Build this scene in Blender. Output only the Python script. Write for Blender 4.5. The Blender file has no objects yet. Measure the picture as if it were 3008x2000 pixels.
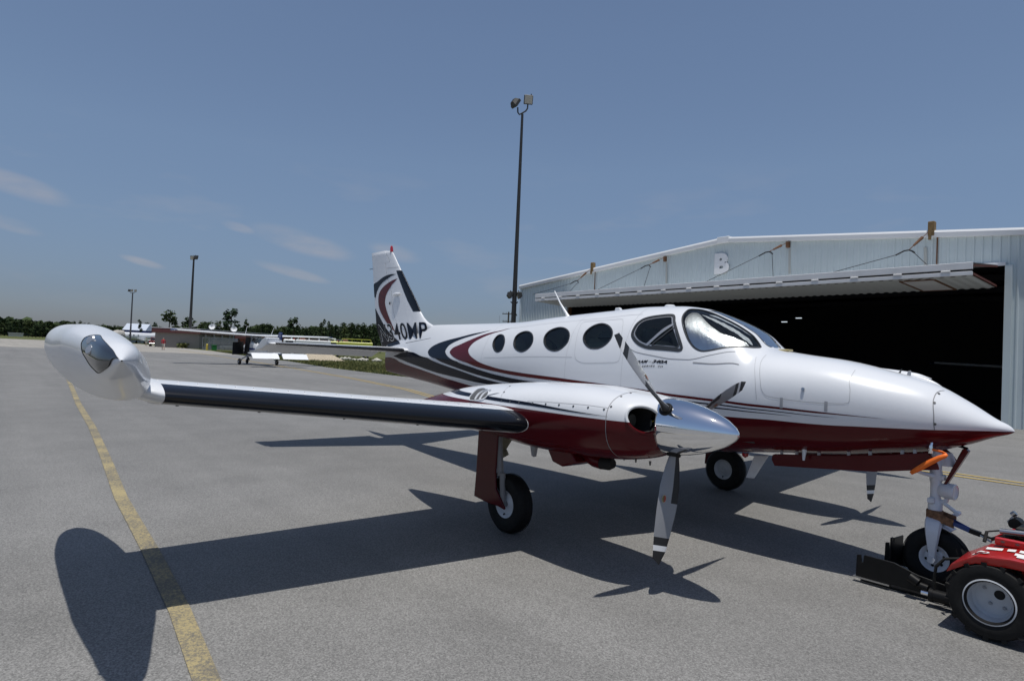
import bpy, bmesh, math, random
import numpy as np
from mathutils import Vector, Matrix

random.seed(7); rng = np.random.default_rng(7)
R = math.radians
scn = bpy.context.scene
COL = scn.collection

# ------------------------------------------------------------------ camera, sky, sun, exposure
cam_d = bpy.data.cameras.new("camera"); cam = bpy.data.objects.new("camera", cam_d); COL.objects.link(cam)
cam_d.sensor_width = 36.0; cam_d.sensor_fit = 'HORIZONTAL'; cam_d.lens = 22.07
cam_d.clip_start = 0.05; cam_d.clip_end = 6000
cr = Vector((0.6465018, 0.7616991, 0.0430110)); cu = Vector((-0.0114098, -0.0467176, 0.9988430)); cf = Vector((-0.7628272, 0.6462445, 0.0215122))
cam.matrix_world = Matrix(((cr.x, cu.x, -cf.x, 4.68985), (cr.y, cu.y, -cf.y, -5.98634), (cr.z, cu.z, -cf.z, 1.73839), (0, 0, 0, 1)))
scn.camera = cam

SUN = Vector((0.136118, -0.0935503, 0.9862658)).normalized()
sun_el = math.asin(SUN.z); sun_rot = math.atan2(SUN.x, SUN.y)
world = bpy.data.worlds.new("World"); scn.world = world; world.use_nodes = True
wn = world.node_tree; wn.nodes.clear()
w_out = wn.nodes.new('ShaderNodeOutputWorld'); w_bg = wn.nodes.new('ShaderNodeBackground')
sky = wn.nodes.new('ShaderNodeTexSky'); sky.sky_type = 'NISHITA'; sky.sun_disc = False
sky.sun_elevation = sun_el; sky.sun_rotation = sun_rot
sky.altitude = 0.0; sky.air_density = 1.0; sky.dust_density = 0.6; sky.ozone_density = 3.0
w_bg.inputs[1].default_value = 0.071
# thin high clouds low over the horizon
tc = wn.nodes.new('ShaderNodeTexCoord'); mp = wn.nodes.new('ShaderNodeMapping'); mp.inputs['Scale'].default_value = (4.2, 4.2, 17.0)
mp.inputs['Location'].default_value = (0.35, 0.2, 0.0)
ns = wn.nodes.new('ShaderNodeTexNoise'); ns.inputs['Scale'].default_value = 1.25; ns.inputs['Detail'].default_value = 5.0; ns.inputs['Roughness'].default_value = 0.55
rp = wn.nodes.new('ShaderNodeValToRGB'); rp.color_ramp.elements[0].position = 0.56; rp.color_ramp.elements[1].position = 0.76
sp = wn.nodes.new('ShaderNodeSeparateXYZ')
zr = wn.nodes.new('ShaderNodeValToRGB')
zr.color_ramp.elements[0].position = 0.02; zr.color_ramp.elements[0].color = (0.25, 0.25, 0.25, 1)
zr.color_ramp.elements[1].position = 0.09; zr.color_ramp.elements[1].color = (1, 1, 1, 1)
e3 = zr.color_ramp.elements.new(0.22); e3.color = (0.9, 0.9, 0.9, 1)
e4 = zr.color_ramp.elements.new(0.30); e4.color = (0, 0, 0, 1)
mu = wn.nodes.new('ShaderNodeMath'); mu.operation = 'MULTIPLY'
mu2 = wn.nodes.new('ShaderNodeMath'); mu2.operation = 'MULTIPLY'; mu2.inputs[1].default_value = 0.16
# a hazy summer sky is greyer than the clear-air model: blend towards a neutral grey-blue of the same brightness
hs = wn.nodes.new('ShaderNodeHueSaturation'); hs.inputs['Saturation'].default_value = 0.93; hs.inputs['Value'].default_value = 1.0
mx = wn.nodes.new('ShaderNodeMix'); mx.data_type = 'RGBA'; mx.inputs[7].default_value = (4.6, 4.35, 4.5, 1)
hz = wn.nodes.new('ShaderNodeValToRGB'); hz.color_ramp.elements[0].position = 0.0; hz.color_ramp.elements[0].color = (0.44, 0.475, 0.64, 1)
hz.color_ramp.elements[1].position = 0.45; hz.color_ramp.elements[1].color = (1, 1, 1, 1)
for p_, c_ in ((0.06, (0.52, 0.545, 0.68, 1)), (0.16, (0.73, 0.74, 0.80, 1)), (0.28, (0.92, 0.92, 0.93, 1))): e_ = hz.color_ramp.elements.new(p_); e_.color = c_
hm = wn.nodes.new('ShaderNodeMix'); hm.data_type = 'RGBA'; hm.blend_type = 'MULTIPLY'; hm.inputs[0].default_value = 1.0
L = wn.links.new
L(tc.outputs['Generated'], mp.inputs[0]); L(mp.outputs[0], ns.inputs['Vector']); L(ns.outputs[0], rp.inputs[0])
L(tc.outputs['Generated'], sp.inputs[0]); L(sp.outputs[2], zr.inputs[0])
L(rp.outputs[0], mu.inputs[0]); L(zr.outputs[0], mu.inputs[1]); L(mu.outputs[0], mu2.inputs[0])
# a few small soft clouds low in the west: direction, horizontal and vertical extent of each
CLOUDS = (((-0.9831, 0.028, 0.1807), (-0.19, 23.43, -4.67), (16.79, 17.78, 88.57)) ,
  ((-0.9909, 0.0173, 0.1337), (-0.32, 33.55, -6.74), (20.13, 29.39, 145.4)) ,
  ((-0.9196, 0.3617, 0.1532), (5.9, 16.49, -3.51), (16.05, 9.82, 73.19)) ,
  ((-0.9467, 0.2765, 0.1651), (12.4, 48.42, -9.99), (39.12, 26.94, 179.18)) ,
  ((-0.8619, 0.4846, 0.1492), (14.34, 27.42, -6.2), (23.65, 10.68, 101.95)) ,
  ((-0.9808, 0.1652, 0.1035), (6.81, 46.37, -9.45), (31.81, 42.8, 233.03)) ,
  ((-0.9296, 0.3524, 0.1078), (8.03, 22.68, -4.85), (27.69, 24.27, 159.44)) ,
  )
acc = None
for (cd, ch_, cv_) in CLOUDS:
    su = wn.nodes.new('ShaderNodeVectorMath'); su.operation = 'SUBTRACT'; su.inputs[1].default_value = cd; L(tc.outputs['Generated'], su.inputs[0])
    sq = []
    for ax_ in (ch_, cv_):
        dt = wn.nodes.new('ShaderNodeVectorMath'); dt.operation = 'DOT_PRODUCT'; dt.inputs[1].default_value = ax_; L(su.outputs[0], dt.inputs[0])
        pw = wn.nodes.new('ShaderNodeMath'); pw.operation = 'MULTIPLY'; L(dt.outputs['Value'], pw.inputs[0]); L(dt.outputs['Value'], pw.inputs[1]); sq.append(pw)
    ad = wn.nodes.new('ShaderNodeMath'); L(sq[0].outputs[0], ad.inputs[0]); L(sq[1].outputs[0], ad.inputs[1])
    mrr = wn.nodes.new('ShaderNodeMapRange'); mrr.interpolation_type = 'SMOOTHSTEP'; mrr.inputs[1].default_value = 2.4; mrr.inputs[2].default_value = 0.0; mrr.inputs[3].default_value = 0.0; mrr.inputs[4].default_value = 1.0; L(ad.outputs[0], mrr.inputs[0])
    if acc is None: acc = mrr.outputs[0]
    else:
        mxx = wn.nodes.new('ShaderNodeMath'); mxx.operation = 'MAXIMUM'; L(acc, mxx.inputs[0]); L(mrr.outputs[0], mxx.inputs[1]); acc = mxx.outputs[0]
n3 = wn.nodes.new('ShaderNodeTexNoise'); n3.inputs['Scale'].default_value = 11.0; n3.inputs['Detail'].default_value = 6.0; mp3 = wn.nodes.new('ShaderNodeMapping'); mp3.inputs['Scale'].default_value = (1, 1, 3.5)
L(tc.outputs['Generated'], mp3.inputs[0]); L(mp3.outputs[0], n3.inputs['Vector'])
m3 = wn.nodes.new('ShaderNodeMapRange'); m3.inputs[1].default_value = 0.30; m3.inputs[2].default_value = 0.78; L(n3.outputs[0], m3.inputs[0])
m4 = wn.nodes.new('ShaderNodeMath'); m4.operation = 'MULTIPLY'; L(acc, m4.inputs[0]); L(m3.outputs[0], m4.inputs[1])
m5 = wn.nodes.new('ShaderNodeMath'); m5.operation = 'MULTIPLY'; m5.inputs[1].default_value = 0.62; L(m4.outputs[0], m5.inputs[0])
m6 = wn.nodes.new('ShaderNodeMath'); m6.operation = 'MAXIMUM'; L(m5.outputs[0], m6.inputs[0]); L(mu2.outputs[0], m6.inputs[1])
L(sky.outputs[0], hs.inputs['Color']); L(sp.outputs[2], hz.inputs[0]); L(hs.outputs[0], hm.inputs[6]); L(hz.outputs[0], hm.inputs[7]); L(hm.outputs[2], mx.inputs[6]); L(m6.outputs[0], mx.inputs[0])
L(mx.outputs[2], w_bg.inputs[0]); L(w_bg.outputs[0], w_out.inputs[0])

sun_d = bpy.data.lights.new("sun", 'SUN'); sun_d.energy = 3.0; sun_d.angle = R(0.53); sun_d.color = (1.0, 0.965, 0.9)
sun = bpy.data.objects.new("sun", sun_d); COL.objects.link(sun); sun.location = (0, 0, 60)
sun.rotation_euler = (-SUN).to_track_quat('-Z', 'Y').to_euler()

vs = scn.view_settings
vs.view_transform = 'Standard'; vs.look = 'None'; vs.exposure = 0.40; vs.gamma = 1.0; vs.use_curve_mapping = False
scn.cycles.max_bounces = 8; scn.cycles.transparent_max_bounces = 12
try: scn.cycles.use_denoising = True
except Exception: pass

# ------------------------------------------------------------------ materials
MATS = {}
def mat(name, col, rough=0.5, metal=0.0, coat=0.0, spec=0.5, noise=0.0, nscale=8.0, bump=0.0, bscale=60.0, emit=None, back=None, coat_rough=0.03):
    if name in MATS: return MATS[name]
    m = bpy.data.materials.new(name); m.use_nodes = True; nt = m.node_tree; b = nt.nodes['Principled BSDF']
    b.inputs['Base Color'].default_value = (*col, 1); b.inputs['Roughness'].default_value = rough; b.inputs['Metallic'].default_value = metal
    b.inputs['Coat Weight'].default_value = coat; b.inputs['Coat Roughness'].default_value = coat_rough
    b.inputs['Specular IOR Level'].default_value = spec
    if noise or bump:
        t = nt.nodes.new('ShaderNodeTexCoord')
    if noise:
        n = nt.nodes.new('ShaderNodeTexNoise'); n.inputs['Scale'].default_value = nscale; n.inputs['Detail'].default_value = 6
        nt.links.new(t.outputs['Object'], n.inputs['Vector'])
        r = nt.nodes.new('ShaderNodeMapRange'); r.inputs[1].default_value = 0.3; r.inputs[2].default_value = 0.7
        r.inputs[3].default_value = 1 - noise; r.inputs[4].default_value = 1 + noise
        nt.links.new(n.outputs[0], r.inputs[0])
        v = nt.nodes.new('ShaderNodeVectorMath'); v.operation = 'SCALE'; v.inputs[0].default_value = col
        nt.links.new(r.outputs[0], v.inputs['Scale']); nt.links.new(v.outputs[0], b.inputs['Base Color'])
    if bump:
        n2 = nt.nodes.new('ShaderNodeTexNoise'); n2.inputs['Scale'].default_value = bscale; n2.inputs['Detail'].default_value = 4
        nt.links.new(t.outputs['Object'], n2.inputs['Vector'])
        bp = nt.nodes.new('ShaderNodeBump'); bp.inputs['Strength'].default_value = bump; bp.inputs['Distance'].default_value = 0.01
        nt.links.new(n2.outputs[0], bp.inputs['Height']); nt.links.new(bp.outputs[0], b.inputs['Normal'])
    if emit:
        b.inputs['Emission Color'].default_value = (*emit[0], 1); b.inputs['Emission Strength'].default_value = emit[1]
    if back is not None:
        g = nt.nodes.new('ShaderNodeNewGeometry'); b2 = nt.nodes.new('ShaderNodeBsdfDiffuse'); b2.inputs[0].default_value = (*back, 1)
        ms = nt.nodes.new('ShaderNodeMixShader'); o = nt.nodes['Material Output']
        nt.links.new(g.outputs['Backfacing'], ms.inputs[0]); nt.links.new(b.outputs[0], ms.inputs[1]); nt.links.new(b2.outputs[0], ms.inputs[2]); nt.links.new(ms.outputs[0], o.inputs[0])
    MATS[name] = m; return m

WHITE = (0.66, 0.675, 0.70); RED = (0.080, 0.0055, 0.008); NAVY = (0.0045, 0.0065, 0.014)
M_white = mat('gloss_white_paint', WHITE, 0.34, coat=0.4, noise=0.02, nscale=1.5)
M_red = mat('maroon_paint', RED, 0.14, spec=0.25)
M_navy = mat('navy_paint', NAVY, 0.14, spec=0.16)
M_boot = mat('deice_boot_rubber', (0.006, 0.007, 0.010), 0.20, spec=0.42)
M_rubber = mat('tyre_rubber', (0.009, 0.009, 0.009), 0.7, spec=0.25, noise=0.25, nscale=30, bump=0.1, bscale=90)
M_black = mat('black_steel', (0.006, 0.006, 0.0065), 0.45, spec=0.22, noise=0.2, nscale=20)
M_chrome = mat('polished_spinner_metal', (0.86, 0.87, 0.89), 0.035, metal=1.0)
M_steel = mat('bare_steel', (0.45, 0.45, 0.45), 0.3, metal=1.0)
M_blade = mat('grey_blade_paint', (0.24, 0.245, 0.26), 0.35, noise=0.05, nscale=9)
M_bladeblk = mat('black_blade_boot', (0.012, 0.012, 0.013), 0.55)
M_gwhite = mat('white_gear_paint', (0.66, 0.68, 0.72), 0.35, noise=0.05, nscale=20)
M_line = mat('panel_gap', (0.22, 0.22, 0.23), 0.6)
M_lineF = mat('panel_gap_fine', (0.42, 0.43, 0.45), 0.5)
M_screw = mat('screw_head', (0.12, 0.12, 0.12), 0.4, metal=0.7)
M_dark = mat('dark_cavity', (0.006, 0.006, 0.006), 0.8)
M_gasket = mat('window_gasket', (0.022, 0.025, 0.03), 0.5)
M_alloy = mat('window_frame_alloy', (0.40, 0.41, 0.43), 0.3, metal=0.6)
M_seat = mat('cream_leather_seat', (0.62, 0.62, 0.52), 0.55)
M_foilbr = mat('bracket_grey', (0.3, 0.31, 0.33), 0.5)
M_beige = mat('drab_hose', (0.32, 0.29, 0.20), 0.45, noise=0.15, nscale=20)
M_orange = mat('orange_ribbon', (0.85, 0.17, 0.015), 0.6)
M_redlens = mat('red_beacon_lens', (0.35, 0.01, 0.015), 0.15, coat=0.8)
M_tugred = mat('tug_red_paint', (0.42, 0.012, 0.010), 0.35, coat=0.3, noise=0.06, nscale=12)
M_tape = mat('white_marking_tape', (0.7, 0.7, 0.68), 0.5)
M_amber = mat('amber_reflector', (0.75, 0.16, 0.005), 0.25, coat=0.4)
M_grip = mat('grey_grip_deck', (0.09, 0.09, 0.095), 0.85, noise=0.2, nscale=150)
M_rim = mat('grey_rim_paint', (0.50, 0.52, 0.55), 0.4, noise=0.06, nscale=15)
M_strap = mat('blue_webbing', (0.02, 0.045, 0.16), 0.7)
M_strapbr = mat('worn_brown_webbing', (0.20, 0.10, 0.05), 0.8, noise=0.5, nscale=40)

def glass(name, tint, f0=0.06, rough=0.0, density=0.75):
    if name in MATS: return MATS[name]
    m = bpy.data.materials.new(name); m.use_nodes = True; nt = m.node_tree; nt.nodes.clear()
    o = nt.nodes.new('ShaderNodeOutputMaterial'); t = nt.nodes.new('ShaderNodeBsdfTransparent'); g = nt.nodes.new('ShaderNodeBsdfGlossy')
    t.inputs[0].default_value = (*tint, 1); g.inputs['Roughness'].default_value = rough
    fr = nt.nodes.new('ShaderNodeFresnel'); fr.inputs[0].default_value = 1.5
    ms = nt.nodes.new('ShaderNodeMixShader')
    nt.links.new(fr.outputs[0], ms.inputs[0]); nt.links.new(t.outputs[0], ms.inputs[1]); nt.links.new(g.outputs[0], ms.inputs[2]); nt.links.new(ms.outputs[0], o.inputs[0])
    MATS[name] = m; return m
M_tint = glass('tinted_cabin_glass', (0.74, 0.86, 0.87))
M_clear = glass('clear_windscreen', (0.86, 0.89, 0.90))

# ------------------------------------------------------------------ mesh helpers
def mk(name, V, F, m=None, parent=None, smooth=True, ang=35, mats=None, mi=None, loc=None):
    me = bpy.data.meshes.new(name)
    me.from_pydata([tuple(map(float, v)) for v in V], [], [tuple(int(i) for i in f) for f in F]); me.update()
    if mats:
        for q in mats: me.materials.append(q)
        if mi is not None: me.polygons.foreach_set('material_index', np.array(mi, dtype=np.int32))
    elif m: me.materials.append(m)
    if smooth:
        me.polygons.foreach_set('use_smooth', np.ones(len(me.polygons), dtype=bool))
        if ang: me.set_sharp_from_angle(angle=R(ang))
    o = bpy.data.objects.new(name, me); COL.objects.link(o)
    if parent: o.parent = parent
    if loc is not None: o.location = loc
    return o

class MB:
    def __init__(s): s.V = []; s.F = []; s.M = []
    def add(s, V, F, mi=0):
        k = len(s.V); s.V += [tuple(v) for v in V]; s.F += [tuple(i + k for i in f) for f in F]; s.M += [mi] * len(F); return s
    def box(s, c, d, rz=0, mi=0, bev=0.0, rot=None):
        x, y, z = d[0] / 2, d[1] / 2, d[2] / 2
        if bev <= 0:
            P = [(-x, -y, -z), (x, -y, -z), (x, y, -z), (-x, y, -z), (-x, -y, z), (x, -y, z), (x, y, z), (-x, y, z)]
            F = [(0, 3, 2, 1), (4, 5, 6, 7), (0, 1, 5, 4), (1, 2, 6, 5), (2, 3, 7, 6), (3, 0, 4, 7)]
        else:
            b = bev; P = []
            for zz, i in ((-z, b), (-z + b, 0), (z - b, 0), (z, b)):
                xx, yy = x - i, y - i
                P += [(-xx, -yy, zz), (xx, -yy, zz), (xx, yy, zz), (-xx, yy, zz)]
            F = [(0, 3, 2, 1), (12, 13, 14, 15)]
            for k in range(3):
                for j in range(4):
                    a = 4 * k + j; e = 4 * k + (j + 1) % 4; F.append((a, e, e + 4, a + 4))
        Mx = (rot if rot is not None else Matrix.Rotation(rz, 3, 'Z'))
        s.add([Mx @ Vector(p) + Vector(c) for p in P], F, mi); return s
    def cyl(s, p0, p1, r0, r1=None, n=16, caps=True, mi=0):
        r1 = r0 if r1 is None else r1; p0 = Vector(p0); p1 = Vector(p1); d = (p1 - p0).normalized()
        a = d.orthogonal().normalized(); b = d.cross(a)
        V = []; F = []
        for p, r in ((p0, r0), (p1, r1)):
            for k in range(n):
                t = 2 * math.pi * k / n; V.append(p + a * r * math.cos(t) + b * r * math.sin(t))
        for k in range(n): F.append((k, (k + 1) % n, n + (k + 1) % n, n + k))
        if caps: F.append(tuple(reversed(range(n)))); F.append(tuple(range(n, 2 * n)))
        s.add(V, F, mi); return s
    def tube(s, pts, r, n=8, mi=0, caps=True):
        pts = [Vector(p) for p in pts]; rs = r if isinstance(r, (list, tuple)) else [r] * len(pts)
        V = []; F = []; a = None
        for i, p in enumerate(pts):
            t = (pts[min(i + 1, len(pts) - 1)] - pts[max(i - 1, 0)]).normalized()
            if a is None: a = t.orthogonal().normalized()
            else:
                a = (a - t * a.dot(t)); a = a.normalized() if a.length > 1e-6 else t.orthogonal().normalized()
            b = t.cross(a)
            for k in range(n):
                q = 2 * math.pi * k / n; V.append(p + (a * math.cos(q) + b * math.sin(q)) * rs[i])
        for i in range(len(pts) - 1):
            for k in range(n): F.append((i * n + k, i * n + (k + 1) % n, (i + 1) * n + (k + 1) % n, (i + 1) * n + k))
        if caps: F.append(tuple(reversed(range(n)))); F.append(tuple(range((len(pts) - 1) * n, len(pts) * n)))
        s.add(V, F, mi); return s
    def lathe(s, prof, c=(0, 0, 0), axis=(0, 0, 1), n=32, mi=0):
        """prof: list of (r, h) along axis"""
        ax = Vector(axis).normalized(); a = ax.orthogonal().normalized(); b = ax.cross(a); c = Vector(c); V = []; F = []
        for r, h in prof:
            for k in range(n):
                t = 2 * math.pi * k / n; V.append(c + ax * h + (a * math.cos(t) + b * math.sin(t)) * max(r, 1e-5))
        for i in range(len(prof) - 1):
            for k in range(n): F.append((i * n + k, i * n + (k + 1) % n, (i + 1) * n + (k + 1) % n, (i + 1) * n + k))
        s.add(V, F, mi); return s
    def prism(s, poly, y0, y1, ax='y', mi=0):
        n = len(poly)
        def P(a, b, c): return (a, c, b) if ax == 'y' else ((c, a, b) if ax == 'x' else (a, b, c))
        V = [P(a, b, y0) for a, b in poly] + [P(a, b, y1) for a, b in poly]
        F = [tuple(range(n)), tuple(reversed(range(n, 2 * n)))] + [(k, n + k, n + (k + 1) % n, (k + 1) % n) for k in range(n)]
        s.add(V, F, mi); return s
    def build(s, name, m=None, parent=None, smooth=True, ang=35, mats=None, loc=None, bevel=0):
        o = mk(name, s.V, s.F, m, parent, smooth, ang, mats, s.M if mats else None, loc)
        bm = bmesh.new(); bm.from_mesh(o.data); bmesh.ops.recalc_face_normals(bm, faces=bm.faces); bm.to_mesh(o.data); bm.free()
        if bevel:
            b = o.modifiers.new('bevel', 'BEVEL'); b.width = bevel; b.segments = 2; b.limit_method = 'ANGLE'; b.angle_limit = R(40)
        return o

def empty(name, loc=(0, 0, 0), rz=0):
    o = bpy.data.objects.new(name, None); COL.objects.link(o); o.location = loc; o.rotation_euler = (0, 0, rz); o.empty_display_size = 0.2; return o
def tag(o, label, cat, group=None):
    o['label'] = label; o['category'] = cat
    if group: o['group'] = group
    return o
def struct(o): o['kind'] = 'structure'; return o
def part(o, p): o.parent = p; return o
def copy_tree(o, parent=None):
    c = o.copy(); COL.objects.link(c)
    if parent is not None: c.parent = parent
    for ch in list(o.children): copy_tree(ch, c)
    return c

def interp(xk, yk, x):
    xk = np.asarray(xk, float); yk = np.asarray(yk, float); x = np.clip(np.asarray(x, float), xk[0], xk[-1])
    h = np.diff(xk); dl = np.diff(yk) / h; m = np.zeros_like(yk)
    for i in range(1, len(xk) - 1):
        if dl[i - 1] * dl[i] > 0:
            w1 = 2 * h[i] + h[i - 1]; w2 = h[i] + 2 * h[i - 1]; m[i] = (w1 + w2) / (w1 / dl[i - 1] + w2 / dl[i])
    m[0] = dl[0]; m[-1] = dl[-1]
    k = np.clip(np.searchsorted(xk, x) - 1, 0, len(h) - 1); t = (x - xk[k]) / h[k]
    return (yk[k] * (1 + 2 * t) * (1 - t) ** 2 + h[k] * m[k] * t * (1 - t) ** 2 + yk[k + 1] * t * t * (3 - 2 * t) + h[k] * m[k + 1] * t * t * (t - 1))

class Loft:
    """superellipse body: rows of x, z top, z bottom, half width, z of widest, exponent above, exponent below"""
    def __init__(s, T, y0=0.0): s.T = np.array(T, float); s.y0 = y0
    def par(s, x): return [interp(s.T[:, 0], s.T[:, i], x) for i in range(1, 7)]
    def P(s, x, phi, off=0.0, side=-1):
        x = np.asarray(x, float); phi = np.asarray(phi, float)
        zt, zb, w, zc, nt, nb = s.par(x)
        up = phi >= 0; n = np.where(up, nt, nb); c = np.abs(np.cos(phi)); sn = np.abs(np.sin(phi))
        y = w * c ** (2 / n); z = zc + np.where(up, zt - zc, -(zc - zb)) * sn ** (2 / n)
        p = np.stack([x + 0 * y, s.y0 + side * y, z], -1)
        if np.any(off):
            e = 1e-3
            a = s.P(x + e, phi, 0, side) - s.P(x - e, phi, 0, side)
            b = s.P(x, np.clip(phi + e, -1.5707, 1.5707), 0, side) - s.P(x, np.clip(phi - e, -1.5707, 1.5707), 0, side)
            nn = np.cross(a, b) * (-side); nn /= (np.linalg.norm(nn, axis=-1, keepdims=True) + 1e-12)
            p = p + off * nn
        return p
    def phi_of_z(s, x, z):
        zt, zb, w, zc, nt, nb = s.par(x)
        a = np.clip((z - zc) / (zt - zc), 0, 1) ** (nt / 2); b = np.clip((zc - z) / (zc - zb), 0, 1) ** (nb / 2)
        return np.where(z >= zc, np.arcsin(a), -np.arcsin(b))

def resample(P, n):
    P = np.asarray(P, float); d = np.r_[0, np.cumsum(np.hypot(*(np.diff(P, axis=0) * np.array([1.0, 0.6])).T))]
    # smooth through the points
    u = np.linspace(0, d[-1], n)
    return np.stack([interp(d, P[:, 0], u), interp(d, P[:, 1], u)], 1)
def band(name, S, A, B, m, parent, n=90, k=6, off=0.003, side=-1):
    A = resample(A, n); B = resample(B, n); V = []
    for j in range(k + 1):
        t = j / k; Q = A * (1 - t) + B * t; V.append(S(Q[:, 0], Q[:, 1], off, side))
    V = np.stack(V, 1).reshape(-1, 3); F = []
    for i in range(n - 1):
        for j in range(k):
            a = i * (k + 1) + j; q = (a, a + 1, a + k + 2, a + k + 1); F.append(q if side < 0 else q[::-1])
    return mk(name, V, F, m, parent, True, None)
def closed(P, n=72):
    P = list(P) + [P[0]]; P = np.array(P, float); d = np.r_[0, np.cumsum(np.hypot(*(np.diff(P, axis=0) * np.array([1.0, 0.6])).T))]
    # periodic catmull-rom
    u = np.linspace(0, d[-1], n, endpoint=False); Q = P[:-1]; m = len(Q); out = []
    for t in u:
        i = min(np.searchsorted(d, t, side='right') - 1, m - 1); f = (t - d[i]) / (d[i + 1] - d[i] + 1e-9)
        p0, p1, p2, p3 = Q[(i - 1) % m], Q[i % m], Q[(i + 1) % m], Q[(i + 2) % m]
        out.append(0.5 * (2 * p1 + (p2 - p0) * f + (2 * p0 - 5 * p1 + 4 * p2 - p3) * f * f + (3 * p1 - 3 * p2 + p3 - p0) * f ** 3))
    return np.array(out)
def inset(P, dist):
    """offset a closed (x, phi) outline, dist > 0 outwards, metres with phi scaled by 0.6"""
    Q = P * np.array([1, 0.6]); nxt = np.roll(Q, -1, 0); prv = np.roll(Q, 1, 0); t = nxt - prv
    nn = np.stack([t[:, 1], -t[:, 0]], 1); nn /= (np.linalg.norm(nn, axis=1, keepdims=True) + 1e-9)
    area = np.sum(Q[:, 0] * nxt[:, 1] - nxt[:, 0] * Q[:, 1])
    Q = Q + nn * dist * (1 if area > 0 else -1); return Q / np.array([1, 0.6])
def fan(name, S, P, m, parent, k=8, off=0.003, side=-1, jitter=0.0, c=None):
    n = len(P); c = P.mean(0) if c is None else np.array(c); V = [S(c[0:1], c[1:2], off, side)[0]]; F = []
    for j in range(1, k + 1):
        Q = c + (P - c) * (j / k); o = off + (rng.normal(0, jitter, n) if jitter else 0 * P[:, 0])
        if jitter: V += list(S(Q[:, 0], Q[:, 1], o[:, None], side))
        else: V += list(S(Q[:, 0], Q[:, 1], off, side))
    for i in range(n): F.append((0, 1 + i, 1 + (i + 1) % n))
    for j in range(k - 1):
        for i in range(n): a = 1 + j * n + i; b = 1 + j * n + (i + 1) % n; F.append((a, a + n, b + n, b))
    area = np.sum(P[:, 0] * np.roll(P[:, 1], -1) - np.roll(P[:, 0], -1) * P[:, 1])
    if (area > 0) != (side < 0): F = [f[::-1] for f in F]
    return mk(name, V, F, m, parent, True, None)
def ring(name, S, P, w_out, w_in, h, m, parent, side=-1, base=0.0):
    """raised rim that follows a closed outline"""
    A = inset(P, w_out); B = inset(P, -w_in); n = len(P)
    rows = [S(A[:, 0], A[:, 1], base, side), S(A[:, 0], A[:, 1], h, side), S(B[:, 0], B[:, 1], h, side), S(B[:, 0], B[:, 1], base - 0.012, side)]
    V = np.concatenate(rows); F = []
    for j in range(3):
        for i in range(n): a = j * n + i; b = j * n + (i + 1) % n; F.append((a, b, b + n, a + n))
    o = mk(name, V, F, m, parent, True, 40)
    bm = bmesh.new(); bm.from_mesh(o.data); bmesh.ops.recalc_face_normals(bm, faces=bm.faces); bm.to_mesh(o.data); bm.free()
    return o
def stroke(name, S, P, w, m, parent, off=0.002, side=-1, close=False, n=60):
    Q = closed(P, n) if close else resample(P, n)
    if close: Q = np.r_[Q, Q[:1]]
    W = Q * np.array([1, 0.6]); t = np.gradient(W, axis=0); nn = np.stack([-t[:, 1], t[:, 0]], 1); nn /= (np.linalg.norm(nn, axis=1, keepdims=True) + 1e-9)
    A = (W + nn * w / 2) / np.array([1, .6]); B = (W - nn * w / 2) / np.array([1, .6])
    V = np.stack([S(A[:, 0], A[:, 1], off, side), S(B[:, 0], B[:, 1], off, side)], 1).reshape(-1, 3)
    F = [(2 * i, 2 * i + 1, 2 * i + 3, 2 * i + 2) for i in range(len(Q) - 1)]
    return mk(name, V, F, m, parent, True, None)
def inside(poly, x, y):
    r = np.zeros(x.shape, bool); n = len(poly); j = n - 1
    for i in range(n):
        xi, yi = poly[i]; xj, yj = poly[j]
        c = ((yi > y) != (yj > y)) & (x < (xj - xi) * (y - yi) / (yj - yi + 1e-12) + xi); r ^= c; j = i
    return r
def text_mesh(body, offset=0.0, shear=0.0, extrude=0.0, space=1.0):
    cu_ = bpy.data.curves.new('t', 'FONT'); cu_.body = body; cu_.offset = offset; cu_.shear = shear; cu_.extrude = extrude; cu_.space_character = space; cu_.resolution_u = 6
    o = bpy.data.objects.new('t', cu_); COL.objects.link(o); dg = bpy.context.evaluated_depsgraph_get(); dg.update()
    me = bpy.data.meshes.new_from_object(o.evaluated_get(dg)); bpy.data.objects.remove(o); bpy.data.curves.remove(cu_)
    bm = bmesh.new(); bm.from_mesh(me); bmesh.ops.triangulate(bm, faces=bm.faces)
    V = np.array([v.co[:] for v in bm.verts]); F = [tuple(v.index for v in f.verts) for f in bm.faces]; bm.free(); bpy.data.meshes.remove(me)
    return V, F
# ================================================================== the twin-engined aeroplane
plane = empty('twin_engine_airplane')
tag(plane, 'large white and maroon twin engine airplane with its nose wheel on the red tug', 'airplane')

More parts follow.
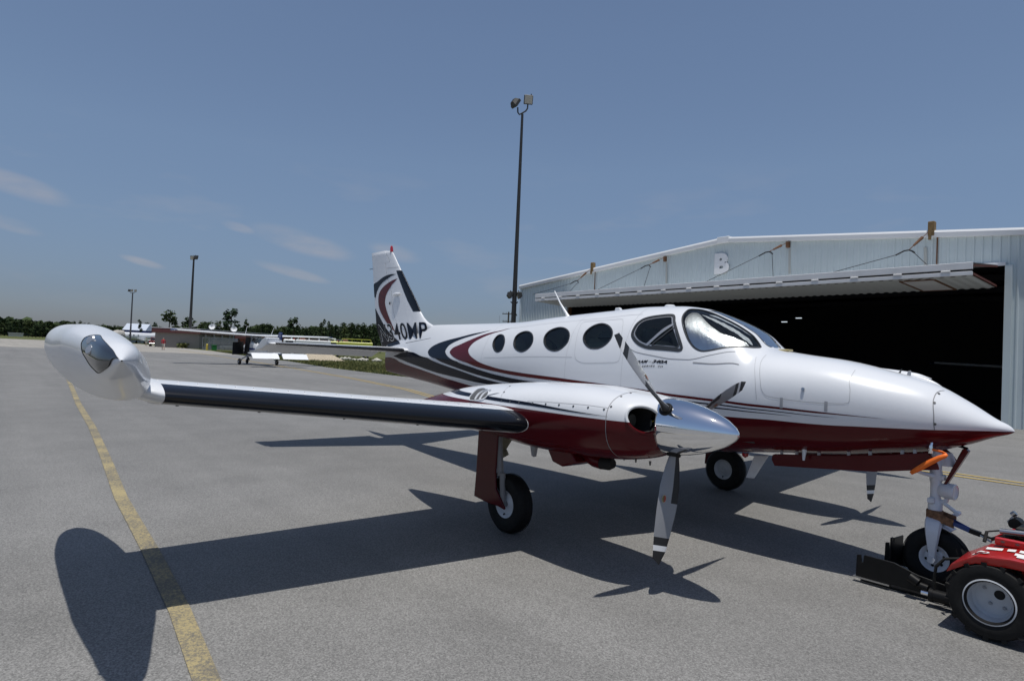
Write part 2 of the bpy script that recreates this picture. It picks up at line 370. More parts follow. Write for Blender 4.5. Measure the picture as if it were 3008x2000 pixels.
FT = [[-6.05,1.853,1.311,.05,1.55,2,2],[-5.3,2.031,1.245,.15,1.6,1.5,2],[-4.5,2.178,1.181,.26,1.62,1.25,2],[-3.4,2.188,1.072,.41,1.6,1.45,2.1],
 [-2.3,2.199,.938,.54,1.56,1.9,2.3],[-1.2,2.272,.844,.62,1.52,2.2,2.5],[-.3,2.326,.812,.65,1.5,2.3,2.6],[.2,2.354,.806,.655,1.49,2.3,2.6],
 [.6,2.348,.811,.655,1.48,2.3,2.6],[.85,2.319,.817,.65,1.47,2.25,2.6],[1.2,2.208,.832,.645,1.46,2.15,2.5],[1.5,2.06,.868,.63,1.45,2.12,2.4],
 [1.68,1.899,.894,.62,1.44,2.3,2.4],[1.9,1.861,.921,.6,1.43,2.55,2.35],[2.3,1.812,.963,.54,1.41,2.65,2.3],[2.7,1.726,1.034,.45,1.39,2.5,2.2],
 [3.0,1.643,1.09,.345,1.37,2.25,2.1],[3.25,1.511,1.179,.22,1.35,2,2],[3.42,1.401,1.259,.105,1.335,1.9,1.9],[3.52,1.345,1.3,.025,1.322,1.9,1.9],[3.536,1.322,1.313,.006,1.317,1.9,1.9]]
FL = Loft(FT); S = FL.P

WIN = [[(-2.236,.511),(-2.26,.646),(-2.231,.761),(-2.153,.781),(-2.059,.723),(-1.977,.606),(-1.939,.487),(-1.949,.372),(-2.02,.322),(-2.095,.334),(-2.171,.403)],
 [(-1.739,.524),(-1.76,.668),(-1.718,.762),(-1.627,.801),(-1.523,.78),(-1.415,.701),(-1.341,.59),(-1.317,.48),(-1.348,.396),(-1.421,.335),(-1.507,.316),(-1.612,.354),(-1.691,.424)],
 [(-1.112,.53),(-1.128,.64),(-1.096,.74),(-1.015,.803),(-.915,.817),(-.802,.772),(-.708,.687),(-.659,.593),(-.647,.483),(-.693,.402),(-.767,.342),(-.868,.327),(-.978,.363),(-1.061,.436)],
 [(-.414,.54),(-.419,.651),(-.383,.741),(-.319,.811),(-.227,.836),(-.12,.789),(-.028,.704),(.022,.613),(.03,.527),(-.007,.448),(-.069,.393),(-.162,.364),(-.266,.377),(-.357,.44)]]
COCK = [(.301,.581),(.292,.675),(.307,.803),(.359,.902),(.452,.963),(.579,1.004),(.655,1.024),(.700,1.020),(.735,.975),(.777,.864),(.853,.714),(.92,.588),(.962,.505),(.975,.455),(.945,.422),(.88,.412),(.786,.403),(.654,.392),(.541,.398),(.432,.437),(.349,.505)]
WSH = [(.793,1.292),(.796,1.158),(.812,1.03),(.843,.918),(.909,.772),(.961,.681),(1.016,.601),(1.082,.537),(1.138,.512),(1.193,.514),(1.25,.544),(1.321,.605),(1.405,.698),(1.507,.827),(1.583,1.0),(1.622,1.19),(1.60,1.245),(1.5,1.27),(1.401,1.29),(1.258,1.325),(1.107,1.36),(1.009,1.375),(.928,1.378),(.854,1.354)]
WINc = [closed(p, 56) for p in WIN]; COCKc = closed(COCK, 90); WSHc = closed(WSH, 110)

# red/white paint division along the body, as height over x
REDL = [(-6.05,.06),(-5.752,.026),(-5.402,-.228),(-5.142,-.345),(-4.658,-.47),(-4.0,-.568),(-3.595,-.601),(-3.211,-.599),(-2.655,-.56),(-1.6,-.46),(-.3,-.36),(.6,-.315),(1.412,-.301),(1.851,-.297),(2.298,-.307),(2.674,-.304),(3.098,-.291),(3.3,-.30),(3.536,-.35)]
rx = np.linspace(-6.05, 3.536, 42); rphi = interp([p[0] for p in REDL], [p[1] for p in REDL], rx); rz = S(rx, rphi)[:, 2]
def two_tone(name, top, bot, curve=None, zconst=None, back=None, rng_x=(-6.05, 3.536)):
    m = mat(name, top, 0.30, coat=0.0, back=back); nt = m.node_tree; b = nt.nodes['Principled BSDF']
    t = nt.nodes.new('ShaderNodeTexCoord'); s = nt.nodes.new('ShaderNodeSeparateXYZ'); nt.links.new(t.outputs['Object'], s.inputs[0])
    cmp_ = nt.nodes.new('ShaderNodeMath'); cmp_.operation = 'GREATER_THAN'; nt.links.new(s.outputs[2], cmp_.inputs[0])
    if zconst is not None: cmp_.inputs[1].default_value = zconst
    else:
        mr = nt.nodes.new('ShaderNodeMapRange'); mr.inputs[1].default_value = rng_x[0]; mr.inputs[2].default_value = rng_x[1]; nt.links.new(s.outputs[0], mr.inputs[0])
        fc = nt.nodes.new('ShaderNodeFloatCurve'); cv = fc.mapping.curves[0]; xs, zs = curve
        for i, (x, z) in enumerate(zip(xs, zs)):
            px = (x - rng_x[0]) / (rng_x[1] - rng_x[0]); pz = (z - 0.6) / 1.6
            if i == 0: cv.points[0].location = (px, pz)
            elif i == len(xs) - 1: cv.points[-1].location = (px, pz)
            else: cv.points.new(px, pz)
        fc.mapping.update(); nt.links.new(mr.outputs[0], fc.inputs['Value'])
        ma = nt.nodes.new('ShaderNodeMath'); ma.operation = 'MULTIPLY_ADD'; ma.inputs[1].default_value = 1.6; ma.inputs[2].default_value = 0.6
        nt.links.new(fc.outputs[0], ma.inputs[0]); nt.links.new(ma.outputs[0], cmp_.inputs[1])
    mx_ = nt.nodes.new('ShaderNodeMix'); mx_.data_type = 'RGBA'; mx_.inputs[6].default_value = (*bot, 1); mx_.inputs[7].default_value = (*top, 1)
    nt.links.new(cmp_.outputs[0], mx_.inputs[0]); nt.links.new(mx_.outputs[2], b.inputs['Base Color'])
    mg = nt.nodes.new('ShaderNodeMapRange'); mg.inputs[3].default_value = 0.16; mg.inputs[4].default_value = 0.30; nt.links.new(cmp_.outputs[0], mg.inputs[0]); nt.links.new(mg.outputs[0], b.inputs['Roughness'])
    mc = nt.nodes.new('ShaderNodeMath'); mc.operation = 'MULTIPLY'; mc.inputs[1].default_value = 0.5; nt.links.new(cmp_.outputs[0], mc.inputs[0]); nt.links.new(mc.outputs[0], b.inputs['Coat Weight'])
    ms_ = nt.nodes.new('ShaderNodeMapRange'); ms_.inputs[3].default_value = 0.25; ms_.inputs[4].default_value = 0.5; nt.links.new(cmp_.outputs[0], ms_.inputs[0]); nt.links.new(ms_.outputs[0], b.inputs['Specular IOR Level'])
    return m
M_fus = two_tone('fuselage_paint', WHITE, RED, curve=(rx, rz), back=(0.50, 0.50, 0.48))
M_nac = two_tone('nacelle_paint', WHITE, RED, zconst=1.268, back=(0.01, 0.01, 0.01))

def loft_mesh(L_, xs, nphi, holes, side_holes=True):
    ph = np.linspace(-math.pi / 2, math.pi / 2, nphi); X, Fh = np.meshgrid(xs, ph, indexing='ij')
    A = L_.P(X, Fh, 0, -1); B = L_.P(X, Fh[:, ::-1], 0, 1)[:, 1:-1]      # near side bottom->top, far side top->bottom
    P = np.concatenate([A, B], 1); ring_n = P.shape[1]; n = len(xs)
    phi_full = np.r_[ph, ph[::-1][1:-1]]
    i, j = np.meshgrid(np.arange(n - 1), np.arange(ring_n), indexing='ij'); j2 = (j + 1) % ring_n
    Fc = np.stack([i * ring_n + j, (i + 1) * ring_n + j, (i + 1) * ring_n + j2, i * ring_n + j2], -1)
    xc = (xs[i] + xs[i + 1]) / 2; pc = (phi_full[j] + phi_full[j2]) / 2
    keep = np.ones(xc.shape, bool)
    for h in holes: keep &= ~inside(h, xc, pc)
    return P.reshape(-1, 3), Fc[keep].reshape(-1, 4), ring_n
xs = np.unique(np.r_[np.linspace(-6.05, -2.4, 120), np.linspace(-2.4, 1.75, 360), np.linspace(1.75, 3.4, 90), np.linspace(3.4, 3.536, 20)])
STR = [(.95,1.47),(1.05,1.465),(1.2,1.435),(1.35,1.405),(1.48,1.385),(1.58,1.395),(1.64,1.44),(1.665,1.60),(.95,1.60)]
V, F, rn = loft_mesh(FL, xs, 141, WINc + [COCKc, WSHc, STR])
capn = len(V); F = [tuple(f) for f in F] + [tuple(reversed(range(rn))), tuple(range(capn - rn, capn))]
fus = mk('fuselage', V, F, M_fus, plane, True, 50)
fus['label'] = 'white fuselage with maroon belly'

NAV_O = [(-2.509,.967),(-2.769,.908),(-2.94,.879),(-3.328,.786),(-3.743,.684),(-3.999,.591),(-4.158,.475),(-4.21,.355),(-4.148,.226),(-3.975,.066),(-3.71,-.058),(-3.365,-.126),(-3.038,-.170),(-2.7,-.198),(-2.407,-.21),(-2.037,-.219),(-1.695,-.212),(-1.2,-.20)]
NAV_I = [(-2.509,.967),(-2.746,.874),(-2.902,.821),(-3.202,.731),(-3.421,.63),(-3.553,.516),(-3.587,.381),(-3.536,.285),(-3.402,.153),(-3.212,.035),(-3.037,-.025),(-2.666,-.068),(-2.401,-.095),(-2.031,-.119),(-1.69,-.123),(-1.376,-.119),(-1.086,-.108),(-.8,-.10)]
RED_O = [(-2.036,.992),(-2.286,.913),(-2.529,.85),(-2.961,.66),(-3.19,.551),(-3.384,.448),(-3.428,.344),(-3.373,.27),(-3.252,.174),(-3.043,.07),(-2.754,-.008),(-2.5,-.044),(-2.031,-.065),(-1.69,-.070),(-1.228,-.064),(-.815,-.058),(-.56,-.054),(-.207,-.051),(.119,-.052),(.381,-.058),(.733,-.068),(1.093,-.08),(1.364,-.092),(1.551,-.099),(1.858,-.104),(2.304,-.104),(2.36,-.100),(2.541,-.098),(2.678,-.097),(2.789,-.093)]
RED_I = [(-2.036,.992),(-2.199,.917),(-2.418,.826),(-2.638,.701),(-2.808,.557),(-2.858,.412),(-2.804,.294),(-2.621,.151),(-2.408,.052),(-2.123,-.003),(-1.775,-.018),(-1.23,-.02),(-.817,-.02),(-.44,-.024),(-.096,-.028),(.119,-.032),(.381,-.036),(.733,-.044),(1.093,-.052),(1.364,-.063),(1.551,-.069),(1.858,-.072),(2.304,-.075),(2.36,-.077),(2.541,-.083),(2.678,-.089),(2.789,-.091)]
DRK_U = [(-5.629,.105),(-5.5,.17),(-5.35,.25),(-5.2,.31),(-5.04,.318),(-4.787,.288),(-4.39,.096),(-3.926,-.09),(-3.311,-.19),(-3.043,-.214),(-2.76,-.238),(-2.414,-.262),(-2.078,-.265),(-1.5,-.26)]
DRK_D = [(-5.629,.09),(-5.401,-.076),(-5.186,-.172),(-4.881,-.289),(-4.524,-.382),(-4.191,-.445),(-3.761,-.473),(-3.359,-.462),(-3.084,-.443),(-2.795,-.424),(-2.435,-.388),(-2.24,-.366),(-2.053,-.345),(-1.5,-.315)]
L1U = [(.5,-.094),(.878,-.099),(1.296,-.117),(1.551,-.127),(1.858,-.135),(2.133,-.143),(2.318,-.149),(2.458,-.152)]
L1D = [(.5,-.114),(.878,-.119),(1.296,-.134),(1.55,-.143),(1.857,-.149),(2.133,-.1535),(2.318,-.156),(2.458,-.153)]
L2U = [(.5,-.156),(.85,-.159),(1.202,-.164),(1.419,-.171),(1.656,-.177),(1.857,-.184),(1.999,-.19),(2.099,-.193)]
L2D = [(.5,-.176),(.85,-.179),(1.201,-.183),(1.418,-.188),(1.655,-.192),(1.856,-.195),(1.998,-.197),(2.099,-.195)]
for sd in (-1, 1):
    band('swoosh_stripe', S, NAV_O, NAV_I, M_navy, fus, 150, 10, 0.0025, sd)
    band('swoosh_stripe', S, RED_O, RED_I, M_red, fus, 220, 10, 0.0025, sd)
    band('swoosh_stripe', S, DRK_U, DRK_D, M_navy, fus, 120, 10, 0.0025, sd)
    band('pinstripe', S, L1U, L1D, M_navy, fus, 60, 2, 0.0025, sd)
    band('pinstripe', S, L2U, L2D, M_navy, fus, 60, 2, 0.0025, sd)
    for p in WINc:
        w = fan('cabin_window', S, inset(p, 0.004), M_tint, fus, 7, -0.010, sd)
        ring('window_frame', S, p, 0.004, 0.011, 0.0035, M_gasket, fus, sd, 0.0)
    fan('cockpit_window', S, inset(COCKc, 0.004), M_clear, fus, 9, -0.010, sd)
    ring('window_frame', S, COCKc, 0.006, 0.020, 0.004, M_gasket, fus, sd)
    ring('window_trim', S, inset(COCKc, -0.024), 0.0, 0.012, -0.004, M_alloy, fus, sd, -0.010)
    # the little triangular vent pane and its riveted diagonal bar
    band('window_bar', S, [(.500,.415),(.60,.56),(.70,.74),(.790,.868)], [(.540,.405),(.64,.56),(.735,.72),(.800,.835)], M_alloy, fus, 20, 2, 0.002, sd)
    ring('vent_frame', S, closed([(.60,.44),(.70,.60),(.80,.765),(.86,.66),(.925,.52),(.90,.45),(.75,.43)], 60), 0.0, 0.014, 0.0, M_gasket, fus, sd, -0.006)
    fan('windscreen', S, inset(WSHc, 0.004), M_clear, fus, 12, -0.006, sd)
    ring('windscreen_frame', S, WSHc, 0.007, 0.007, 0.003, M_gasket, fus, sd)
    FOIL = closed([(.835,1.27),(.83,1.12),(.85,.98),(.90,.84),(.965,.71),(1.03,.61),(1.10,.55),(1.19,.54),(1.28,.59),(1.40,.71),(1.50,.84),(1.57,1.02),(1.53,1.05),(1.44,.98),(1.30,.96),(1.16,1.02),(1.03,1.13),(.95,1.23),(.89,1.29)], 120)
    M_foil = mat('crumpled_silver_sunshade', (0.88, 0.89, 0.90), 0.30, metal=0.9, bump=0.9, bscale=4.2)
    f_ = fan('sunshade', S, FOIL, M_foil, fus, 26, -0.028, sd, jitter=0.0005)
    M_foil2 = mat('sunshade_lining', (0.42, 0.44, 0.47), 0.5)
    fan('sunshade_flap', S, closed([(.92,1.34),(1.0,1.30),(1.10,1.26),(1.22,1.22),(1.36,1.18),(1.52,1.14),(1.57,1.20),(1.50,1.25),(1.30,1.31),(1.10,1.35),(1.0,1.36)], 60), M_foil2, fus, 8, -0.05, sd, jitter=0.003)
    # panel gaps
    stroke('door_gap', S, [(-.55,.755),(-.564,.856),(-.529,.913),(-.282,.909),(.039,.902),(.08,.859),(.121,.76),(.194,.439),(.215,.262),(.179,.198),(.045,.182),(-.283,.164),(-.40,.179),(-.47,.24),(-.50,.40)], 0.004, M_lineF, fus, 0.002, sd, True, 90)
    stroke('baggage_door_gap', S, [(1.734,1.048),(1.748,.793),(1.779,.547),(1.814,.29),(1.84,.108),(1.895,.03),(2.132,.02),(2.491,.06),(2.541,.105),(2.538,.311),(2.513,.625),(2.512,.849),(2.509,1.015)], 0.005, M_lineF, fus, 0.002, sd)
    stroke('panel_seam', S, [(3.096,1.35),(3.08,1.165),(3.071,.927),(3.072,.689),(3.08,.442),(3.092,.106),(3.094,-.15),(3.096,-.297)], 0.006, M_line, fus, 0.002, sd)
    stroke('panel_seam', S, [(1.674,.888),(1.725,.583),(1.766,.302),(1.796,-.013)], 0.004, M_lineF, fus, 0.002, sd)
    stroke('panel_seam', S, [(-2.35,.19),(-1.6,.22),(-.9,.235),(-.52,.235)], 0.004, M_lineF, fus, 0.002, sd)
    for xv in (-2.42, -.62, .255): stroke('frame_seam', S, [(xv, 1.5), (xv, 1.1), (xv, .6), (xv, .2), (xv, -.1)], 0.003, M_lineF, fus, 0.002, sd)
    stroke('panel_seam', S, [(-2.2,.98),(-1.2,.98),(-.3,.98),(.3,1.02)], 0.004, M_lineF, fus, 0.002, sd)
    stroke('panel_seam', S, [(.25,.42),(.45,.33),(.8,.30),(1.05,.34),(1.3,.50),(1.5,.70)], 0.005, M_line, fus, 0.002, sd)
    stroke('step_strip', S, [(1.123,.322),(1.322,.37),(1.578,.523)], 0.008, M_line, fus, 0.003, sd)
    for (x, p) in ((2.015, -.034), (2.371, -.01)):
        band('latch', S, [(x - .012, p - .05), (x - .012, p + .07)], [(x + .012, p - .05), (x + .012, p + .07)], M_foilbr, fus, 6, 2, 0.004, sd)
    q = S(2.186, .213, 0.004, sd); mb = MB(); mb.cyl(q, S(2.186, .213, 0.016, sd), 0.014); mb.build('door_lock', M_steel, fus)
    for (x, p) in ((3.086, 1.0), (3.083, .56), (3.10, -.10)):
        mb = MB(); mb.cyl(S(x, p, 0, sd), S(x, p, 0.004, sd), 0.010, n=10); mb.build('nose_screw', M_screw, fus)
# glass over the crown between the two posts, and the pale shade lying under it
xs_ = np.linspace(.945, 1.668, 40); pe = interp([p[0] for p in STR[:8]], [p[1] for p in STR[:8]], np.clip(xs_, .95, 1.665)) - .012; pe[-1] = 1.56
def crown_sheet(name, off, m):
    rows = [S(xs_, pe + (1.5707 - pe) * t, off, -1) for t in (0, .4, .8, 1.0)] + [S(xs_, pe + (1.5707 - pe) * t, off, 1) for t in (.8, .4, 0)]
    V = np.stack(rows, 1).reshape(-1, 3); return mk(name, V, [(7 * i + j, 7 * i + j + 1, 7 * i + j + 8, 7 * i + j + 7) for i in range(39) for j in range(6)], m, fus, True, None)
crown_sheet('windscreen', -.004, M_clear); crown_sheet('sunshade_lining', -.05, M_foil2)
for sd in (-1, 1): stroke('windscreen_seal', S, list(zip(xs_[:-1], pe[:-1] - .004)), .010, M_gasket, fus, .003, sd)

# lettering on the nose side
def letter_on(name, body, surf_pt, m, parent, offset, shear, space=1.0):
    V, F = text_mesh(body, offset, shear, 0, space); mn = V.min(0); mxv = V.max(0)
    U = (V[:, :2] - mn[:2]) / (mxv[:2] - mn[:2] + 1e-9); P = surf_pt(U[:, 0], U[:, 1])
    return mk(name, P, F, m, parent, False)
def quad_map(tl, tr, bl, br, side):
    def f(u, v):
        top = np.outer(1 - u, tl) + np.outer(u, tr); bo = np.outer(1 - u, bl) + np.outer(u, br); q = bo * (1 - v)[:, None] + top * v[:, None]
        return S(q[:, 0], q[:, 1], 0.003, side)
    return f
letter_on('lettering', 'RAM', quad_map((.463,.233),(.60,.250),(.452,.199),(.590,.214), -1), M_navy, fus, 0.045, 0.25)
letter_on('lettering', '340A', quad_map((.655,.257),(.841,.279),(.645,.219),(.832,.240), -1), M_navy, fus, 0.045, 0.25)
letter_on('lettering', '\u2013', quad_map((.606,.232),(.640,.236),(.606,.228),(.640,.232), -1), M_navy, fus, 0.0, 0.0)
letter_on('lettering', 'SERIES', quad_map((.525,.180),(.690,.197),(.525,.161),(.690,.178), -1), M_navy, fus, 0.02, 0.2, 1.25)
letter_on('lettering', 'VII', quad_map((.725,.201),(.789,.208),(.725,.182),(.789,.188), -1), M_navy, fus, 0.02, 0.2, 1.25)
letter_on('lettering', 'RAM 340A', quad_map((.841,.279),(.463,.233),(.832,.240),(.452,.199), 1), M_navy, fus, 0.045, 0.25)

# seats seen through the cabin windows
def seat(x, y, rz, name='cabin_seat'):
    mb = MB(); mb.box((0, 0, 1.18), (.46, .44, .16), bev=.04); mb.build_ = None
    mb.box((-.22, 0, 1.48), (.14, .44, .60), bev=.05); mb.box((-.24, 0, 1.86), (.12, .27, .22), bev=.05)
    V = [(Matrix.Rotation(rz, 3, 'Z') @ Vector(v)) + Vector((x, y, 0)) for v in mb.V]; return mk(name, V, mb.F, M_seat, fus, True, 30)
for x, y, r_ in ((-.75, -.28, math.pi), (-.75, .28, math.pi), (-1.75, -.26, 0), (-1.75, .26, 0), (.35, -.28, 0), (.35, .28, 0)): seat(x, y, r_)
mb = MB(); mb.box((1.22, 0, 1.55), (.10, 1.05, .42), bev=.03); mb.box((1.32, 0, 1.74), (.30, 1.0, .06), bev=.02); mb.build('instrument_panel', mat('dark_cockpit_trim', (.03, .03, .032), .7), fus)
mb = MB(); mb.box((-.4, 0, 1.02), (4.2, .9, .03)); mb.build('cabin_floor', mat('cabin_carpet', (.06, .055, .05), .95), fus)

# aerials and fairings on the roof and nose
mb = MB(); mb.tube([(-1.235, 0, 2.26), (-1.27, 0, 2.31), (-1.40, 0, 2.46), (-1.517, 0, 2.625)], [.032, .018, .011, .008], 8); mb.build('whip_aerial', M_white, fus)
mb = MB(); mb.prism([(-.42, 2.30), (-.408, 2.362), (-.345, 2.365), (-.30, 2.31)], -.02, .02); mb.build('blade_aerial', M_white, fus, bevel=.006)
mb = MB(); mb.lathe([(.062, 0), (.062, .016), (.045, .03), (.0, .034)], (.385, 0, 2.345)); mb.build('round_aerial', M_white, fus)
mb = MB(); mb.box((1.75, 0, 1.890), (.10, .10, .018), bev=.006); mb.build('temperature_probe', mat('brass', (.6, .5, .25), .35, metal=.6), fus)
L2 = Loft([[2.70,1.70,1.66,.005,1.68,2,2],[2.78,1.713,1.64,.02,1.68,2,2],[2.9,1.690,1.60,.025,1.65,2,2],[2.98,1.655,1.58,.02,1.62,2,2],[3.03,1.620,1.58,.006,1.60,2,2]], 0.12)
V, F, rn = loft_mesh(L2, np.linspace(2.70, 3.03, 24), 13, []); mk('nose_fairing', V, F, M_white, fus)
mb = MB(); mb.prism([(2.765, 1.69), (2.778, 1.738), (2.80, 1.744), (2.80, 1.69)], .10, .112); mb.build('pitot_blade', M_foilbr, fus, bevel=.004)
mb = MB(); mb.prism([(1.47, .83), (1.615, .85), (1.47, .598), (1.385, .590)], -.014, .014); mb.build('belly_aerial', M_gwhite, fus, bevel=.008)
mb = MB(); mb.lathe([(.035, 0), (.03, -.03), (.0, -.05)], (1.40, -.06, .845)); mb.build('belly_beacon', M_redlens, fus)
mb = MB(); mb.cyl((2.10, -.30, 1.0), (2.10, -.31, .90), .022, .010); mb.build('drain_mast', M_gwhite, fus)

# ------------------------------------------------------------------ wings
def airfoil(t, n=22):
    c = (1 - np.cos(np.linspace(0, math.pi, n))) / 2
    yt = 5 * t * (.2969 * np.sqrt(c) - .126 * c - .3516 * c ** 2 + .2843 * c ** 3 - .1036 * c ** 4)
    return c, yt
def wing_par(a):   # a = |y|
    le = .36 + .1107 * (5.1 - a); le = le + .12 * np.clip((1.6 - a) / 1.0, 0, 1)
    te = -1.0 - .10 * np.clip((1.5 - a) / 1.0, 0, 1)
    z = 1.385 - .09 * (5.1 - a); t = .115 + .035 * np.clip((5.1 - a) / 3.5, 0, 1); return le, te, z, t
def wing_pt(a, c, up, off=0.0):
    le, te, z, t = wing_par(a); yt = 5 * t * (.2969 * np.sqrt(c) - .126 * c - .3516 * c ** 2 + .2843 * c ** 3 - .1036 * c ** 4)
    cam_ = .02 * (1 - (2 * c - .8) ** 2) * 1.0 - .02 * (1 - .64) + .0; ch = le - te
    return le - c * ch, z + (cam_ - .025 * c + (yt if up else -yt)) * ch
def surf_rows(sd, A, Cu, Cl, off=0.0):
    V = []
    for a in A:
        row = [wing_pt(a, c, True) for c in Cu[::-1]] + [wing_pt(a, c, False) for c in Cl[1:]]
        row = np.array(row); 
        if off:
            t = np.gradient(row, axis=0); nn = np.stack([-t[:, 1], t[:, 0]], 1); nn /= np.linalg.norm(nn, axis=1, keepdims=True) + 1e-9
            row = row + nn * off * np.sign(np.sum(nn * (row - row.mean(0))) or 1)
        V.append([(x, sd * a, z) for x, z in row])
    return np.array(V)
def grid_faces(n, k, flip=False):
    F = [(i * k + j, (i + 1) * k + j, (i + 1) * k + j + 1, i * k + j + 1) for i in range(n - 1) for j in range(k - 1)]
    return [f[::-1] for f in F] if flip else F
M_wing = mat('wing_white_paint', WHITE, 0.35, coat=0.4)
for sd in (-1, 1):
    A = np.linspace(.35, 5.12, 44); C_ = (1 - np.cos(np.linspace(0, math.pi, 26))) / 2
    V = surf_rows(sd, A, C_, C_); k = V.shape[1]; wing = mk('wing', V.reshape(-1, 3), grid_faces(len(A), k, sd > 0), M_wing, plane, True, 60)
    bm = bmesh.new(); bm.from_mesh(wing.data); bmesh.ops.recalc_face_normals(bm, faces=bm.faces); bm.to_mesh(wing.data); bm.free()
    wing['label'] = 'right wing, nearer the camera' if sd < 0 else 'left wing, beyond the fuselage'
    A = np.linspace(2.36, 5.10, 30); cu_ = np.linspace(0, 1, 9) ** 2 * .105; cl_ = np.linspace(0, 1, 9) ** 2 * .075
    V = surf_rows(sd, A, cu_, cl_, .004); k = V.shape[1]; bo = mk('deice_boot', V.reshape(-1, 3), grid_faces(len(A), k, sd > 0), M_boot, wing, True, None)
    # wing-to-nacelle leading edge cuff
    stroke_c = None
    vg = MB(); vg.prism([(0, 0), (-.035, 0), (-.035, .016), (-.006, .010)], -.002, .002); proto = None
    for q in range(22):
        a = 2.62 + q * .118
        x, z = wing_pt(a, .16, True)
        if proto is None:
            proto = vg.build('vortex_generator', M_wing, wing, False); o = proto
        else:
            o = proto.copy(); COL.objects.link(o); o.parent = wing
        o.location = (x, sd * a, z - .002)
    # aileron, flap and their gaps on the top and underside
    for a0, a1, c0 in ((3.35, 4.85, .74), (1.0, 1.5, .76), (2.45, 3.30, .76)):
        for up in (True, False):
            P = []
            for a in np.linspace(a0, a1, 8):
                for cc in (c0, c0 + .008): x, z = wing_pt(a, cc, up); P.append((x, sd * a, z + (.002 if up else -.002)))
            mk('hinge_gap', P, [(2 * i, 2 * i + 1, 2 * i + 3, 2 * i + 2) for i in range(7)], M_line, wing, False)
    for a in (2.7, 3.3, 3.9, 4.5, 5.0):
        x, z = wing_pt(a, .10, False); mb = MB(); mb.cyl((x, sd * a, z + .004), (x, sd * a, z - .006), .010, n=8); mb.build('drain_valve', M_screw, wing)

    # ---------------------------------------------------------------- tip tank
    xk = [-1.95,-1.90,-1.6,-1.0,-.3,.3,.8,1.2,1.42]; YC = [5.402,5.402,5.397,5.387,5.382,5.405,5.446,5.481,5.497]; ZCt = [1.641,1.639,1.623,1.589,1.568,1.581,1.604,1.624,1.633]
    Wk = [.012,.060,.142,.190,.195,.172,.132,.093,.004]; Hk = [.012,.080,.188,.268,.292,.272,.192,.1,.004]; psi = .827
    def TP(x, th, off=0.0, side=-1):
        x = np.asarray(x, float); th = np.asarray(th, float)
        w = interp(xk, Wk, x) + off; h = interp(xk, Hk, x) + off; e = np.interp(x, [.3, 1.2], [.5, .75])
        a = w * np.sign(np.cos(th)) * np.abs(np.cos(th)) ** (2 * e); b = h * np.sin(th); c, s_ = math.cos(psi), math.sin(psi)
        # drawn for the right-hand side (y negative), mirrored for the left
        return np.stack([x + 0 * th, -side * -1 * 0 + side * (interp(xk, YC, x)) + (-side) * (a * c - b * s_), interp(xk, ZCt, x) + a * s_ + b * c], -1)
    xt = np.r_[np.linspace(-1.95, .3, 50), np.linspace(.33, 1.42, 60)]; tt = np.linspace(0, 2 * math.pi, 72, endpoint=False)
    X, T_ = np.meshgrid(xt, tt, indexing='ij'); V = TP(X, T_, 0, sd).reshape(-1, 3); k = len(tt)
    F = [(i * k + j, (i + 1) * k + j, (i + 1) * k + (j + 1) % k, i * k + (j + 1) % k) for i in range(len(xt) - 1) for j in range(k)] + [tuple(range(k))]
    tank = mk('tip_tank', V, F, M_white, plane, True, 32)
    bm = bmesh.new(); bm.from_mesh(tank.data); bmesh.ops.recalc_face_normals(bm, faces=bm.faces); bm.to_mesh(tank.data); bm.free()
    tank['label'] = 'pointed white fuel tank on the right wing tip' if sd < 0 else 'pointed white fuel tank on the left wing tip'
    G = closed([(.903,1.963),(.897,1.833),(.90,1.649),(.903,1.388),(.91,1.204),(.963,1.02),(1.10,1.08),(1.256,1.126),(1.335,1.15),(1.405,1.57),(1.36,2.2),(1.329,2.85),(1.25,3.0),(1.202,2.98),(1.169,2.801),(1.116,2.618),(1.05,2.409),(.97,2.225)], 110)
    M_lens = mat('dark_light_lens', (.012, .014, .018), .05, coat=1.0)
    def TPs(x, th, off=0.0, side=-1): return TP(x, th, off, sd)
    ln = fan('landing_light_lens', TPs, G, M_lens, tank, 16, .003, sd)
    ringp = stroke('lens_edge', TPs, [tuple(p) for p in G], .012, M_dark, tank, .004, sd, True, 120)
    lp = TP(1.03, 1.5, .004, sd); lp2 = TP(1.10, 2.05, .004, sd)
    for q_ in (lp, lp2):
        mb = MB(); mb.lathe([(.026, 0), (.020, .006), (.0, .008)], q_, (.4, -.75 if sd < 0 else .75, .3)); mb.build('lamp', M_alloy, tank)
    if sd > 0: mb = MB(); q_ = TP(-.7, 2.6, .0, sd); mb.lathe([(.018, 0), (.012, .012), (0, .016)], q_, (0, sd * .8, .5)); mb.build('navigation_light', M_redlens, tank)
    # fairing between wing and tank
    A = np.linspace(5.10, 5.36, 12); C_ = (1 - np.cos(np.linspace(0, math.pi, 22))) / 2; V = surf_rows(sd, A, C_, C_, 0.0); 
    for i in range(12):
        m_ = V[i].mean(0); f_ = i / 11; k_ = 1.05 - .62 * f_ ** 1.6
        V[i][:, 2] = m_[2] + (V[i][:, 2] - m_[2]) * k_ + .05 * f_; V[i][:, 0] = m_[0] + (V[i][:, 0] - m_[0]) * (1.01 - .10 * f_ ** 2)
    fa = mk('tank_fairing', V.reshape(-1, 3), grid_faces(12, V.shape[1], sd > 0) + [tuple(range(11 * V.shape[1], 12 * V.shape[1]))], M_wing, tank, True, 60)
    bm = bmesh.new(); bm.from_mesh(fa.data); bmesh.ops.recalc_face_normals(bm, faces=bm.faces); bm.to_mesh(fa.data); bm.free()

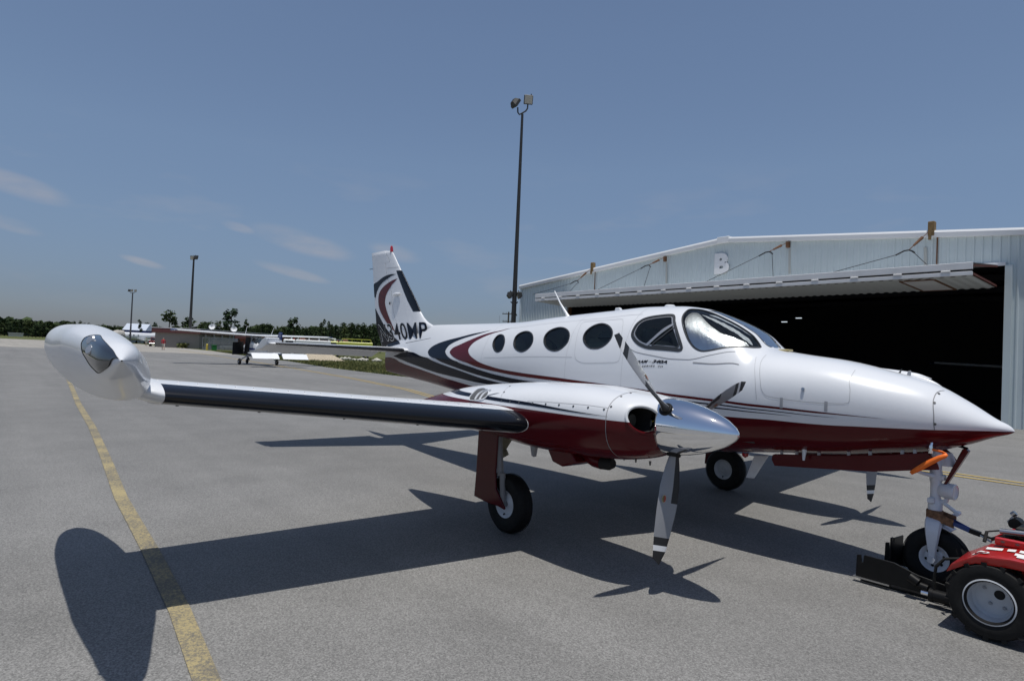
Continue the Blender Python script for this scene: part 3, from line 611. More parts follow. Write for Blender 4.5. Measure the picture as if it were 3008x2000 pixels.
    # ---------------------------------------------------------------- nacelle
    NT = [[-1.95,1.10,1.02,.03,1.06,2,2],[-1.73,1.144,1.0,.1,1.08,2,2],[-1.39,1.224,.98,.2,1.1,2.1,2],[-1.0,1.312,.96,.29,1.12,2.2,2.2],[-.64,1.382,.94,.36,1.15,2.3,2.3],
     [-.08,1.448,.92,.42,1.18,2.4,2.4],[.54,1.497,.886,.45,1.21,2.5,2.5],[1.08,1.508,.903,.45,1.23,2.5,2.5],[1.4,1.489,.925,.43,1.24,2.5,2.5],[1.58,1.472,.953,.4,1.24,2.5,2.5],[1.70,1.450,.985,.345,1.24,2.4,2.4],[1.765,1.425,1.02,.275,1.24,2.3,2.3],[1.80,1.405,1.055,.215,1.24,2.2,2.2]]
    y0 = sd * 1.904; NL = Loft(NT, y0); NS = NL.P
    def hole_loop(cy, cz, r, n=40):
        out = []
        for t in np.linspace(0, 2 * math.pi, n, endpoint=False):
            yy = cy + r * math.cos(t); zz = cz + r * math.sin(t) * .96; dy = abs(yy - y0)
            xv = np.linspace(1.80, 1.2, 240); zt, zb, w, zc, nt_, nb_ = NL.par(xv)
            s_ = np.where(zz >= zc, (zz - zc) / (zt - zc), (zc - zz) / (zc - zb)); n_ = np.where(zz >= zc, nt_, nb_)
            ins = (dy / w) ** n_ + np.clip(s_, 0, 9) ** n_ <= 1; i = np.argmax(ins); out.append((xv[i], yy, zz))
        return np.array(out)
    IN = [(y0 + sd * .258, 1.288, .104), (y0 - sd * .258, 1.288, .104)]
    xsn = np.r_[np.linspace(-1.95, 1.35, 110), np.linspace(1.36, 1.80, 90)]
    V, F, rn = loft_mesh(NL, xsn, 70, []); V = np.array(V); F = np.array(F); cx = V[F].mean(1); keep = np.ones(len(F), bool)
    for cy, cz, r in IN: keep &= ~((cx[:, 0] > 1.45) & ((cx[:, 1] - cy) ** 2 + ((cx[:, 2] - cz) / .96) ** 2 < r * r))
    F = [tuple(f) for f in F[keep]] + [tuple(range(len(V) - rn, len(V)))]
    nac = mk('engine_nacelle', V, F, M_nac, plane, True, 50)
    nac['label'] = 'right engine nacelle, nearer the camera' if sd < 0 else 'left engine nacelle, beyond the nose'
    for cy, cz, r in IN:
        lp = hole_loop(cy, cz, r); c3 = lp.mean(0)
        mb = MB(); P = [Vector(p) for p in lp]; n = len(P); rr = .013; VV = []; FF = []
        for i in range(n):
            t = (P[(i + 1) % n] - P[i - 1]).normalized(); a = (P[i] - Vector(c3)); a = (a - t * a.dot(t)).normalized(); b = t.cross(a)
            for q in range(8): g = 2 * math.pi * q / 8; VV.append(P[i] + (a * math.cos(g) + b * math.sin(g)) * rr)
        for i in range(n):
            for q in range(8): FF.append((i * 8 + q, ((i + 1) % n) * 8 + q, ((i + 1) % n) * 8 + (q + 1) % 8, i * 8 + (q + 1) % 8))
        mb.add(VV, FF); mb.build('inlet_lip', M_nac, nac)
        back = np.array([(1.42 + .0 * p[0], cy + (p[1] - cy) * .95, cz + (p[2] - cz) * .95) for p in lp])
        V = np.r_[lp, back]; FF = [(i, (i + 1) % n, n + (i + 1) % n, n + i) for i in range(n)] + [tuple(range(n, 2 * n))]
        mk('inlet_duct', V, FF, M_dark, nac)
        mb = MB(); mb.cyl((1.46, cy, cz - .015), (1.63, cy + .005, cz - .02), .058, .052, 20); mb.lathe([(.05, 0), (.062, .012), (.062, .03), (.05, .04)], (1.53, cy, cz - .016), (1, 0, 0), 20)
        mb.build('alternator', mat('dusty_metal', (.11, .105, .09), .5, metal=.5), nac)
        mb = MB(); mb.box((1.615, cy - .055 * (1 if cy < y0 else -1), cz + .03), (.03, .018, .022)); mb.build('yellow_tag', mat('yellow_tag_paint', (.6, .45, .02), .5), nac)
    # paint and panel lines on the nacelle
    for s2 in (-1, 1):
        xx = np.array([-.95, -.6, -.25, 0, .35, .68, 1.1, 1.35, 1.52]); zu = np.array([1.335, 1.334, 1.331, 1.33, 1.329, 1.326, 1.309, 1.300, 1.2945]); zd = np.array([1.300, 1.300, 1.300, 1.300, 1.300, 1.302, 1.297, 1.2945, 1.2935])
        band('pinstripe', NS, np.stack([xx, NL.phi_of_z(xx, zu)], 1), np.stack([xx, NL.phi_of_z(xx, zd)], 1), M_navy, nac, 70, 3, .0025, s2)
        stroke('panel_seam', NS, [(1.502, 1.5), (1.502, 1.2), (1.502, .965), (1.503, .645), (1.504, .404), (1.508, .071), (1.51, -.5), (1.51, -1.2)], .005, M_line, nac, .002, s2)
        stroke('panel_seam', NS, [(.62, .345), (.85, .373), (1.055, .38), (1.327, .41), (1.502, .419)], .005, M_line, nac, .002, s2)
        stroke('panel_seam', NS, [(.244, .30), (.219, .552), (.2, .791), (.175, 1.023), (.17, 1.5)], .003, M_lineF, nac, .002, s2)
        for x, p in ((.693, .30), (.857, .306), (1.014, .316), (1.174, .32), (1.323, .336), (1.473, .35), (.259, .311), (.39, .300), (.517, .295), (.222, .654), (.186, .988), (1.521, .48), (1.522, .969), (1.524, 1.28)):
            mb = MB(); mb.cyl(NS(x, p, 0, s2), NS(x, p, .003, s2), .009, n=10); mb.build('cowl_screw', M_screw, nac)
        # rear exhaust-air louvre: raised hood over a flat dark patch painting the recess shade, with two vanes
        LV = closed([(-.27, .33), (-.285, .62), (-.275, .83), (-.205, .885), (-.09, .78), (-.01, .60), (-.01, .44), (-.08, .35)], 60)
        fan('louvre_shade', NS, LV, mat('louvre_shade_grey', (.09, .092, .095), .6), nac, 6, .0035, s2)
        ring('louvre_hood', NS, LV, .008, .003, .010, M_white, nac, s2)
        for dx in (.085, .165):
            q = [(-.27 + dx, .345), (-.262 + dx, .55), (-.225 + dx, .72), (-.17 + dx * .9, .83 - dx * .5)]
            a_ = resample(q, 14); V = np.stack([NS(a_[:, 0], a_[:, 1], .004, s2), NS(a_[:, 0] + .012, a_[:, 1], .018, s2), NS(a_[:, 0] + .020, a_[:, 1], .004, s2)], 1).reshape(-1, 3)
            mk('louvre_vane', V, [(3 * i + j, 3 * i + j + 1, 3 * i + j + 4, 3 * i + j + 3) for i in range(13) for j in range(2)], M_white, nac)
        band('louvre_fairing', NS, [(.0, .66), (.08, .665), (.175, .63)], [(-.005, .50), (.08, .57), (.175, .625)], M_white, nac, 12, 3, .008, s2)
    # underside: cowl flap, exhaust and intake scoops
    mb = MB(); mb.prism([(.60, .92), (.92, .92), (.97, .83), (.80, .775), (.68, .80)], y0 - .16, y0 + .16); mb.build('cowl_flap', M_red, nac, bevel=.015)
    mb = MB(); mb.tube([(.86, y0, .93), (.95, y0, .885), (1.04, y0, .86), (1.13, y0, .852)], [.04, .055, .06, .06], 14); mb.build('intake_scoop', M_red, nac)
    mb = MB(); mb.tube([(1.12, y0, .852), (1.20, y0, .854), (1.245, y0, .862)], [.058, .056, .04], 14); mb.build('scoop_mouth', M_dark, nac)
    mb = MB(); mb.prism([(.36, .91), (.43, .91), (.41, .80), (.385, .81)], y0 - sd * -.12 - .02, y0 - sd * -.12 + .02); mb.build('drain_mast', M_foilbr, nac)
    for x in (1.40, 1.52, 1.66):
        mb = MB(); mb.cyl((x, y0 + sd * .05, .95), (x, y0 + sd * .05, .918), .010, .006, 8); mb.build('drain_pipe', M_screw, nac)

    # ---------------------------------------------------------------- propeller
    hub = Vector((1.866, y0, 1.238)); prop = empty('propeller', hub); prop.parent = plane
    prop['label'] = 'right propeller with one blade pointing down' if sd < 0 else 'left propeller, mostly behind the nose'
    angs = [2.424 + k_ * 2 * math.pi / 3 for k_ in range(3)] if sd < 0 else [math.pi * 1.5 + k_ * 2 * math.pi / 3 for k_ in range(3)]
    sp_prof = [(.205, -.105), (.212, -.09), (.213, -.03), (.208, .04), (.196, .12), (.172, .22), (.138, .32), (.096, .41), (.050, .475), (.022, .500), (.010, .506), (.0, .507)]
    mb = MB(); mb.lathe(sp_prof, (0, 0, 0), (1, 0, 0), 64); mb.build('spinner', M_chrome, prop, True, 60)
    mb = MB(); mb.lathe([(.0, -.108), (.205, -.108), (.205, -.104)], (0, 0, 0), (1, 0, 0), 48); mb.build('spinner_backplate', M_black, prop)
    Rb = 1.005; rr = np.r_[np.linspace(.10, .30, 8), np.linspace(.33, .98, 34), [1.0]]
    for a_ in angs:
        er = Vector((0, math.cos(a_), math.sin(a_))); tg = Vector((1, 0, 0)).cross(er); ex_ = Vector((1, 0, 0))
        V = []; mi = []; ns_ = 20
        for u in rr:
            r_ = u * Rb; ch = np.interp(u, [.1, .22, .30, .45, .62, .80, .93, .985, 1.0], [.070, .072, .105, .150, .158, .140, .108, .080, .060])
            th_ = np.interp(u, [.1, .22, .32, .5, .8, 1.0], [.070, .068, .036, .020, .012, .006]); be = math.radians(np.interp(u, [.1, .3, .5, .75, 1.0], [62, 48, 34, 24, 17]))
            cd = tg * math.cos(be) + ex_ * math.sin(be); nd = ex_ * math.cos(be) - tg * math.sin(be)
            skew = np.interp(u, [.3, .6, .93, 1.0], [0, .004, -.004, -.016])
            for q in range(ns_):
                g = 2 * math.pi * q / ns_; c_ = math.cos(g); s_ = math.sin(g)
                rnd = np.interp(u, [.22, .34], [0, 1]); yy = th_ / 2 * s_ * (1 - rnd * .5 * (1 - c_) * .8); tip = (.035 * c_ * (1 if u == 1.0 else 0))
                V.append(er * (r_ + (c_ * .020 if u >= .999 else 0)) + cd * (ch / 2 * c_ + skew + .006) + nd * yy)
        F = []; fm = []
        for i in range(len(rr) - 1):
            um = (rr[i] + rr[i + 1]) / 2
            for q in range(ns_):
                F.append((i * ns_ + q, i * ns_ + (q + 1) % ns_, (i + 1) * ns_ + (q + 1) % ns_, (i + 1) * ns_ + q)); g = 2 * math.pi * (q + .5) / ns_
                blk = um < .22 or (um < .56 and math.cos(g) > .18) or um > .925 or (.83 < um < .875); wht = .875 <= um <= .925
                fm.append(1 if blk else (2 if wht else 0))
        F += [tuple(reversed(range(ns_))), tuple(range((len(rr) - 1) * ns_, len(rr) * ns_))]; fm += [1, 1]
        bl = mk('blade', V, F, None, prop, True, 50, [M_blade, M_bladeblk, mat('blade_tip_white', (.72, .72, .72), .4)], fm)
        bm = bmesh.new(); bm.from_mesh(bl.data); bmesh.ops.recalc_face_normals(bm, faces=bm.faces); bm.to_mesh(bl.data); bm.free()
        mb = MB(); mb.lathe([(.054, .12), (.054, .217), (.050, .224), (.044, .226), (.030, .226)], (0, 0, 0), er, 24); mb.build('blade_cuff', M_black, prop)
        # oval maker's plate on the blade face
        for r_, rad, mm, oo in ((.545, (.030, .017), mat('plate_cream', (.45, .38, .25), .4), .0085), (.545, (.026, .014), mat('plate_olive', (.16, .12, .035), .4), .0095)):
            be = math.radians(np.interp(r_ / Rb, [.1, .3, .5, .75, 1.0], [62, 48, 34, 24, 17])); cd = tg * math.cos(be) + ex_ * math.sin(be); nd = ex_ * math.cos(be) - tg * math.sin(be)
            c0 = er * r_ - cd * .025 + nd * oo; n = 24
            P = [c0 + er * rad[0] * math.cos(t) + cd * rad[1] * math.sin(t) for t in np.linspace(0, 2 * math.pi, n, endpoint=False)]
            mk('blade_plate', P, [tuple(range(n))], mm, prop, False)
        P = [c0 + nd * .001 + er * .026 * math.cos(t) + cd * .014 * math.sin(t) for t in np.linspace(0, math.pi, 13)]
        mk('blade_plate', P, [tuple(range(13))], mat('plate_red', (.30, .03, .02), .4), prop, False)

    # ---------------------------------------------------------------- main landing gear
    wy = sd * 1.953; wh = empty('wheel', (0, wy, .28)); wh.parent = plane
    wh['label'] = 'right main wheel behind its maroon door' if sd < 0 else 'left main wheel with a grey hub cover'
    pr = [(.135, -.070), (.165, -.082), (.215, -.086), (.250, -.078), (.270, -.055), (.279, -.02), (.280, 0), (.279, .02), (.270, .055), (.250, .078), (.215, .086), (.165, .082), (.135, .070)]
    mb = MB(); mb.lathe(pr, (0, 0, 0), (0, 1, 0), 56)
    for h in (-.045, -.022, .0, .022, .045): mb.lathe([(.281, h - .005), (.2835, h - .003), (.2835, h + .003), (.281, h + .005)], (0, 0, 0), (0, 1, 0), 56)
    mb.build('tyre', M_rubber, wh)
    mb = MB()
    for s2 in (-1, 1):
        mb.lathe([(.0, .040 * s2), (.035, .052 * s2), (.06, .040 * s2), (.10, .034 * s2), (.120, .055 * s2), (.137, .070 * s2), (.142, .066 * s2)], (0, 0, 0), (0, 1, 0), 40)
        mb.cyl((0, .045 * s2, 0), (0, .065 * s2, 0), .022, .018, 12)
    mb.build('rim', M_gwhite if sd < 0 else M_rim, wh)
    mb = MB(); mb.cyl((.0, .058 * -1, -.095), (0, -.075, -.10), .008, n=8); mb.build('valve', M_black, wh)
    lg = MB(); yo = wy + sd * .02
    lg.cyl((-.14, wy + sd * .08, 1.12), (-.05, wy + sd * .09, .55), .035, .032, 16); lg.cyl((-.02, wy + sd * .09, .58), (0, wy + sd * .085, .28), .030, .03, 14); lg.cyl((0, wy + sd * .10, .28), (0, wy, .28), .030, n=12)
    lg.tube([(-.05, wy + sd * .09, .62), (-.16, wy + sd * .09, .48), (-.03, wy + sd * .09, .33)], .014, 8)
    lg.tube([(-.12, wy - sd * .02, 1.08), (-.07, wy - sd * .35, .98)], .022, 8)
    lg.build('gear_leg', mat('grey_gear_paint', (.20, .20, .21), .4), plane)
    if True:
        yd = wy + sd * .125
        dp = [(-.37, 1.10), (-.06, 1.13), (-.078, .586), (-.058, .417), (.075, .262), (.07, .245), (-.018, .262), (-.156, .262), (-.405, .284), (-.39, .50)]
        d_ = MB(); n = len(dp); V = [(x, yd + sd * (.02 - .05 * abs(x + .2)), z) for x, z in dp] + [(x, yd - sd * .022 + sd * (.02 - .05 * abs(x + .2)), z) for x, z in dp]
        d_.add(V, [tuple(range(n)), tuple(reversed(range(n, 2 * n)))] + [(k_, n + k_, n + (k_ + 1) % n, (k_ + 1) % n) for k_ in range(n)])
        d_.build('gear_door', M_red, plane, True, 30, bevel=.006)
    mb = MB(); mb.tube([(-.30, wy - sd * .20, .72), (-.36, wy - sd * .14, .68), (-.42, wy - sd * .20, .72), (-.36, wy - sd * .24, .86), (-.26, wy - sd * .30, .94), (-.24, wy - sd * .30, 1.02)], [.03, .045, .05, .055, .055, .05], 12)
    mb.build('inner_gear_door_link', M_beige, plane)

# ------------------------------------------------------------------ fin and rudder
LEz = [(1.80, -4.60), (2.10, -4.45), (2.17, -4.49), (2.233, -4.685), (2.323, -4.826), (2.43, -4.942), (2.521, -5.025), (2.648, -5.14), (3.236, -5.701), (3.50, -5.945), (3.568, -6.005), (3.60, -6.05), (3.625, -6.13), (3.655, -6.35)]
TEz = [(1.72, -6.22), (1.80, -6.29), (1.90, -6.36), (2.0, -6.43), (2.067, -6.478), (2.236, -6.555), (2.569, -6.64), (3.016, -6.739), (3.458, -6.838), (3.655, -6.895)]
HGz = [(1.80, -5.42), (1.865, -5.445), (2.448, -5.822), (2.766, -5.925), (2.895, -5.991), (3.2, -6.19), (3.398, -6.262), (3.402, -6.07), (3.655, -6.32)]
fz = lambda T_, z: np.interp(z, [p[0] for p in T_], [p[1] for p in T_])
def fin_half(x, z):
    le = fz(LEz, z); te = fz(TEz, z); c = np.clip((le - x) / (le - te), 0, 1); t = np.interp(z, [1.8, 3.65], [.125, .085])
    return (le - te) * 5 * t * .62 * (.2969 * np.sqrt(c) - .126 * c - .3516 * c ** 2 + .2843 * c ** 3 - .1036 * c ** 4) + .004
zs = np.unique(np.r_[np.linspace(1.80, 3.50, 50), np.linspace(3.5, 3.655, 12), [3.398, 3.402]])
def slab(name, x0f, x1f, zz, m, parent, nc=20, shrink=1.0):
    V = []; 
    for z in zz:
        a, b = x0f(z), x1f(z); cc = a + (b - a) * ((1 - np.cos(np.linspace(0, math.pi, nc))) / 2 if shrink == 1.0 else np.linspace(0, 1, nc)); h = np.array([fin_half(x, z) for x in cc]) * shrink
        top = np.interp(z, [3.60, 3.655], [1, .25]); h = h * top
        V += [(x, -hh, z) for x, hh in zip(cc, h)] + [(x, hh, z) for x, hh in zip(cc[::-1], h[::-1])]
    k = 2 * nc; F = [(i * k + j, (i + 1) * k + j, (i + 1) * k + (j + 1) % k, i * k + (j + 1) % k) for i in range(len(zz) - 1) for j in range(k)] + [tuple(range(k)), tuple(reversed(range((len(zz) - 1) * k, len(zz) * k)))]
    o = mk(name, V, F, m, parent, True, 45); bm = bmesh.new(); bm.from_mesh(o.data); bmesh.ops.recalc_face_normals(bm, faces=bm.faces); bm.to_mesh(o.data); bm.free(); return o
fin = slab('fin', lambda z: fz(LEz, z), lambda z: fz(HGz, z) + .008, zs, M_white, plane)
rud = slab('rudder', lambda z: fz(HGz, z) - .006, lambda z: fz(TEz, z), zs, M_white, plane, 14, .999)
def FS(x, z, off=0.0, side=-1):
    x = np.asarray(x, float); z = np.asarray(z, float); h = np.array([fin_half(a, b) for a, b in zip(x.ravel(), z.ravel())]).reshape(x.shape)
    zt, zb, w, zc, nt_, nb_ = FL.par(x); q = np.clip((z - zc) / (zt - zc), 0, 1); h = np.maximum(h, np.where((x > -6.05) & (z < zt), w * (1 - q ** nt_) ** (1 / nt_), 0))
    return np.stack([x, side * (h + off), z], -1)
for sd in (-1, 1):
    bo = resample([(-4.926, 2.426), (-5.010, 2.521), (-5.124, 2.648), (-5.39, 2.925), (-5.668, 3.219)], 30); bi = resample([(-5.105, 2.426), (-5.32, 2.63), (-5.6, 2.95), (-5.816, 3.219)], 30)
    band('deice_boot', FS, bo, bi, M_boot, fin, 30, 5, .003, sd)
    BLO = [(-5.802,3.152),(-5.984,3.165),(-6.167,3.153),(-6.354,3.118),(-6.542,3.061),(-6.735,2.999),(-6.715,2.90),(-6.695,2.81),(-6.68,2.755)]
    BLI = [(-5.802,3.152),(-5.948,3.133),(-6.111,3.09),(-6.277,3.041),(-6.427,2.977),(-6.526,2.905),(-6.582,2.83),(-6.612,2.77),(-6.625,2.735)]
    band('swoosh_stripe', FS, BLO, BLI, M_navy, rud, 60, 6, .003, sd)
    B2O = [(-6.627,2.52),(-6.60,2.43),(-6.575,2.33),(-6.55,2.22),(-6.49,2.08),(-6.40,1.97),(-6.32,1.86),(-6.25,1.77),(-6.22,1.73)]
    B2I = [(-6.595,2.52),(-6.535,2.46),(-6.435,2.382),(-6.256,2.242),(-6.108,2.138),(-5.917,2.037),(-5.732,1.955),(-5.576,1.896),(-5.434,1.84)]
    band('swoosh_stripe', FS, B2O, B2I, M_navy, rud, 60, 8, .003, sd)
    RO = [(-5.737,3.066),(-5.906,3.044),(-6.102,2.997),(-6.267,2.943),(-6.4,2.873),(-6.472,2.799),(-6.491,2.723),(-6.483,2.645),(-6.453,2.567),(-6.372,2.461),(-6.244,2.356),(-6.096,2.251),(-5.929,2.16),(-5.743,2.071),(-5.651,2.016)]
    RI = [(-5.737,3.066),(-5.837,3.01),(-5.931,2.958),(-6.008,2.895),(-6.102,2.825),(-6.155,2.76),(-6.178,2.694),(-6.182,2.64),(-6.162,2.575),(-6.093,2.466),(-5.992,2.351),(-5.868,2.226),(-5.77,2.126),(-5.699,2.06),(-5.651,2.016)]
    band('swoosh_stripe', FS, RO, RI, M_red, rud, 80, 6, .0035, sd)
    for nm, off, m, lay in (('registration_outline', .026, M_tape, .004), ('registration', .006, M_navy, .007)):
        V, F = text_mesh('N340MP', off, 0, 0, 1.06); V0, _ = text_mesh('N340MP', .006, 0, 0, 1.06); mn = V0.min(0); mxv = V0.max(0)
        U = (V[:, :2] - mn[:2]) / (mxv[:2] - mn[:2]); u = U[:, 0] if sd < 0 else 1 - U[:, 0]; v = U[:, 1]
        if sd > 0: pass
        tx = -6.46 + 1.80 * u; tz = 2.20 + .037 * u; bx = -6.28 + 1.78 * u; bz = 1.875 + .075 * u
        xx = bx * (1 - v) + tx * v; zz = bz * (1 - v) + tz * v
        P = FS(xx, zz, lay, sd)
        if nm == 'registration_outline': # white keyline only where the letters cross the dark rudder
            cen = np.array([P[list(f)][:, 0].mean() for f in F]); F = [f for f, c in zip(F, cen) if c < -5.70]
        mk(nm, P, F, m, fin, False)
    q = resample([(-5.216, 1.858), (-4.75, 1.905), (-4.317, 1.95)], 12)
    mk('fin_root_gap', np.concatenate([[(x, sd * (.004 + FS(np.array(x), np.array(z))[..., 1] * -1), z), (x, sd * (.004 + FS(np.array(x), np.array(z))[..., 1] * -1), z - .012)] for x, z in q]).reshape(-1, 3), [(2 * i, 2 * i + 1, 2 * i + 3, 2 * i + 2) for i in range(11)], M_line, fin, False)
    mb = MB(); mb.lathe([(.0, -.15), (.020, -.10), (.028, 0), (.020, .10), (.0, .16)], (-5.71, sd * .075, 2.765), (1, 0, .02), 14); mb.build('hinge_fairing', M_white, fin)
    band('tip_seam', FS, [(-6.198, 3.294), (-5.73, 3.283)], [(-6.198, 3.289), (-5.735, 3.277)], M_line, fin, 8, 2, .003, sd)
mb = MB(); mb.tube([(-6.08, 0, 3.61), (-6.09, 0, 3.66), (-6.092, 0, 3.70), (-6.09, 0, 3.725)], [.032, .030, .026, .010], 12); mb.build('beacon', M_redlens, fin)
mb = MB(); mb.tube([(-6.80, 0, 3.33), (-6.95, 0, 3.335)], .006, 6); mb.build('static_wick', M_black, rud)
mb = MB(); mb.box((-5.93, -.075, 2.60), (.035, .008, .05)); mb.build('tab_hinge', M_black, rud)

# ------------------------------------------------------------------ tailplane and elevators
def tail_par(a):
    f = np.clip((a - .15) / 2.16, 0, 1.05); return -5.0 - .75 * f, 1.722 + .022 * f, -6.04 - .02 * f
for sd in (-1, 1):
    A = np.r_[np.linspace(.05, 2.26, 24), [2.30, 2.325, 2.335]]; C_ = (1 - np.cos(np.linspace(0, math.pi, 18))) / 2; V = []; VB = []
    for i, a in enumerate(A):
        le, z, te = tail_par(a); ch = le - te + .35; t = .075 * (1 if i < 24 else [1, .8, .5, .15][i - 23])
        f = lambda c: ch * 5 * t * (.2969 * np.sqrt(c) - .126 * c - .3516 * c ** 2 + .2843 * c ** 3 - .1036 * c ** 4)
        cm = C_ * (le - te) / ch; V.append([(le - c * ch, sd * a, z + f(c)) for c in cm[::-1]] + [(le - c * ch, sd * a, z - f(c)) for c in cm[1:]])
        cb = np.linspace(0, 1, 8) ** 2 * .055
        if a < 2.27 and a > .16: VB.append([(le - c * ch + .004 * (1 - c / .055), sd * a, z + f(c) + .003) for c in cb[::-1]] + [(le - c * ch + .004 * (1 - c / .055), sd * a, z - f(c) - .003) for c in cb[1:]])
    V = np.array(V); st = mk('tailplane', V.reshape(-1, 3), grid_faces(len(A), V.shape[1], sd > 0), M_white, plane, True, 50)
    bm = bmesh.new(); bm.from_mesh(st.data); bmesh.ops.recalc_face_normals(bm, faces=bm.faces); bm.to_mesh(st.data); bm.free()
    VB = np.array(VB); b_ = mk('deice_boot', VB.reshape(-1, 3), grid_faces(len(VB), VB.shape[1], sd > 0), M_boot, st, True, None)
    bm = bmesh.new(); bm.from_mesh(b_.data); bmesh.ops.recalc_face_normals(bm, faces=bm.faces); bm.to_mesh(b_.data); bm.free()
    # elevator hanging trailing edge down
    V = []; A = np.linspace(.16, 2.165, 20); dr = math.radians(24)
    for a in A:
        le, z, te = tail_par(a); cc = np.linspace(0, .37, 9); h = np.interp(cc, [0, .02, .37], [.028, .034, .004])
        row = [(c, hh) for c, hh in zip(cc, h)] + [(c, -hh) for c, hh in zip(cc[::-1], h[::-1])]
        V += [(te - .012 - (c * math.cos(dr) - hh * -math.sin(dr) * -1), sd * a, z - (c * math.sin(dr)) + hh * math.cos(dr)) for c, hh in row]
    k = 18; F = [(i * k + j, (i + 1) * k + j, (i + 1) * k + (j + 1) % k, i * k + (j + 1) % k) for i in range(19) for j in range(k)] + [tuple(range(k)), tuple(reversed(range(19 * k, 20 * k)))]
    el = mk('elevator', V, F, M_white, plane, True, 40); bm = bmesh.new(); bm.from_mesh(el.data); bmesh.ops.recalc_face_normals(bm, faces=bm.faces); bm.to_mesh(el.data); bm.free()
    hb = MB(); hb.prism([(-5.84, 1.835), (-5.92, 1.842), (-6.08, 1.80), (-6.43, 1.625), (-6.43, 1.605), (-6.06, 1.655), (-5.86, 1.72)], sd * 2.16, sd * 2.37); hb.build('elevator_horn', M_white, el, True, 30, bevel=.025)

# ------------------------------------------------------------------ nose gear
ng = empty('nose_gear', (3.045, 0, 0)); ng.parent = plane
def ngl(mb, name, m, **k): 
    mb.V = [(v[0] - 3.045, v[1], v[2]) for v in mb.V]; return mb.build(name, m, ng, **k)
mb = MB(); mb.lathe([(.050, .62), (.052, .66), (.044, .69), (.038, .72), (.037, .84), (.044, .86), (.046, .92), (.040, .95), (.038, 1.16)], (3.035, 0, 0), (0, 0, 1), 24)
mb.box((3.02, -.0, .70), (.05, .13, .05), bev=.01); mb.box((3.075, 0, .89), (.05, .06, .05), bev=.01); ngl(mb, 'strut', M_gwhite)
mb = MB(); mb.cyl((3.04, 0, .50), (3.04, 0, .66), .022, n=16); ngl(mb, 'oleo', M_steel)
mb = MB(); mb.tube([(3.06, 0, .71), (3.13, 0, .665), (3.19, 0, .625)], .015, 8); mb.tube([(3.19, 0, .625), (3.10, 0, .56)], .013, 8); mb.cyl((3.19, -.03, .625), (3.19, .03, .625), .018, n=10); ngl(mb, 'torque_link', M_gwhite)
mb = MB()
for s2 in (-1, 1):
    V = []; pts = [(3.04, .02, .555, .060), (3.045, .06, .545, .062), (3.05, .095, .51, .06), (3.05, .105, .44, .05), (3.05, .105, .36, .038), (3.052, .105, .28, .026), (3.052, .105, .235, .026)]
    for x, y, z, w in pts: V += [(x - w, s2 * y - s2 * .0, z), (x + w, s2 * y, z), (x + w * .8, s2 * (y + .018), z + (.012 if z > .5 else 0)), (x - w * .8, s2 * (y + .018), z + (.012 if z > .5 else 0))]
    F = [(4 * i + j, 4 * i + (j + 1) % 4, 4 * i + 4 + (j + 1) % 4, 4 * i + 4 + j) for i in range(len(pts) - 1) for j in range(4)] + [(0, 1, 2, 3), (24, 25, 26, 27)]
    mb.add(V, F); mb.cyl((3.052, s2 * .09, .245), (3.052, s2 * .135, .245), .030, .026, 18)
ngl(mb, 'fork', M_gwhite, ang=50)
mb = MB(); V = []
for t in np.linspace(.15, 1.15, 10):
    x = 3.05 + .25 * math.cos(math.pi / 2 - t); z = .245 + .262 * math.sin(math.pi / 2 - t) + .01; V += [(x, -.08, z), (x, .08, z)]
mb.add(V[:8], [(2 * i, 2 * i + 1, 2 * i + 3, 2 * i + 2) for i in range(3)]); o = ngl(mb, 'mud_scraper', M_gwhite); sm = o.modifiers.new('thickness', 'SOLIDIFY'); sm.thickness = .006
tyre = MB(); tyre.lathe([(.105, -.055), (.130, -.068), (.175, -.074), (.205, -.066), (.224, -.045), (.231, -.015), (.231, .015), (.224, .045), (.205, .066), (.175, .074), (.130, .068), (.105, .055)], (3.052, 0, .245), (0, 1, 0), 52)
for h in (-.03, 0, .03): tyre.lathe([(.2305, h - .006), (.234, h - .004), (.234, h + .004), (.2305, h + .006)], (3.052, 0, .245), (0, 1, 0), 52)
ngl(tyre, 'tyre', M_rubber)
rim = MB()
for s2 in (-1, 1):
    rim.lathe([(.0, .05 * s2), (.045, .05 * s2), (.05, .038 * s2), (.075, .034 * s2), (.085, .048 * s2), (.107, .057 * s2), (.111, .052 * s2)], (3.052, 0, .245), (0, 1, 0), 40)
    for q in range(6):
        t = q * math.pi / 3 + .3; rim.cyl((3.052 + .063 * math.cos(t), s2 * .03, .245 + .063 * math.sin(t)), (3.052 + .063 * math.cos(t), s2 * .037, .245 + .063 * math.sin(t)), .012, n=10, mi=1)
rim.V = [(v[0] - 3.045, v[1], v[2]) for v in rim.V]; rim.build('rim', None, ng, mats=[M_gwhite, M_dark])
mb = MB(); mb.lathe([(.0, -.075), (.030, -.070), (.052, -.045), (.062, 0), (.063, .055), (.058, .06)], (3.115, -.0, .79), (1, -.12, 0), 28); ngl(mb, 'taxi_light', M_gwhite)
mb = MB(); mb.lathe([(.0, .050), (.040, .052), (.057, .058)], (3.115, 0, .79), (1, -.12, 0), 28); ngl(mb, 'light_lens', mat('frosted_lens', (.55, .57, .62), .12, coat=.8))
mb = MB(); mb.tube([(3.115, 0, .74), (3.11, 0, .71), (3.075, 0, .685)], .018, 8); ngl(mb, 'light_bracket', M_gwhite)
mb = MB(); mb.tube([(3.03, -.05, .90), (2.97, -.12, .92), (2.90, -.2, .955)], [.018, .014, .012], 8); ngl(mb, 'door_link', M_gwhite)
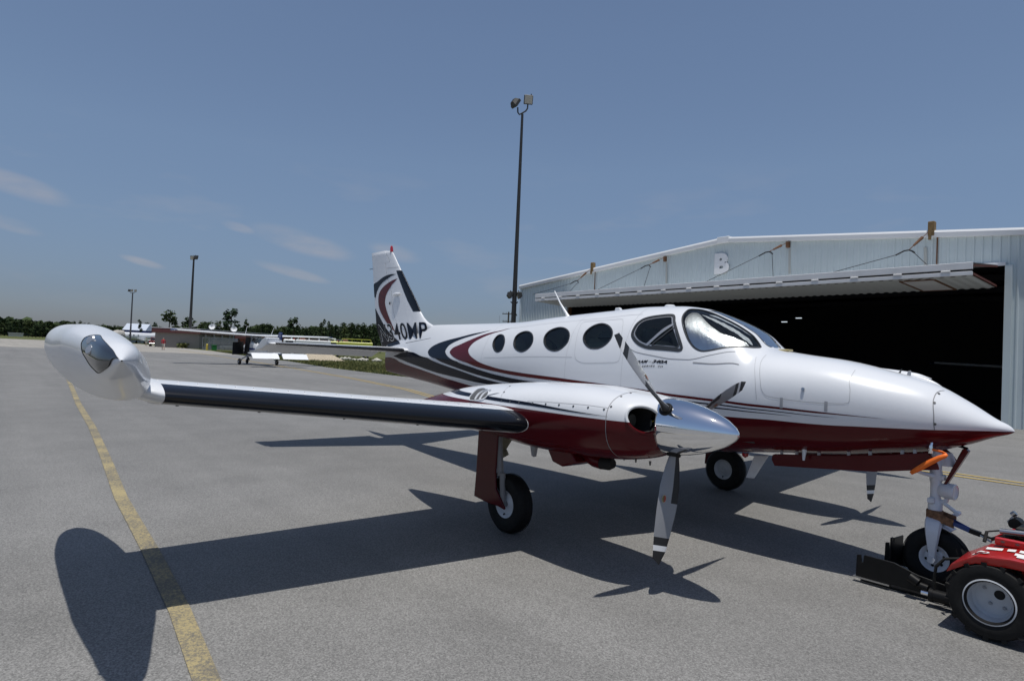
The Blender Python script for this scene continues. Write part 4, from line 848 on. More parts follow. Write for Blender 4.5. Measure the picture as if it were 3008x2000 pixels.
mb = MB(); mb.lathe([(.06, .985), (.058, 1.02), (.03, 1.09)], (3.10, .05, 0), (0, 0, 1), 18); ngl(mb, 'steering_boot', M_gwhite)
mb = MB(); mb.lathe([(.016, 1.10), (.018, 1.13), (.012, 1.165)], (3.06, -.24, 0), (0, 0, 1), 14); mb.cyl((3.06, -.24, 1.15), (3.06, -.20, 1.22), .012, n=10); ngl(mb, 'pitot_head', M_chrome)
for sd in (-1, 1):
    up = [(1.768, .85), (1.775, .895), (1.801, .908), (2.3, .968), (2.74, 1.039), (3.037, 1.101), (3.082, 1.065), (3.11, 1.023), (3.121, .982), (2.743, .905), (2.654, .887), (2.2, .838), (1.80, .797)]
    mb = MB(); mb.prism(up, sd * .245, sd * .228); d_ = ngl(mb, 'gear_door', M_red, bevel=.004)
    mb = MB()
    for x in (1.86, 2.0, 2.2, 2.45, 2.62, 2.86, 2.95): z = np.interp(x, [1.8, 2.3, 2.74, 3.04], [.90, .965, 1.035, 1.095]); mb.box((x, sd * .232, z + .012), (.022, .018, .05))
    ngl(mb, 'hinge', M_foilbr)
mb = MB(); mb.prism([(3.215, 1.14), (3.235, 1.150), (3.258, 1.128), (3.116, .842), (3.096, .846)], -.03, .03); ngl(mb, 'front_door', M_red, bevel=.004)
mb = MB(); mb.tube([(3.14, 0, 1.165), (3.20, 0, 1.158), (3.245, 0, 1.145)], .011, 8); ngl(mb, 'door_arm', M_black)

# orange ribbon hanging from the pitot head
rb = empty('warning_ribbon', (3.10, -.25, 1.12)); tag(rb, 'orange warning ribbon tied to the pitot head beside the maroon nose gear door', 'ribbon')
def ribbon(name, pts, w):
    V = []; 
    for (x, y, z), wz in zip(pts, w): wz = wz * .72; V += [(x - 3.10 - wz * .45, y + .25, z - 1.12 + wz * .5), (x - 3.10 + wz * .45, y + .25, z - 1.12 - wz * .5)]
    n = len(pts); o = mk(name, V, [(2 * i, 2 * i + 1, 2 * i + 3, 2 * i + 2) for i in range(n - 1)], M_orange, rb, True, None); sm = o.modifiers.new('thickness', 'SOLIDIFY'); sm.thickness = .003; return o
ribbon('loop', [(3.07, -.25, 1.132), (3.11, -.255, 1.128), (3.15, -.262, 1.122), (3.178, -.268, 1.112)], [.022, .026, .03, .03])
ribbon('streamer', [(3.180, -.27, 1.112), (3.165, -.276, 1.098), (3.13, -.279, 1.078), (3.085, -.276, 1.045), (3.04, -.274, 1.012), (3.0, -.272, .978), (2.965, -.270, .950), (2.935, -.268, .925)], [.020, .036, .040, .045, .046, .045, .038, .028])
# ================================================================== the tug
tug = empty('aircraft_tug', (4.2, -.15, 0))
tag(tug, 'low red aircraft tug with fat black tyres and a cradle under the nose wheel', 'aircraft tug')
OX, OY = 4.2, -.15
def tb(mb, name, m, **k):
    lo = lambda v: v[2] if v[0] < 3.375 else v[2] - .04 * min(max((v[2] - .40) / .15, 0), 1) - .045 * min(max((v[2] - .63) / .08, 0), 1)
    mb.V = [(v[0] - OX, v[1] - OY, lo(v)) for v in mb.V]; return mb.build(name, m, tug, **k)
# deck and mudguards: a bent red plate with a sloping front
for sd, yc in ((-1, -.70), (1, .40)):
    prof = [(3.36, .40), (3.385, .465), (3.455, .530), (3.52, .575), (3.70, .60), (4.9, .60)]
    V = []
    y_in = yc + .20 * (-sd); y_out = yc + sd * .19
    for x, z in prof: V += [(x, y_in, z + .02), (x, y_out, z), (x, y_out - sd * -.004, max(z - .055, .39))]
    n = len(prof); mb = MB(); mb.add(V, [(3 * i + j, 3 * i + j + 1, 3 * i + j + 4, 3 * i + j + 3) for i in range(n - 1) for j in range(2)])
    o = tb(mb, 'mudguard', M_tugred, ang=30); sm = o.modifiers.new('thickness', 'SOLIDIFY'); sm.thickness = .008
mb = MB(); mb.box((4.35, -.15, .45), (1.35, .72, .30), bev=.02); tb(mb, 'body', M_tugred)
mb = MB(); mb.box((4.33, -.15, .607), (1.18, .66, .012), bev=.003); tb(mb, 'deck_mat', M_grip)
mb = MB(); mb.box((4.15, -.30, .633), (.55, .36, .014), bev=.003); tb(mb, 'deck_mat', M_grip)
# white reflective dashes along the mudguard edge
def dash(x0, x1, y0, y1, z0, z1):
    mb = MB(); P = [(x0, y0, z0), (x1, y0, z1), (x1, y1, z1 + .006), (x0, y1, z0 + .006)]; mb.add([Vector(p) + Vector((0, 0, .0065)) for p in P], [(0, 1, 2, 3)]); tb(mb, 'reflective_dash', M_tape, smooth=False)
for x0, x1 in ((3.53, 3.62), (3.645, 3.69), (3.71, 3.80), (3.83, 3.93)):
    dash(x0, x1, -.70, -.655, np.interp(x0, [3.52, 3.70], [.585, .61]), np.interp(x1, [3.52, 3.70], [.585, .61]))
for x0, x1, y in ((3.70, 3.78, -.76), (3.72, 3.80, -.81), (3.86, 3.95, -.76)):
    dash(x0, x1, y - .02, y + .02, .604, .604)
# oval badge on the front slope of the mudguard
n = 28; P = []
for rr_, mm, dz in ((1.0, M_tape, .008), (.72, M_tugred, .010), (.5, M_tape, .012)):
    V = []
    for t in np.linspace(0, 2 * math.pi, n, endpoint=False):
        x = 3.525 + .048 * rr_ * math.cos(t); y = -.795 + .030 * rr_ * math.sin(t); z = np.interp(x, [3.455, 3.52, 3.70], [.530, .575, .60]) + dz + .02 * (-.89 - y) / -.39; V.append((x, y, z))
    mb = MB(); mb.add(V, [tuple(range(n))]); tb(mb, 'oval_badge', mm, smooth=False)
# bracket block and winch on the deck
mb = MB(); mb.box((3.64, -.56, .655), (.17, .055, .085), bev=.008); tb(mb, 'bracket', M_tugred)
for x in (3.60, 3.68):
    mb = MB(); mb.cyl((x, -.586, .655), (x, -.592, .655), .013, n=8); tb(mb, 'bolt', M_screw)
mb = MB(); mb.prism([(3.70, .62), (3.86, .62), (3.80, .78), (3.76, .78)], -.50, -.46); tb(mb, 'winch_gusset', M_tugred, bevel=.006)
mb = MB(); mb.cyl((3.55, -.42, .72), (3.98, -.42, .76), .022, n=12); mb.cyl((3.60, -.30, .70), (3.98, -.28, .74), .020, n=12); tb(mb, 'winch_shaft', M_steel)
mb = MB(); mb.box((3.72, -.22, .70), (.20, .24, .12), bev=.015); mb.box((3.90, -.24, .78), (.34, .10, .07), bev=.012); mb.cyl((3.58, -.16, .74), (3.58, -.06, .74), .04, n=16); tb(mb, 'winch', M_black)
mb = MB(); mb.tube([(3.54, -.14, .74), (3.56, -.14, .77), (3.58, -.14, .80)], .012, 8); mb.cyl((3.56, -.14, .80), (3.58, -.14, .82), .020, n=10); tb(mb, 'winch_lever', M_steel)
# front chassis and cradle that carries the nose wheel
for sd, yy in ((-1, -.40), (1, .22)):
    mb = MB(); mb.prism([(2.60, .045), (2.605, .215), (2.635, .222), (2.642, .165), (2.655, .165), (2.66, .225), (2.80, .225), (2.88, .225), (3.05, .175), (3.28, .15), (3.28, .055)], yy - .009, yy + .009); tb(mb, 'cradle_side', M_black, bevel=.003)
mb = MB(); mb.box((2.72, -.40, .040), (.27, .05, .012)); tb(mb, 'skid', M_steel)
for x0, x1, y0_, y1_, zz in ((2.70, 2.712, -.10, .20, 0),):
    mb = MB(); mb.prism([(-.12, .07), (-.12, .345), (-.075, .345), (-.075, .30), (-.055, .30), (-.055, .335), (.16, .325), (.16, .07)], 2.752, 2.764, ax='x'); tb(mb, 'rear_stop_plate', M_black, bevel=.003)
mb = MB(); mb.box((2.95, -.09, .018), (.66, .56, .012)); mb.box((3.27, -.09, .12), (.06, .62, .16), bev=.01); tb(mb, 'cradle_floor', M_black)
mb = MB(); mb.cyl((3.00, -.44, .16), (3.06, -.44, .13), .035, n=16); mb.cyl((3.04, -.42, .11), (3.12, -.42, .10), .028, n=12); tb(mb, 'pivot', M_black)
mb = MB(); mb.cyl((3.10, -.50, .085), (3.17, -.50, .085), .016, n=12); tb(mb, 'ram_rod', M_chrome)
mb = MB(); mb.cyl((3.16, -.50, .085), (3.46, -.50, .09), .045, n=20); mb.cyl((3.155, -.50, .085), (3.18, -.50, .085), .050, n=20); tb(mb, 'ram', M_black)
mb = MB(); mb.tube([(3.18, -.50, .13), (3.18, -.50, .22), (3.19, -.50, .30), (3.235, -.48, .365), (3.32, -.45, .385), (3.42, -.42, .36)], .011, 8); mb.cyl((3.18, -.50, .12), (3.18, -.50, .185), .014, n=10); tb(mb, 'hydraulic_hose', M_rubber)
mb = MB(); mb.tube([(3.30, -.62, .15), (3.29, -.60, .26), (3.33, -.56, .33), (3.42, -.50, .36)], .009, 8); tb(mb, 'hydraulic_hose', M_rubber)
mb = MB(); mb.tube([(3.46, -.42, .58), (3.46, -.36, .66), (3.53, -.32, .70), (3.62, -.30, .70)], .012, 8); tb(mb, 'hydraulic_hose', M_rubber)
mb = MB(); mb.tube([(2.84, -.392, .10), (2.95, -.38, .125), (3.05, -.375, .135), (3.2, -.37, .12)], .005, 6); tb(mb, 'cable', M_rubber)
# wheels with dished grey rims
def tug_wheel(x, y, sd):
    w = empty('wheel', (x - OX, y - OY, .258)); w.parent = tug
    mb = MB(); mb.lathe([(.125, -.075), (.150, -.092), (.195, -.098), (.228, -.090), (.240, -.070), (.243, 0), (.240, .070), (.228, .090), (.195, .098), (.150, .092), (.125, .075)], (0, 0, 0), (0, 1, 0), 60)
    for q in range(30):
        t = 2 * math.pi * q / 30; ca, sa = math.cos(t), math.sin(t); s2 = 1 if q % 2 else -1
        mb.box((.238 * ca, s2 * .048, .238 * sa), (.026, .085, .030), rot=Matrix.Rotation(-t, 3, 'Y') @ Matrix.Rotation(.25 * s2, 3, 'X'))
    mb.build('tyre', M_rubber, w)
    mb = MB(); mb.lathe([(.138, .098), (.146, .095), (.146, .086), (.133, .078), (.128, .06), (.122, .02), (.118, -.01), (.10, -.028), (.0, -.03)][::1], (0, 0, 0), (0, sd, 0), 48); mb.build('rim', M_rim, w)
    mb = MB(); mb.cyl((.045, -sd * .031, .0), (.045, -sd * .024, .0), .001, n=3)
    hole = MB(); hole.cyl((.030, -sd * .029, .032), (.030, -sd * .0265, .032), .030, n=24); hole.build('hub_hole', M_dark, w)
    for a, b in ((-.052, .058), (.058, -.045), (-.018, -.015 - .02), (.095, .03)):
        mb = MB(); mb.cyl((a, -sd * .03, b), (a, -sd * .015, b), .012, .010, 6); mb.build('wheel_nut', M_foilbr, w)
    return w
tug_wheel(3.60, -.81, -1); tug_wheel(3.60, .50, 1); tug_wheel(4.72, -.81, -1); tug_wheel(4.72, .50, 1)
mb = MB(); mb.box((3.90, -.885, .515), (.20, .015, .06), bev=.004); tb(mb, 'side_reflector', M_amber)
# strap from the nose leg back to the winch
mb = MB(); mb.lathe([(.056, .545), (.062, .56), (.062, .615), (.056, .625)], (3.035, 0, 0), (0, 0, 1), 20); tb(mb, 'strap_sling', M_strapbr)
def strap(name, p0, p1, w, m, sag=.0):
    p0 = Vector(p0); p1 = Vector(p1); mb = MB(); V = []
    for t in np.linspace(0, 1, 8): c = p0.lerp(p1, t) + Vector((0, 0, -sag * 4 * t * (1 - t))); V += [c + Vector((0, -.012, w / 2)), c + Vector((0, .012, w / 2 - .006)), c + Vector((0, .012, -w / 2)), c + Vector((0, -.012, -w / 2 + .004))]
    F = [(4 * i + j, 4 * i + (j + 1) % 4, 4 * i + 4 + (j + 1) % 4, 4 * i + 4 + j) for i in range(7) for j in range(4)] + [(3, 2, 1, 0), (28, 29, 30, 31)]
    mb.add(V, F); tb(mb, name, m)
strap('strap_sling', (3.04, -.055, .585), (3.19, -.10, .555), .07, M_strapbr); strap('strap_sling', (3.04, .05, .60), (3.19, -.04, .585), .055, M_strapbr)
strap('strap', (3.18, -.095, .560), (3.31, -.12, .53), .035, M_strap); strap('strap', (3.18, -.05, .575), (3.31, -.11, .54), .03, M_strap)
mb = MB(); mb.box((3.335, -.12, .53), (.07, .035, .035), rot=Matrix.Rotation(.2, 3, 'Y')); mb.tube([(3.36, -.12, .525), (3.44, -.13, .55), (3.56, -.14, .60), (3.66, -.18, .68)], .012, 8); tb(mb, 'ratchet', M_black)
mb = MB(); mb.tube([(3.345, -.125, .53), (3.44, -.13, .515)], .009, 8); tb(mb, 'ratchet_handle', M_steel)

# ================================================================== ground
def ground_mat(name, col, var, grain, gscale, gvar, rough=0.9, streak=0.0, bump=0.25, crack=0.0):
    m = bpy.data.materials.new(name); m.use_nodes = True; nt = m.node_tree; b = nt.nodes['Principled BSDF']; b.inputs['Roughness'].default_value = rough; b.inputs['Specular IOR Level'].default_value = 0.35
    t = nt.nodes.new('ShaderNodeTexCoord'); lk = nt.links.new
    def noise(scale, detail, mapping=None, rg=.55):
        n = nt.nodes.new('ShaderNodeTexNoise'); n.inputs['Scale'].default_value = scale; n.inputs['Detail'].default_value = detail; n.inputs['Roughness'].default_value = rg
        if mapping: 
            mp_ = nt.nodes.new('ShaderNodeMapping'); mp_.inputs['Scale'].default_value = mapping[:3]; mp_.inputs['Rotation'].default_value = (0, 0, mapping[3]); lk(t.outputs['Object'], mp_.inputs[0]); lk(mp_.outputs[0], n.inputs['Vector'])
        else: lk(t.outputs['Object'], n.inputs['Vector'])
        return n.outputs[0]
    def remap(o, a, b_, lo=.3, hi=.7):
        r = nt.nodes.new('ShaderNodeMapRange'); r.inputs[1].default_value = lo; r.inputs[2].default_value = hi; r.inputs[3].default_value = a; r.inputs[4].default_value = b_; lk(o, r.inputs[0]); return r.outputs[0]
    def mul(a, b_):
        x = nt.nodes.new('ShaderNodeMath'); x.operation = 'MULTIPLY'; lk(a, x.inputs[0]); lk(b_, x.inputs[1]); return x.outputs[0]
    v1 = remap(noise(.11, 5), 1 - var, 1 + var); v2 = remap(noise(1.3, 6), 1 - var * .7, 1 + var * .7)
    vo = nt.nodes.new('ShaderNodeTexVoronoi'); vo.inputs['Scale'].default_value = gscale; lk(t.outputs['Object'], vo.inputs['Vector'])
    sp_ = nt.nodes.new('ShaderNodeSeparateColor'); lk(vo.outputs['Color'], sp_.inputs[0])
    v3 = remap(sp_.outputs[0], 1 - gvar, 1 + gvar, 0, 1); v4 = remap(noise(gscale * .45, 3), 1 - gvar * .5, 1 + gvar * .5)
    f = mul(mul(v1, v2), mul(v3, v4))
    if streak:
        f = mul(f, remap(noise(.75, 2, (1, 1, 1, 0), .35), 1.0, .90, .66, .76)); f = mul(f, remap(noise(.30, 3, (1, .16, 1, .35)), 1.0, .88, .58, .70))
    if streak: f = mul(f, remap(noise(1.0, 4, (.05, 1.1, 1, streak)), 1 - .10, 1 + .08))
    sc = nt.nodes.new('ShaderNodeVectorMath'); sc.operation = 'SCALE'; sc.inputs[0].default_value = col; lk(f, sc.inputs['Scale']); lk(sc.outputs[0], b.inputs['Base Color'])
    if bump:
        bp = nt.nodes.new('ShaderNodeBump'); bp.inputs['Strength'].default_value = bump; bp.inputs['Distance'].default_value = .004; lk(sp_.outputs[0], bp.inputs['Height']); lk(bp.outputs[0], b.inputs['Normal'])
    return m
M_asph = ground_mat('aged_asphalt', (.172, .169, .163), 0.12, 0, 128, .36, rough=.68, streak=-.05)
M_conc = ground_mat('pale_concrete', (.275, .26, .235), .09, 0, 40, .18, streak=.9)
def yellow_mat(name, col, wear):
    m = mat(name, col, .8); nt = m.node_tree; b = nt.nodes['Principled BSDF']; t = nt.nodes.new('ShaderNodeTexCoord')
    n = nt.nodes.new('ShaderNodeTexNoise'); n.inputs['Scale'].default_value = 55; n.inputs['Detail'].default_value = 7; n.inputs['Roughness'].default_value = .75
    n2 = nt.nodes.new('ShaderNodeTexNoise'); n2.inputs['Scale'].default_value = 2.2; n2.inputs['Detail'].default_value = 5
    for q in (n, n2): nt.links.new(t.outputs['Object'], q.inputs['Vector'])
    a = nt.nodes.new('ShaderNodeMath'); a.operation = 'MULTIPLY_ADD'; a.inputs[1].default_value = .5; nt.links.new(n2.outputs[0], a.inputs[0]); nt.links.new(n.outputs[0], a.inputs[2])
    r = nt.nodes.new('ShaderNodeValToRGB'); r.color_ramp.elements[0].position = wear - .06; r.color_ramp.elements[1].position = wear + .12
    nt.links.new(a.outputs[0], r.inputs[0]); mx_ = nt.nodes.new('ShaderNodeMix'); mx_.data_type = 'RGBA'; mx_.inputs[6].default_value = (*col, 1); mx_.inputs[7].default_value = (.13, .12, .10, 1)
    nt.links.new(r.outputs[0], mx_.inputs[0]); nt.links.new(mx_.outputs[2], b.inputs['Base Color']); return m
M_yel = yellow_mat('worn_yellow_paint', (.335, .275, .14), .72)
M_yel2 = yellow_mat('yellow_lane_paint', (.40, .29, .09), .82)
def sheet(name, poly, z, m):
    o = mk(name, [(x, y, z) for x, y in poly], [tuple(range(len(poly)))], m, None, False)
    if o.data.polygons[0].normal.z < 0: o.data.flip_normals()
    return struct(o)
M_grassg = ground_mat('grass_field', (.075, .085, .022), .28, 0, 6, .35, 1.0, bump=0)
far = 4200
sheet('grass_field', [(-far, -far), (far, -far), (far, far), (-far, far)], -.03, M_grassg)
edge = [(-212.7, -1.8), (-206, 29.5), (-168.5, 28.2), (-112.5, 25.2), (-90, 22.0), (-67.8, 19.05), (-60.2, 18.6), (-50.5, 16.8), (-42.8, 15.55), (-37.2, 15.1), (-30.6, 14.75), (-27.5, 14.8), (-27.2, 20.7)]
sheet('tarmac', [(-215, -500)] + edge + [(-27.2, 55), (60, 55), (500, 60), (500, -500)], 0, M_asph)
sheet('concrete_apron', [(-92, -60), (-90.9, -.2), (-86.5, 8.5), (-82, 20.2), (-90, 21.8), (-112.5, 25.0), (-168.5, 28.0), (-205.8, 29.2), (-212.4, -1.8), (-214.5, -60)], .004, M_conc)
def line(name, pts, w, m, z=.008):
    pts = [Vector((x, y, 0)) for x, y in pts]; V = []
    for i, p in enumerate(pts):
        t = (pts[min(i + 1, len(pts) - 1)] - pts[max(i - 1, 0)]).normalized(); nn = Vector((-t.y, t.x, 0)); V += [p + nn * w / 2 + Vector((0, 0, z)), p - nn * w / 2 + Vector((0, 0, z))]
    return struct(mk(name, V, [(2 * i, 2 * i + 1, 2 * i + 3, 2 * i + 2) for i in range(len(pts) - 1)], m, None, False))
line('yellow_taxi_line', [(9, -5.7), (4, -5.32), (2.2, -5.13), (1.25, -5.02), (.25, -4.925), (-1.1, -4.84), (-3.2, -4.74), (-5.9, -4.53), (-9.6, -4.27), (-14.5, -4.0), (-21.5, -3.52), (-40, -2.3), (-80, .4)], .125, M_yel)
line('yellow_lane_line', [(60, 9.0), (20, 7.6), (8, 7.2), (2.3, 7.03), (1.2, 7.0), (-6, 6.78), (-13.75, 6.78), (-19, 8.4), (-28, 10.1), (-42.3, 12.0), (-70, 15.2), (-110, 19.5)], .10, M_yel2)
line('yellow_lane_line', [(60, 8.55), (20, 7.2), (8, 6.85), (2.4, 6.72), (1.3, 6.70), (-6, 6.5), (-13.75, 6.5), (-19, 8.12), (-28, 9.82), (-42.3, 11.7), (-70, 14.9), (-110, 19.2)], .10, M_yel2)
M_seam = mat('tar_seam', (.125, .122, .118), .9)

# ================================================================== hangar
hg = empty('hangar', (-11.3, 20.3, 0)); tag(hg, 'pale blue corrugated metal hangar marked B with its folding door raised over a dark opening', 'hangar')
HA = math.atan2(-.033, 1.0)           # the front wall runs almost along x
def HW(u, out, z):                     # u metres along the front from the ridge, out metres in front of the wall
    c, s_ = math.cos(HA), math.sin(HA); return Vector((-11.27 + u * c + out * s_ * 1 + 0, 20.30 + u * s_ - out * c, z))
def hb_(mb, name, m, **k):
    mb.V = [tuple(HW(*v) - Vector((-11.3, 20.3, 0))) for v in mb.V]; return mb.build(name, m, hg, **k)
half = 14.83; eave = 6.1; ridge = 7.44; roof_z = lambda u: ridge - (ridge - eave) * abs(u) / half
M_clad = mat('pale_blue_cladding', (.53, .595, .605), .45, noise=.05, nscale=.8); M_trim = mat('white_trim', (.70, .71, .72), .4)
M_doorw = mat('door_white_steel', (.66, .66, .66), .45, noise=.06, nscale=2); M_inner = mat('hangar_interior_darkened', (.035, .036, .04), .9)  # hangar_interior: the darkness inside is put into the wall and ceiling colour
M_rust = mat('rusty_steel', (.14, .065, .03), .85, noise=.4, nscale=30); M_under = mat('door_underside_sheet', (.50, .52, .51), .6)
oL, oR, oT = -10.45, 10.63, 5.40
prof = [(0, 0), (.16, 0), (.185, .035), (.225, .035), (.25, 0)]
def clad(u0, u1, zlo, zhi_f, name):
    us = []; k = math.floor(u0 / .25)
    while k * .25 < u1:
        for du, o in prof[:-1]:
            u = k * .25 + du
            if u0 < u < u1: us.append((u, o))
        k += 1
    us = [(u0, 0)] + us + [(u1, 0)]; mb = MB(); V = []
    for u, o in us: V += [(u, o, zlo), (u, o, zhi_f(u))]
    mb.add(V, [(2 * i, 2 * i + 1, 2 * i + 3, 2 * i + 2) for i in range(len(us) - 1)]); return hb_(mb, name, M_clad, smooth=False)
clad(-half, oL, 0, roof_z, 'front_wall'); clad(oL, 0, oT, roof_z, 'front_wall'); clad(0, oR, oT, roof_z, 'front_wall'); clad(oR, half, 0, roof_z, 'front_wall')
for s2 in (-1, 1):
    mb = MB(); V = []
    for u in (0, s2 * (half + .12)): z = ridge - (ridge - eave) * abs(u) / half; V += [(u, -.05, z + .14), (u, .16, z + .14), (u, .20, z + .06), (u, .17, z - .10), (u, -.05, z - .10)]
    mb.add(V, [(j, (j + 1) % 5, 5 + (j + 1) % 5, 5 + j) for j in range(5)] + [(0, 1, 2, 3, 4), (9, 8, 7, 6, 5)]); hb_(mb, 'rake_trim', M_trim, smooth=False)
    mb = MB(); mb.add([(0, .1, ridge + .12), (s2 * (half + .1), .1, eave + .12), (s2 * (half + .1), -26, eave + .12), (0, -26, ridge + .12)], [(0, 1, 2, 3)]); hb_(mb, 'roof', M_trim, smooth=False)
    mb = MB(); mb.box((s2 * half, -13, eave / 2), (.06, 26, eave)); hb_(mb, 'side_wall', M_clad, smooth=False)
    mb = MB(); mb.box((s2 * (half + .02), .03, eave / 2), (.16, .14, eave)); hb_(mb, 'corner_trim', M_trim if s2 > 0 else M_clad, smooth=False)
mb = MB(); mb.box((0, .03, ridge + .02), (.62, .36, .28)); hb_(mb, 'ridge_cap', M_trim, bevel=.02)
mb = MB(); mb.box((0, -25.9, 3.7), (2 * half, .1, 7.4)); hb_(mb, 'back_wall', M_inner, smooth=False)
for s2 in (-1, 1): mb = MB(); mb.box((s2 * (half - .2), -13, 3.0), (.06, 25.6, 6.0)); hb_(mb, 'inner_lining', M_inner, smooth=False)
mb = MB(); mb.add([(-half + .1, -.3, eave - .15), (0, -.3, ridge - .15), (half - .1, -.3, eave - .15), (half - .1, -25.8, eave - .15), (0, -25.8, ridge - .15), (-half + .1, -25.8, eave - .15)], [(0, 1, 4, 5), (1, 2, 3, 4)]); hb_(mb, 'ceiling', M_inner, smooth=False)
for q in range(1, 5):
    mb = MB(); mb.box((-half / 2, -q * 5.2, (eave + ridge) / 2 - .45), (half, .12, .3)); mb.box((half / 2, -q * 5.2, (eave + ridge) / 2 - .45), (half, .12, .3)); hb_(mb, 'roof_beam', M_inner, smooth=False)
mb = MB(); mb.box((0, -13, .006), (2 * half - .2, 25.6, .012)); hb_(mb, 'hangar_floor', mat('hangar_floor_darkened', (.045, .045, .045), .6), smooth=False)  # floor coloured near black to paint in the dimness indoors
# door jambs and header
for u in (oL, oR):
    s2 = 1 if u > 0 else -1
    mb = MB(); mb.box((u + s2 * .09, .045, oT / 2), (.20, .10, oT)); hb_(mb, 'door_jamb', M_clad, smooth=False)
    mb = MB(); mb.box((u - s2 * .02, -.14, oT / 2), (.05, .24, oT)); hb_(mb, 'door_track', M_rust, smooth=False)
mb = MB(); mb.box(((oL + oR) / 2, .05, oT + .04), (oR - oL, .10, .12)); hb_(mb, 'door_header', M_trim, smooth=False)
# folding door: two leaves folded out into a canopy
dl, dr = oL + .05, oR - .22
mb = MB(); mb.box(((dl + dr) / 2, 2.60, 5.09), (dr - dl, .10, .22), bev=.01); hb_(mb, 'upper_door_beam', M_doorw)
mb = MB(); mb.box(((dl + dr) / 2, 2.585, 4.945), (dr - dl, .05, .022)); hb_(mb, 'leaf_gap_shade', M_black, smooth=False)  # black strip painting the dark gap between the two beams
mb = MB(); mb.box(((dl + dr) / 2, 2.60, 4.855), (dr - dl, .10, .13), bev=.01); hb_(mb, 'lower_door_beam', M_doorw)
mb = MB(); mb.add([(dl, 2.55, 5.19), (dr, 2.55, 5.19), (dr, .02, 5.42), (dl, .02, 5.42)], [(0, 1, 2, 3)]); o = hb_(mb, 'upper_door_leaf', M_doorw, smooth=False)
mb = MB(); V = []; us = np.arange(dl, dr, .075)
for i, u in enumerate(us): h = (.0 if i % 4 in (0, 1) else -.03); V += [(u, 2.56, 4.80 + h), (u, .16, 4.66 + h)]
mb.add(V, [(2 * i, 2 * i + 1, 2 * i + 3, 2 * i + 2) for i in range(len(us) - 1)]); hb_(mb, 'lower_door_leaf', M_under, smooth=False)
mb = MB(); mb.add([(dl, 2.5, 4.90), (dr, 2.5, 4.90), (dr, .16, 4.76), (dl, .16, 4.76)], [(0, 1, 2, 3)]); hb_(mb, 'leaf_back', M_rust, smooth=False)
for u in (dl, dr):
    mb = MB(); 
    for a, b in (((u, 2.52, 4.84), (u, .16, 4.70)), ((u, 2.52, 5.10), (u, .10, 5.36))):
        V = []
        for p in (a, b): V += [(p[0] - .02, p[1], p[2] - .025), (p[0] + .02, p[1], p[2] - .025), (p[0] + .02, p[1], p[2] + .03), (p[0] - .02, p[1], p[2] + .03)]
        mb.add(V, [(j, (j + 1) % 4, 4 + (j + 1) % 4, 4 + j) for j in range(4)] + [(0, 1, 2, 3), (7, 6, 5, 4)])
    hb_(mb, 'leaf_end_frame', mat('red_oxide_steel', (.12, .035, .025), .7), smooth=False)
for q in range(15):
    u = dl + .7 + q * (dr - dl - 1.4) / 14; mb = MB(); mb.box((u, 2.66, 4.94), (.26, .02, .07), bev=.008); mb.cyl((u - .12, 2.675, 4.945), (u + .12, 2.675, 4.945), .014, n=8); hb_(mb, 'door_hinge', M_doorw)
# wicket door framed in the underside
mdu = [(8.45, 2.25), (9.40, 2.50), (9.25, -.0), (8.15, .0)]
mdu = [(8.3, 2.35), (9.3, 2.35), (9.3, .30), (8.3, .30)]
zf = lambda o: 4.66 + .14 * (o - .16) / 2.4 - .055
mb = MB()
for a, b in zip(mdu, mdu[1:] + mdu[:1]):
    a3 = (a[0], a[1], zf(a[1])); b3 = (b[0], b[1], zf(b[1])); d_ = Vector((b[0] - a[0], b[1] - a[1])).normalized(); nn = Vector((-d_.y, d_.x)) * .035
    V = [(a3[0] + nn.x, a3[1] + nn.y, a3[2]), (a3[0] - nn.x, a3[1] - nn.y, a3[2]), (b3[0] - nn.x, b3[1] - nn.y, b3[2]), (b3[0] + nn.x, b3[1] + nn.y, b3[2])]; mb.add(V + [(v[0], v[1], v[2] + .03) for v in V], [(0, 1, 2, 3), (4, 7, 6, 5), (0, 4, 5, 1), (1, 5, 6, 2), (2, 6, 7, 3), (3, 7, 4, 0)])
hb_(mb, 'wicket_door_frame', M_rust, smooth=False)
mb = MB(); mb.add([(8.34, 2.31, zf(2.31) + .012), (9.26, 2.31, zf(2.31) + .012), (9.26, .34, zf(.34) + .012), (8.34, .34, zf(.34) + .012)], [(0, 1, 2, 3)]); hb_(mb, 'wicket_door', M_doorw, smooth=False)
# big letter on the gable
V, F = text_mesh('B', .055, 0, .04); mn = V.min(0); mxv = V.max(0); mb = MB(); mb.add([((v[0] - mn[0]) / (mxv[0] - mn[0]) * .76 - .47, .045 + (v[2] - mn[2]) / (mxv[2] - mn[2] + 1e-9) * .06, 5.89 + (v[1] - mn[1]) / (mxv[1] - mn[1]) * .97) for v in V], F); hb_(mb, 'letter', M_trim, smooth=False)
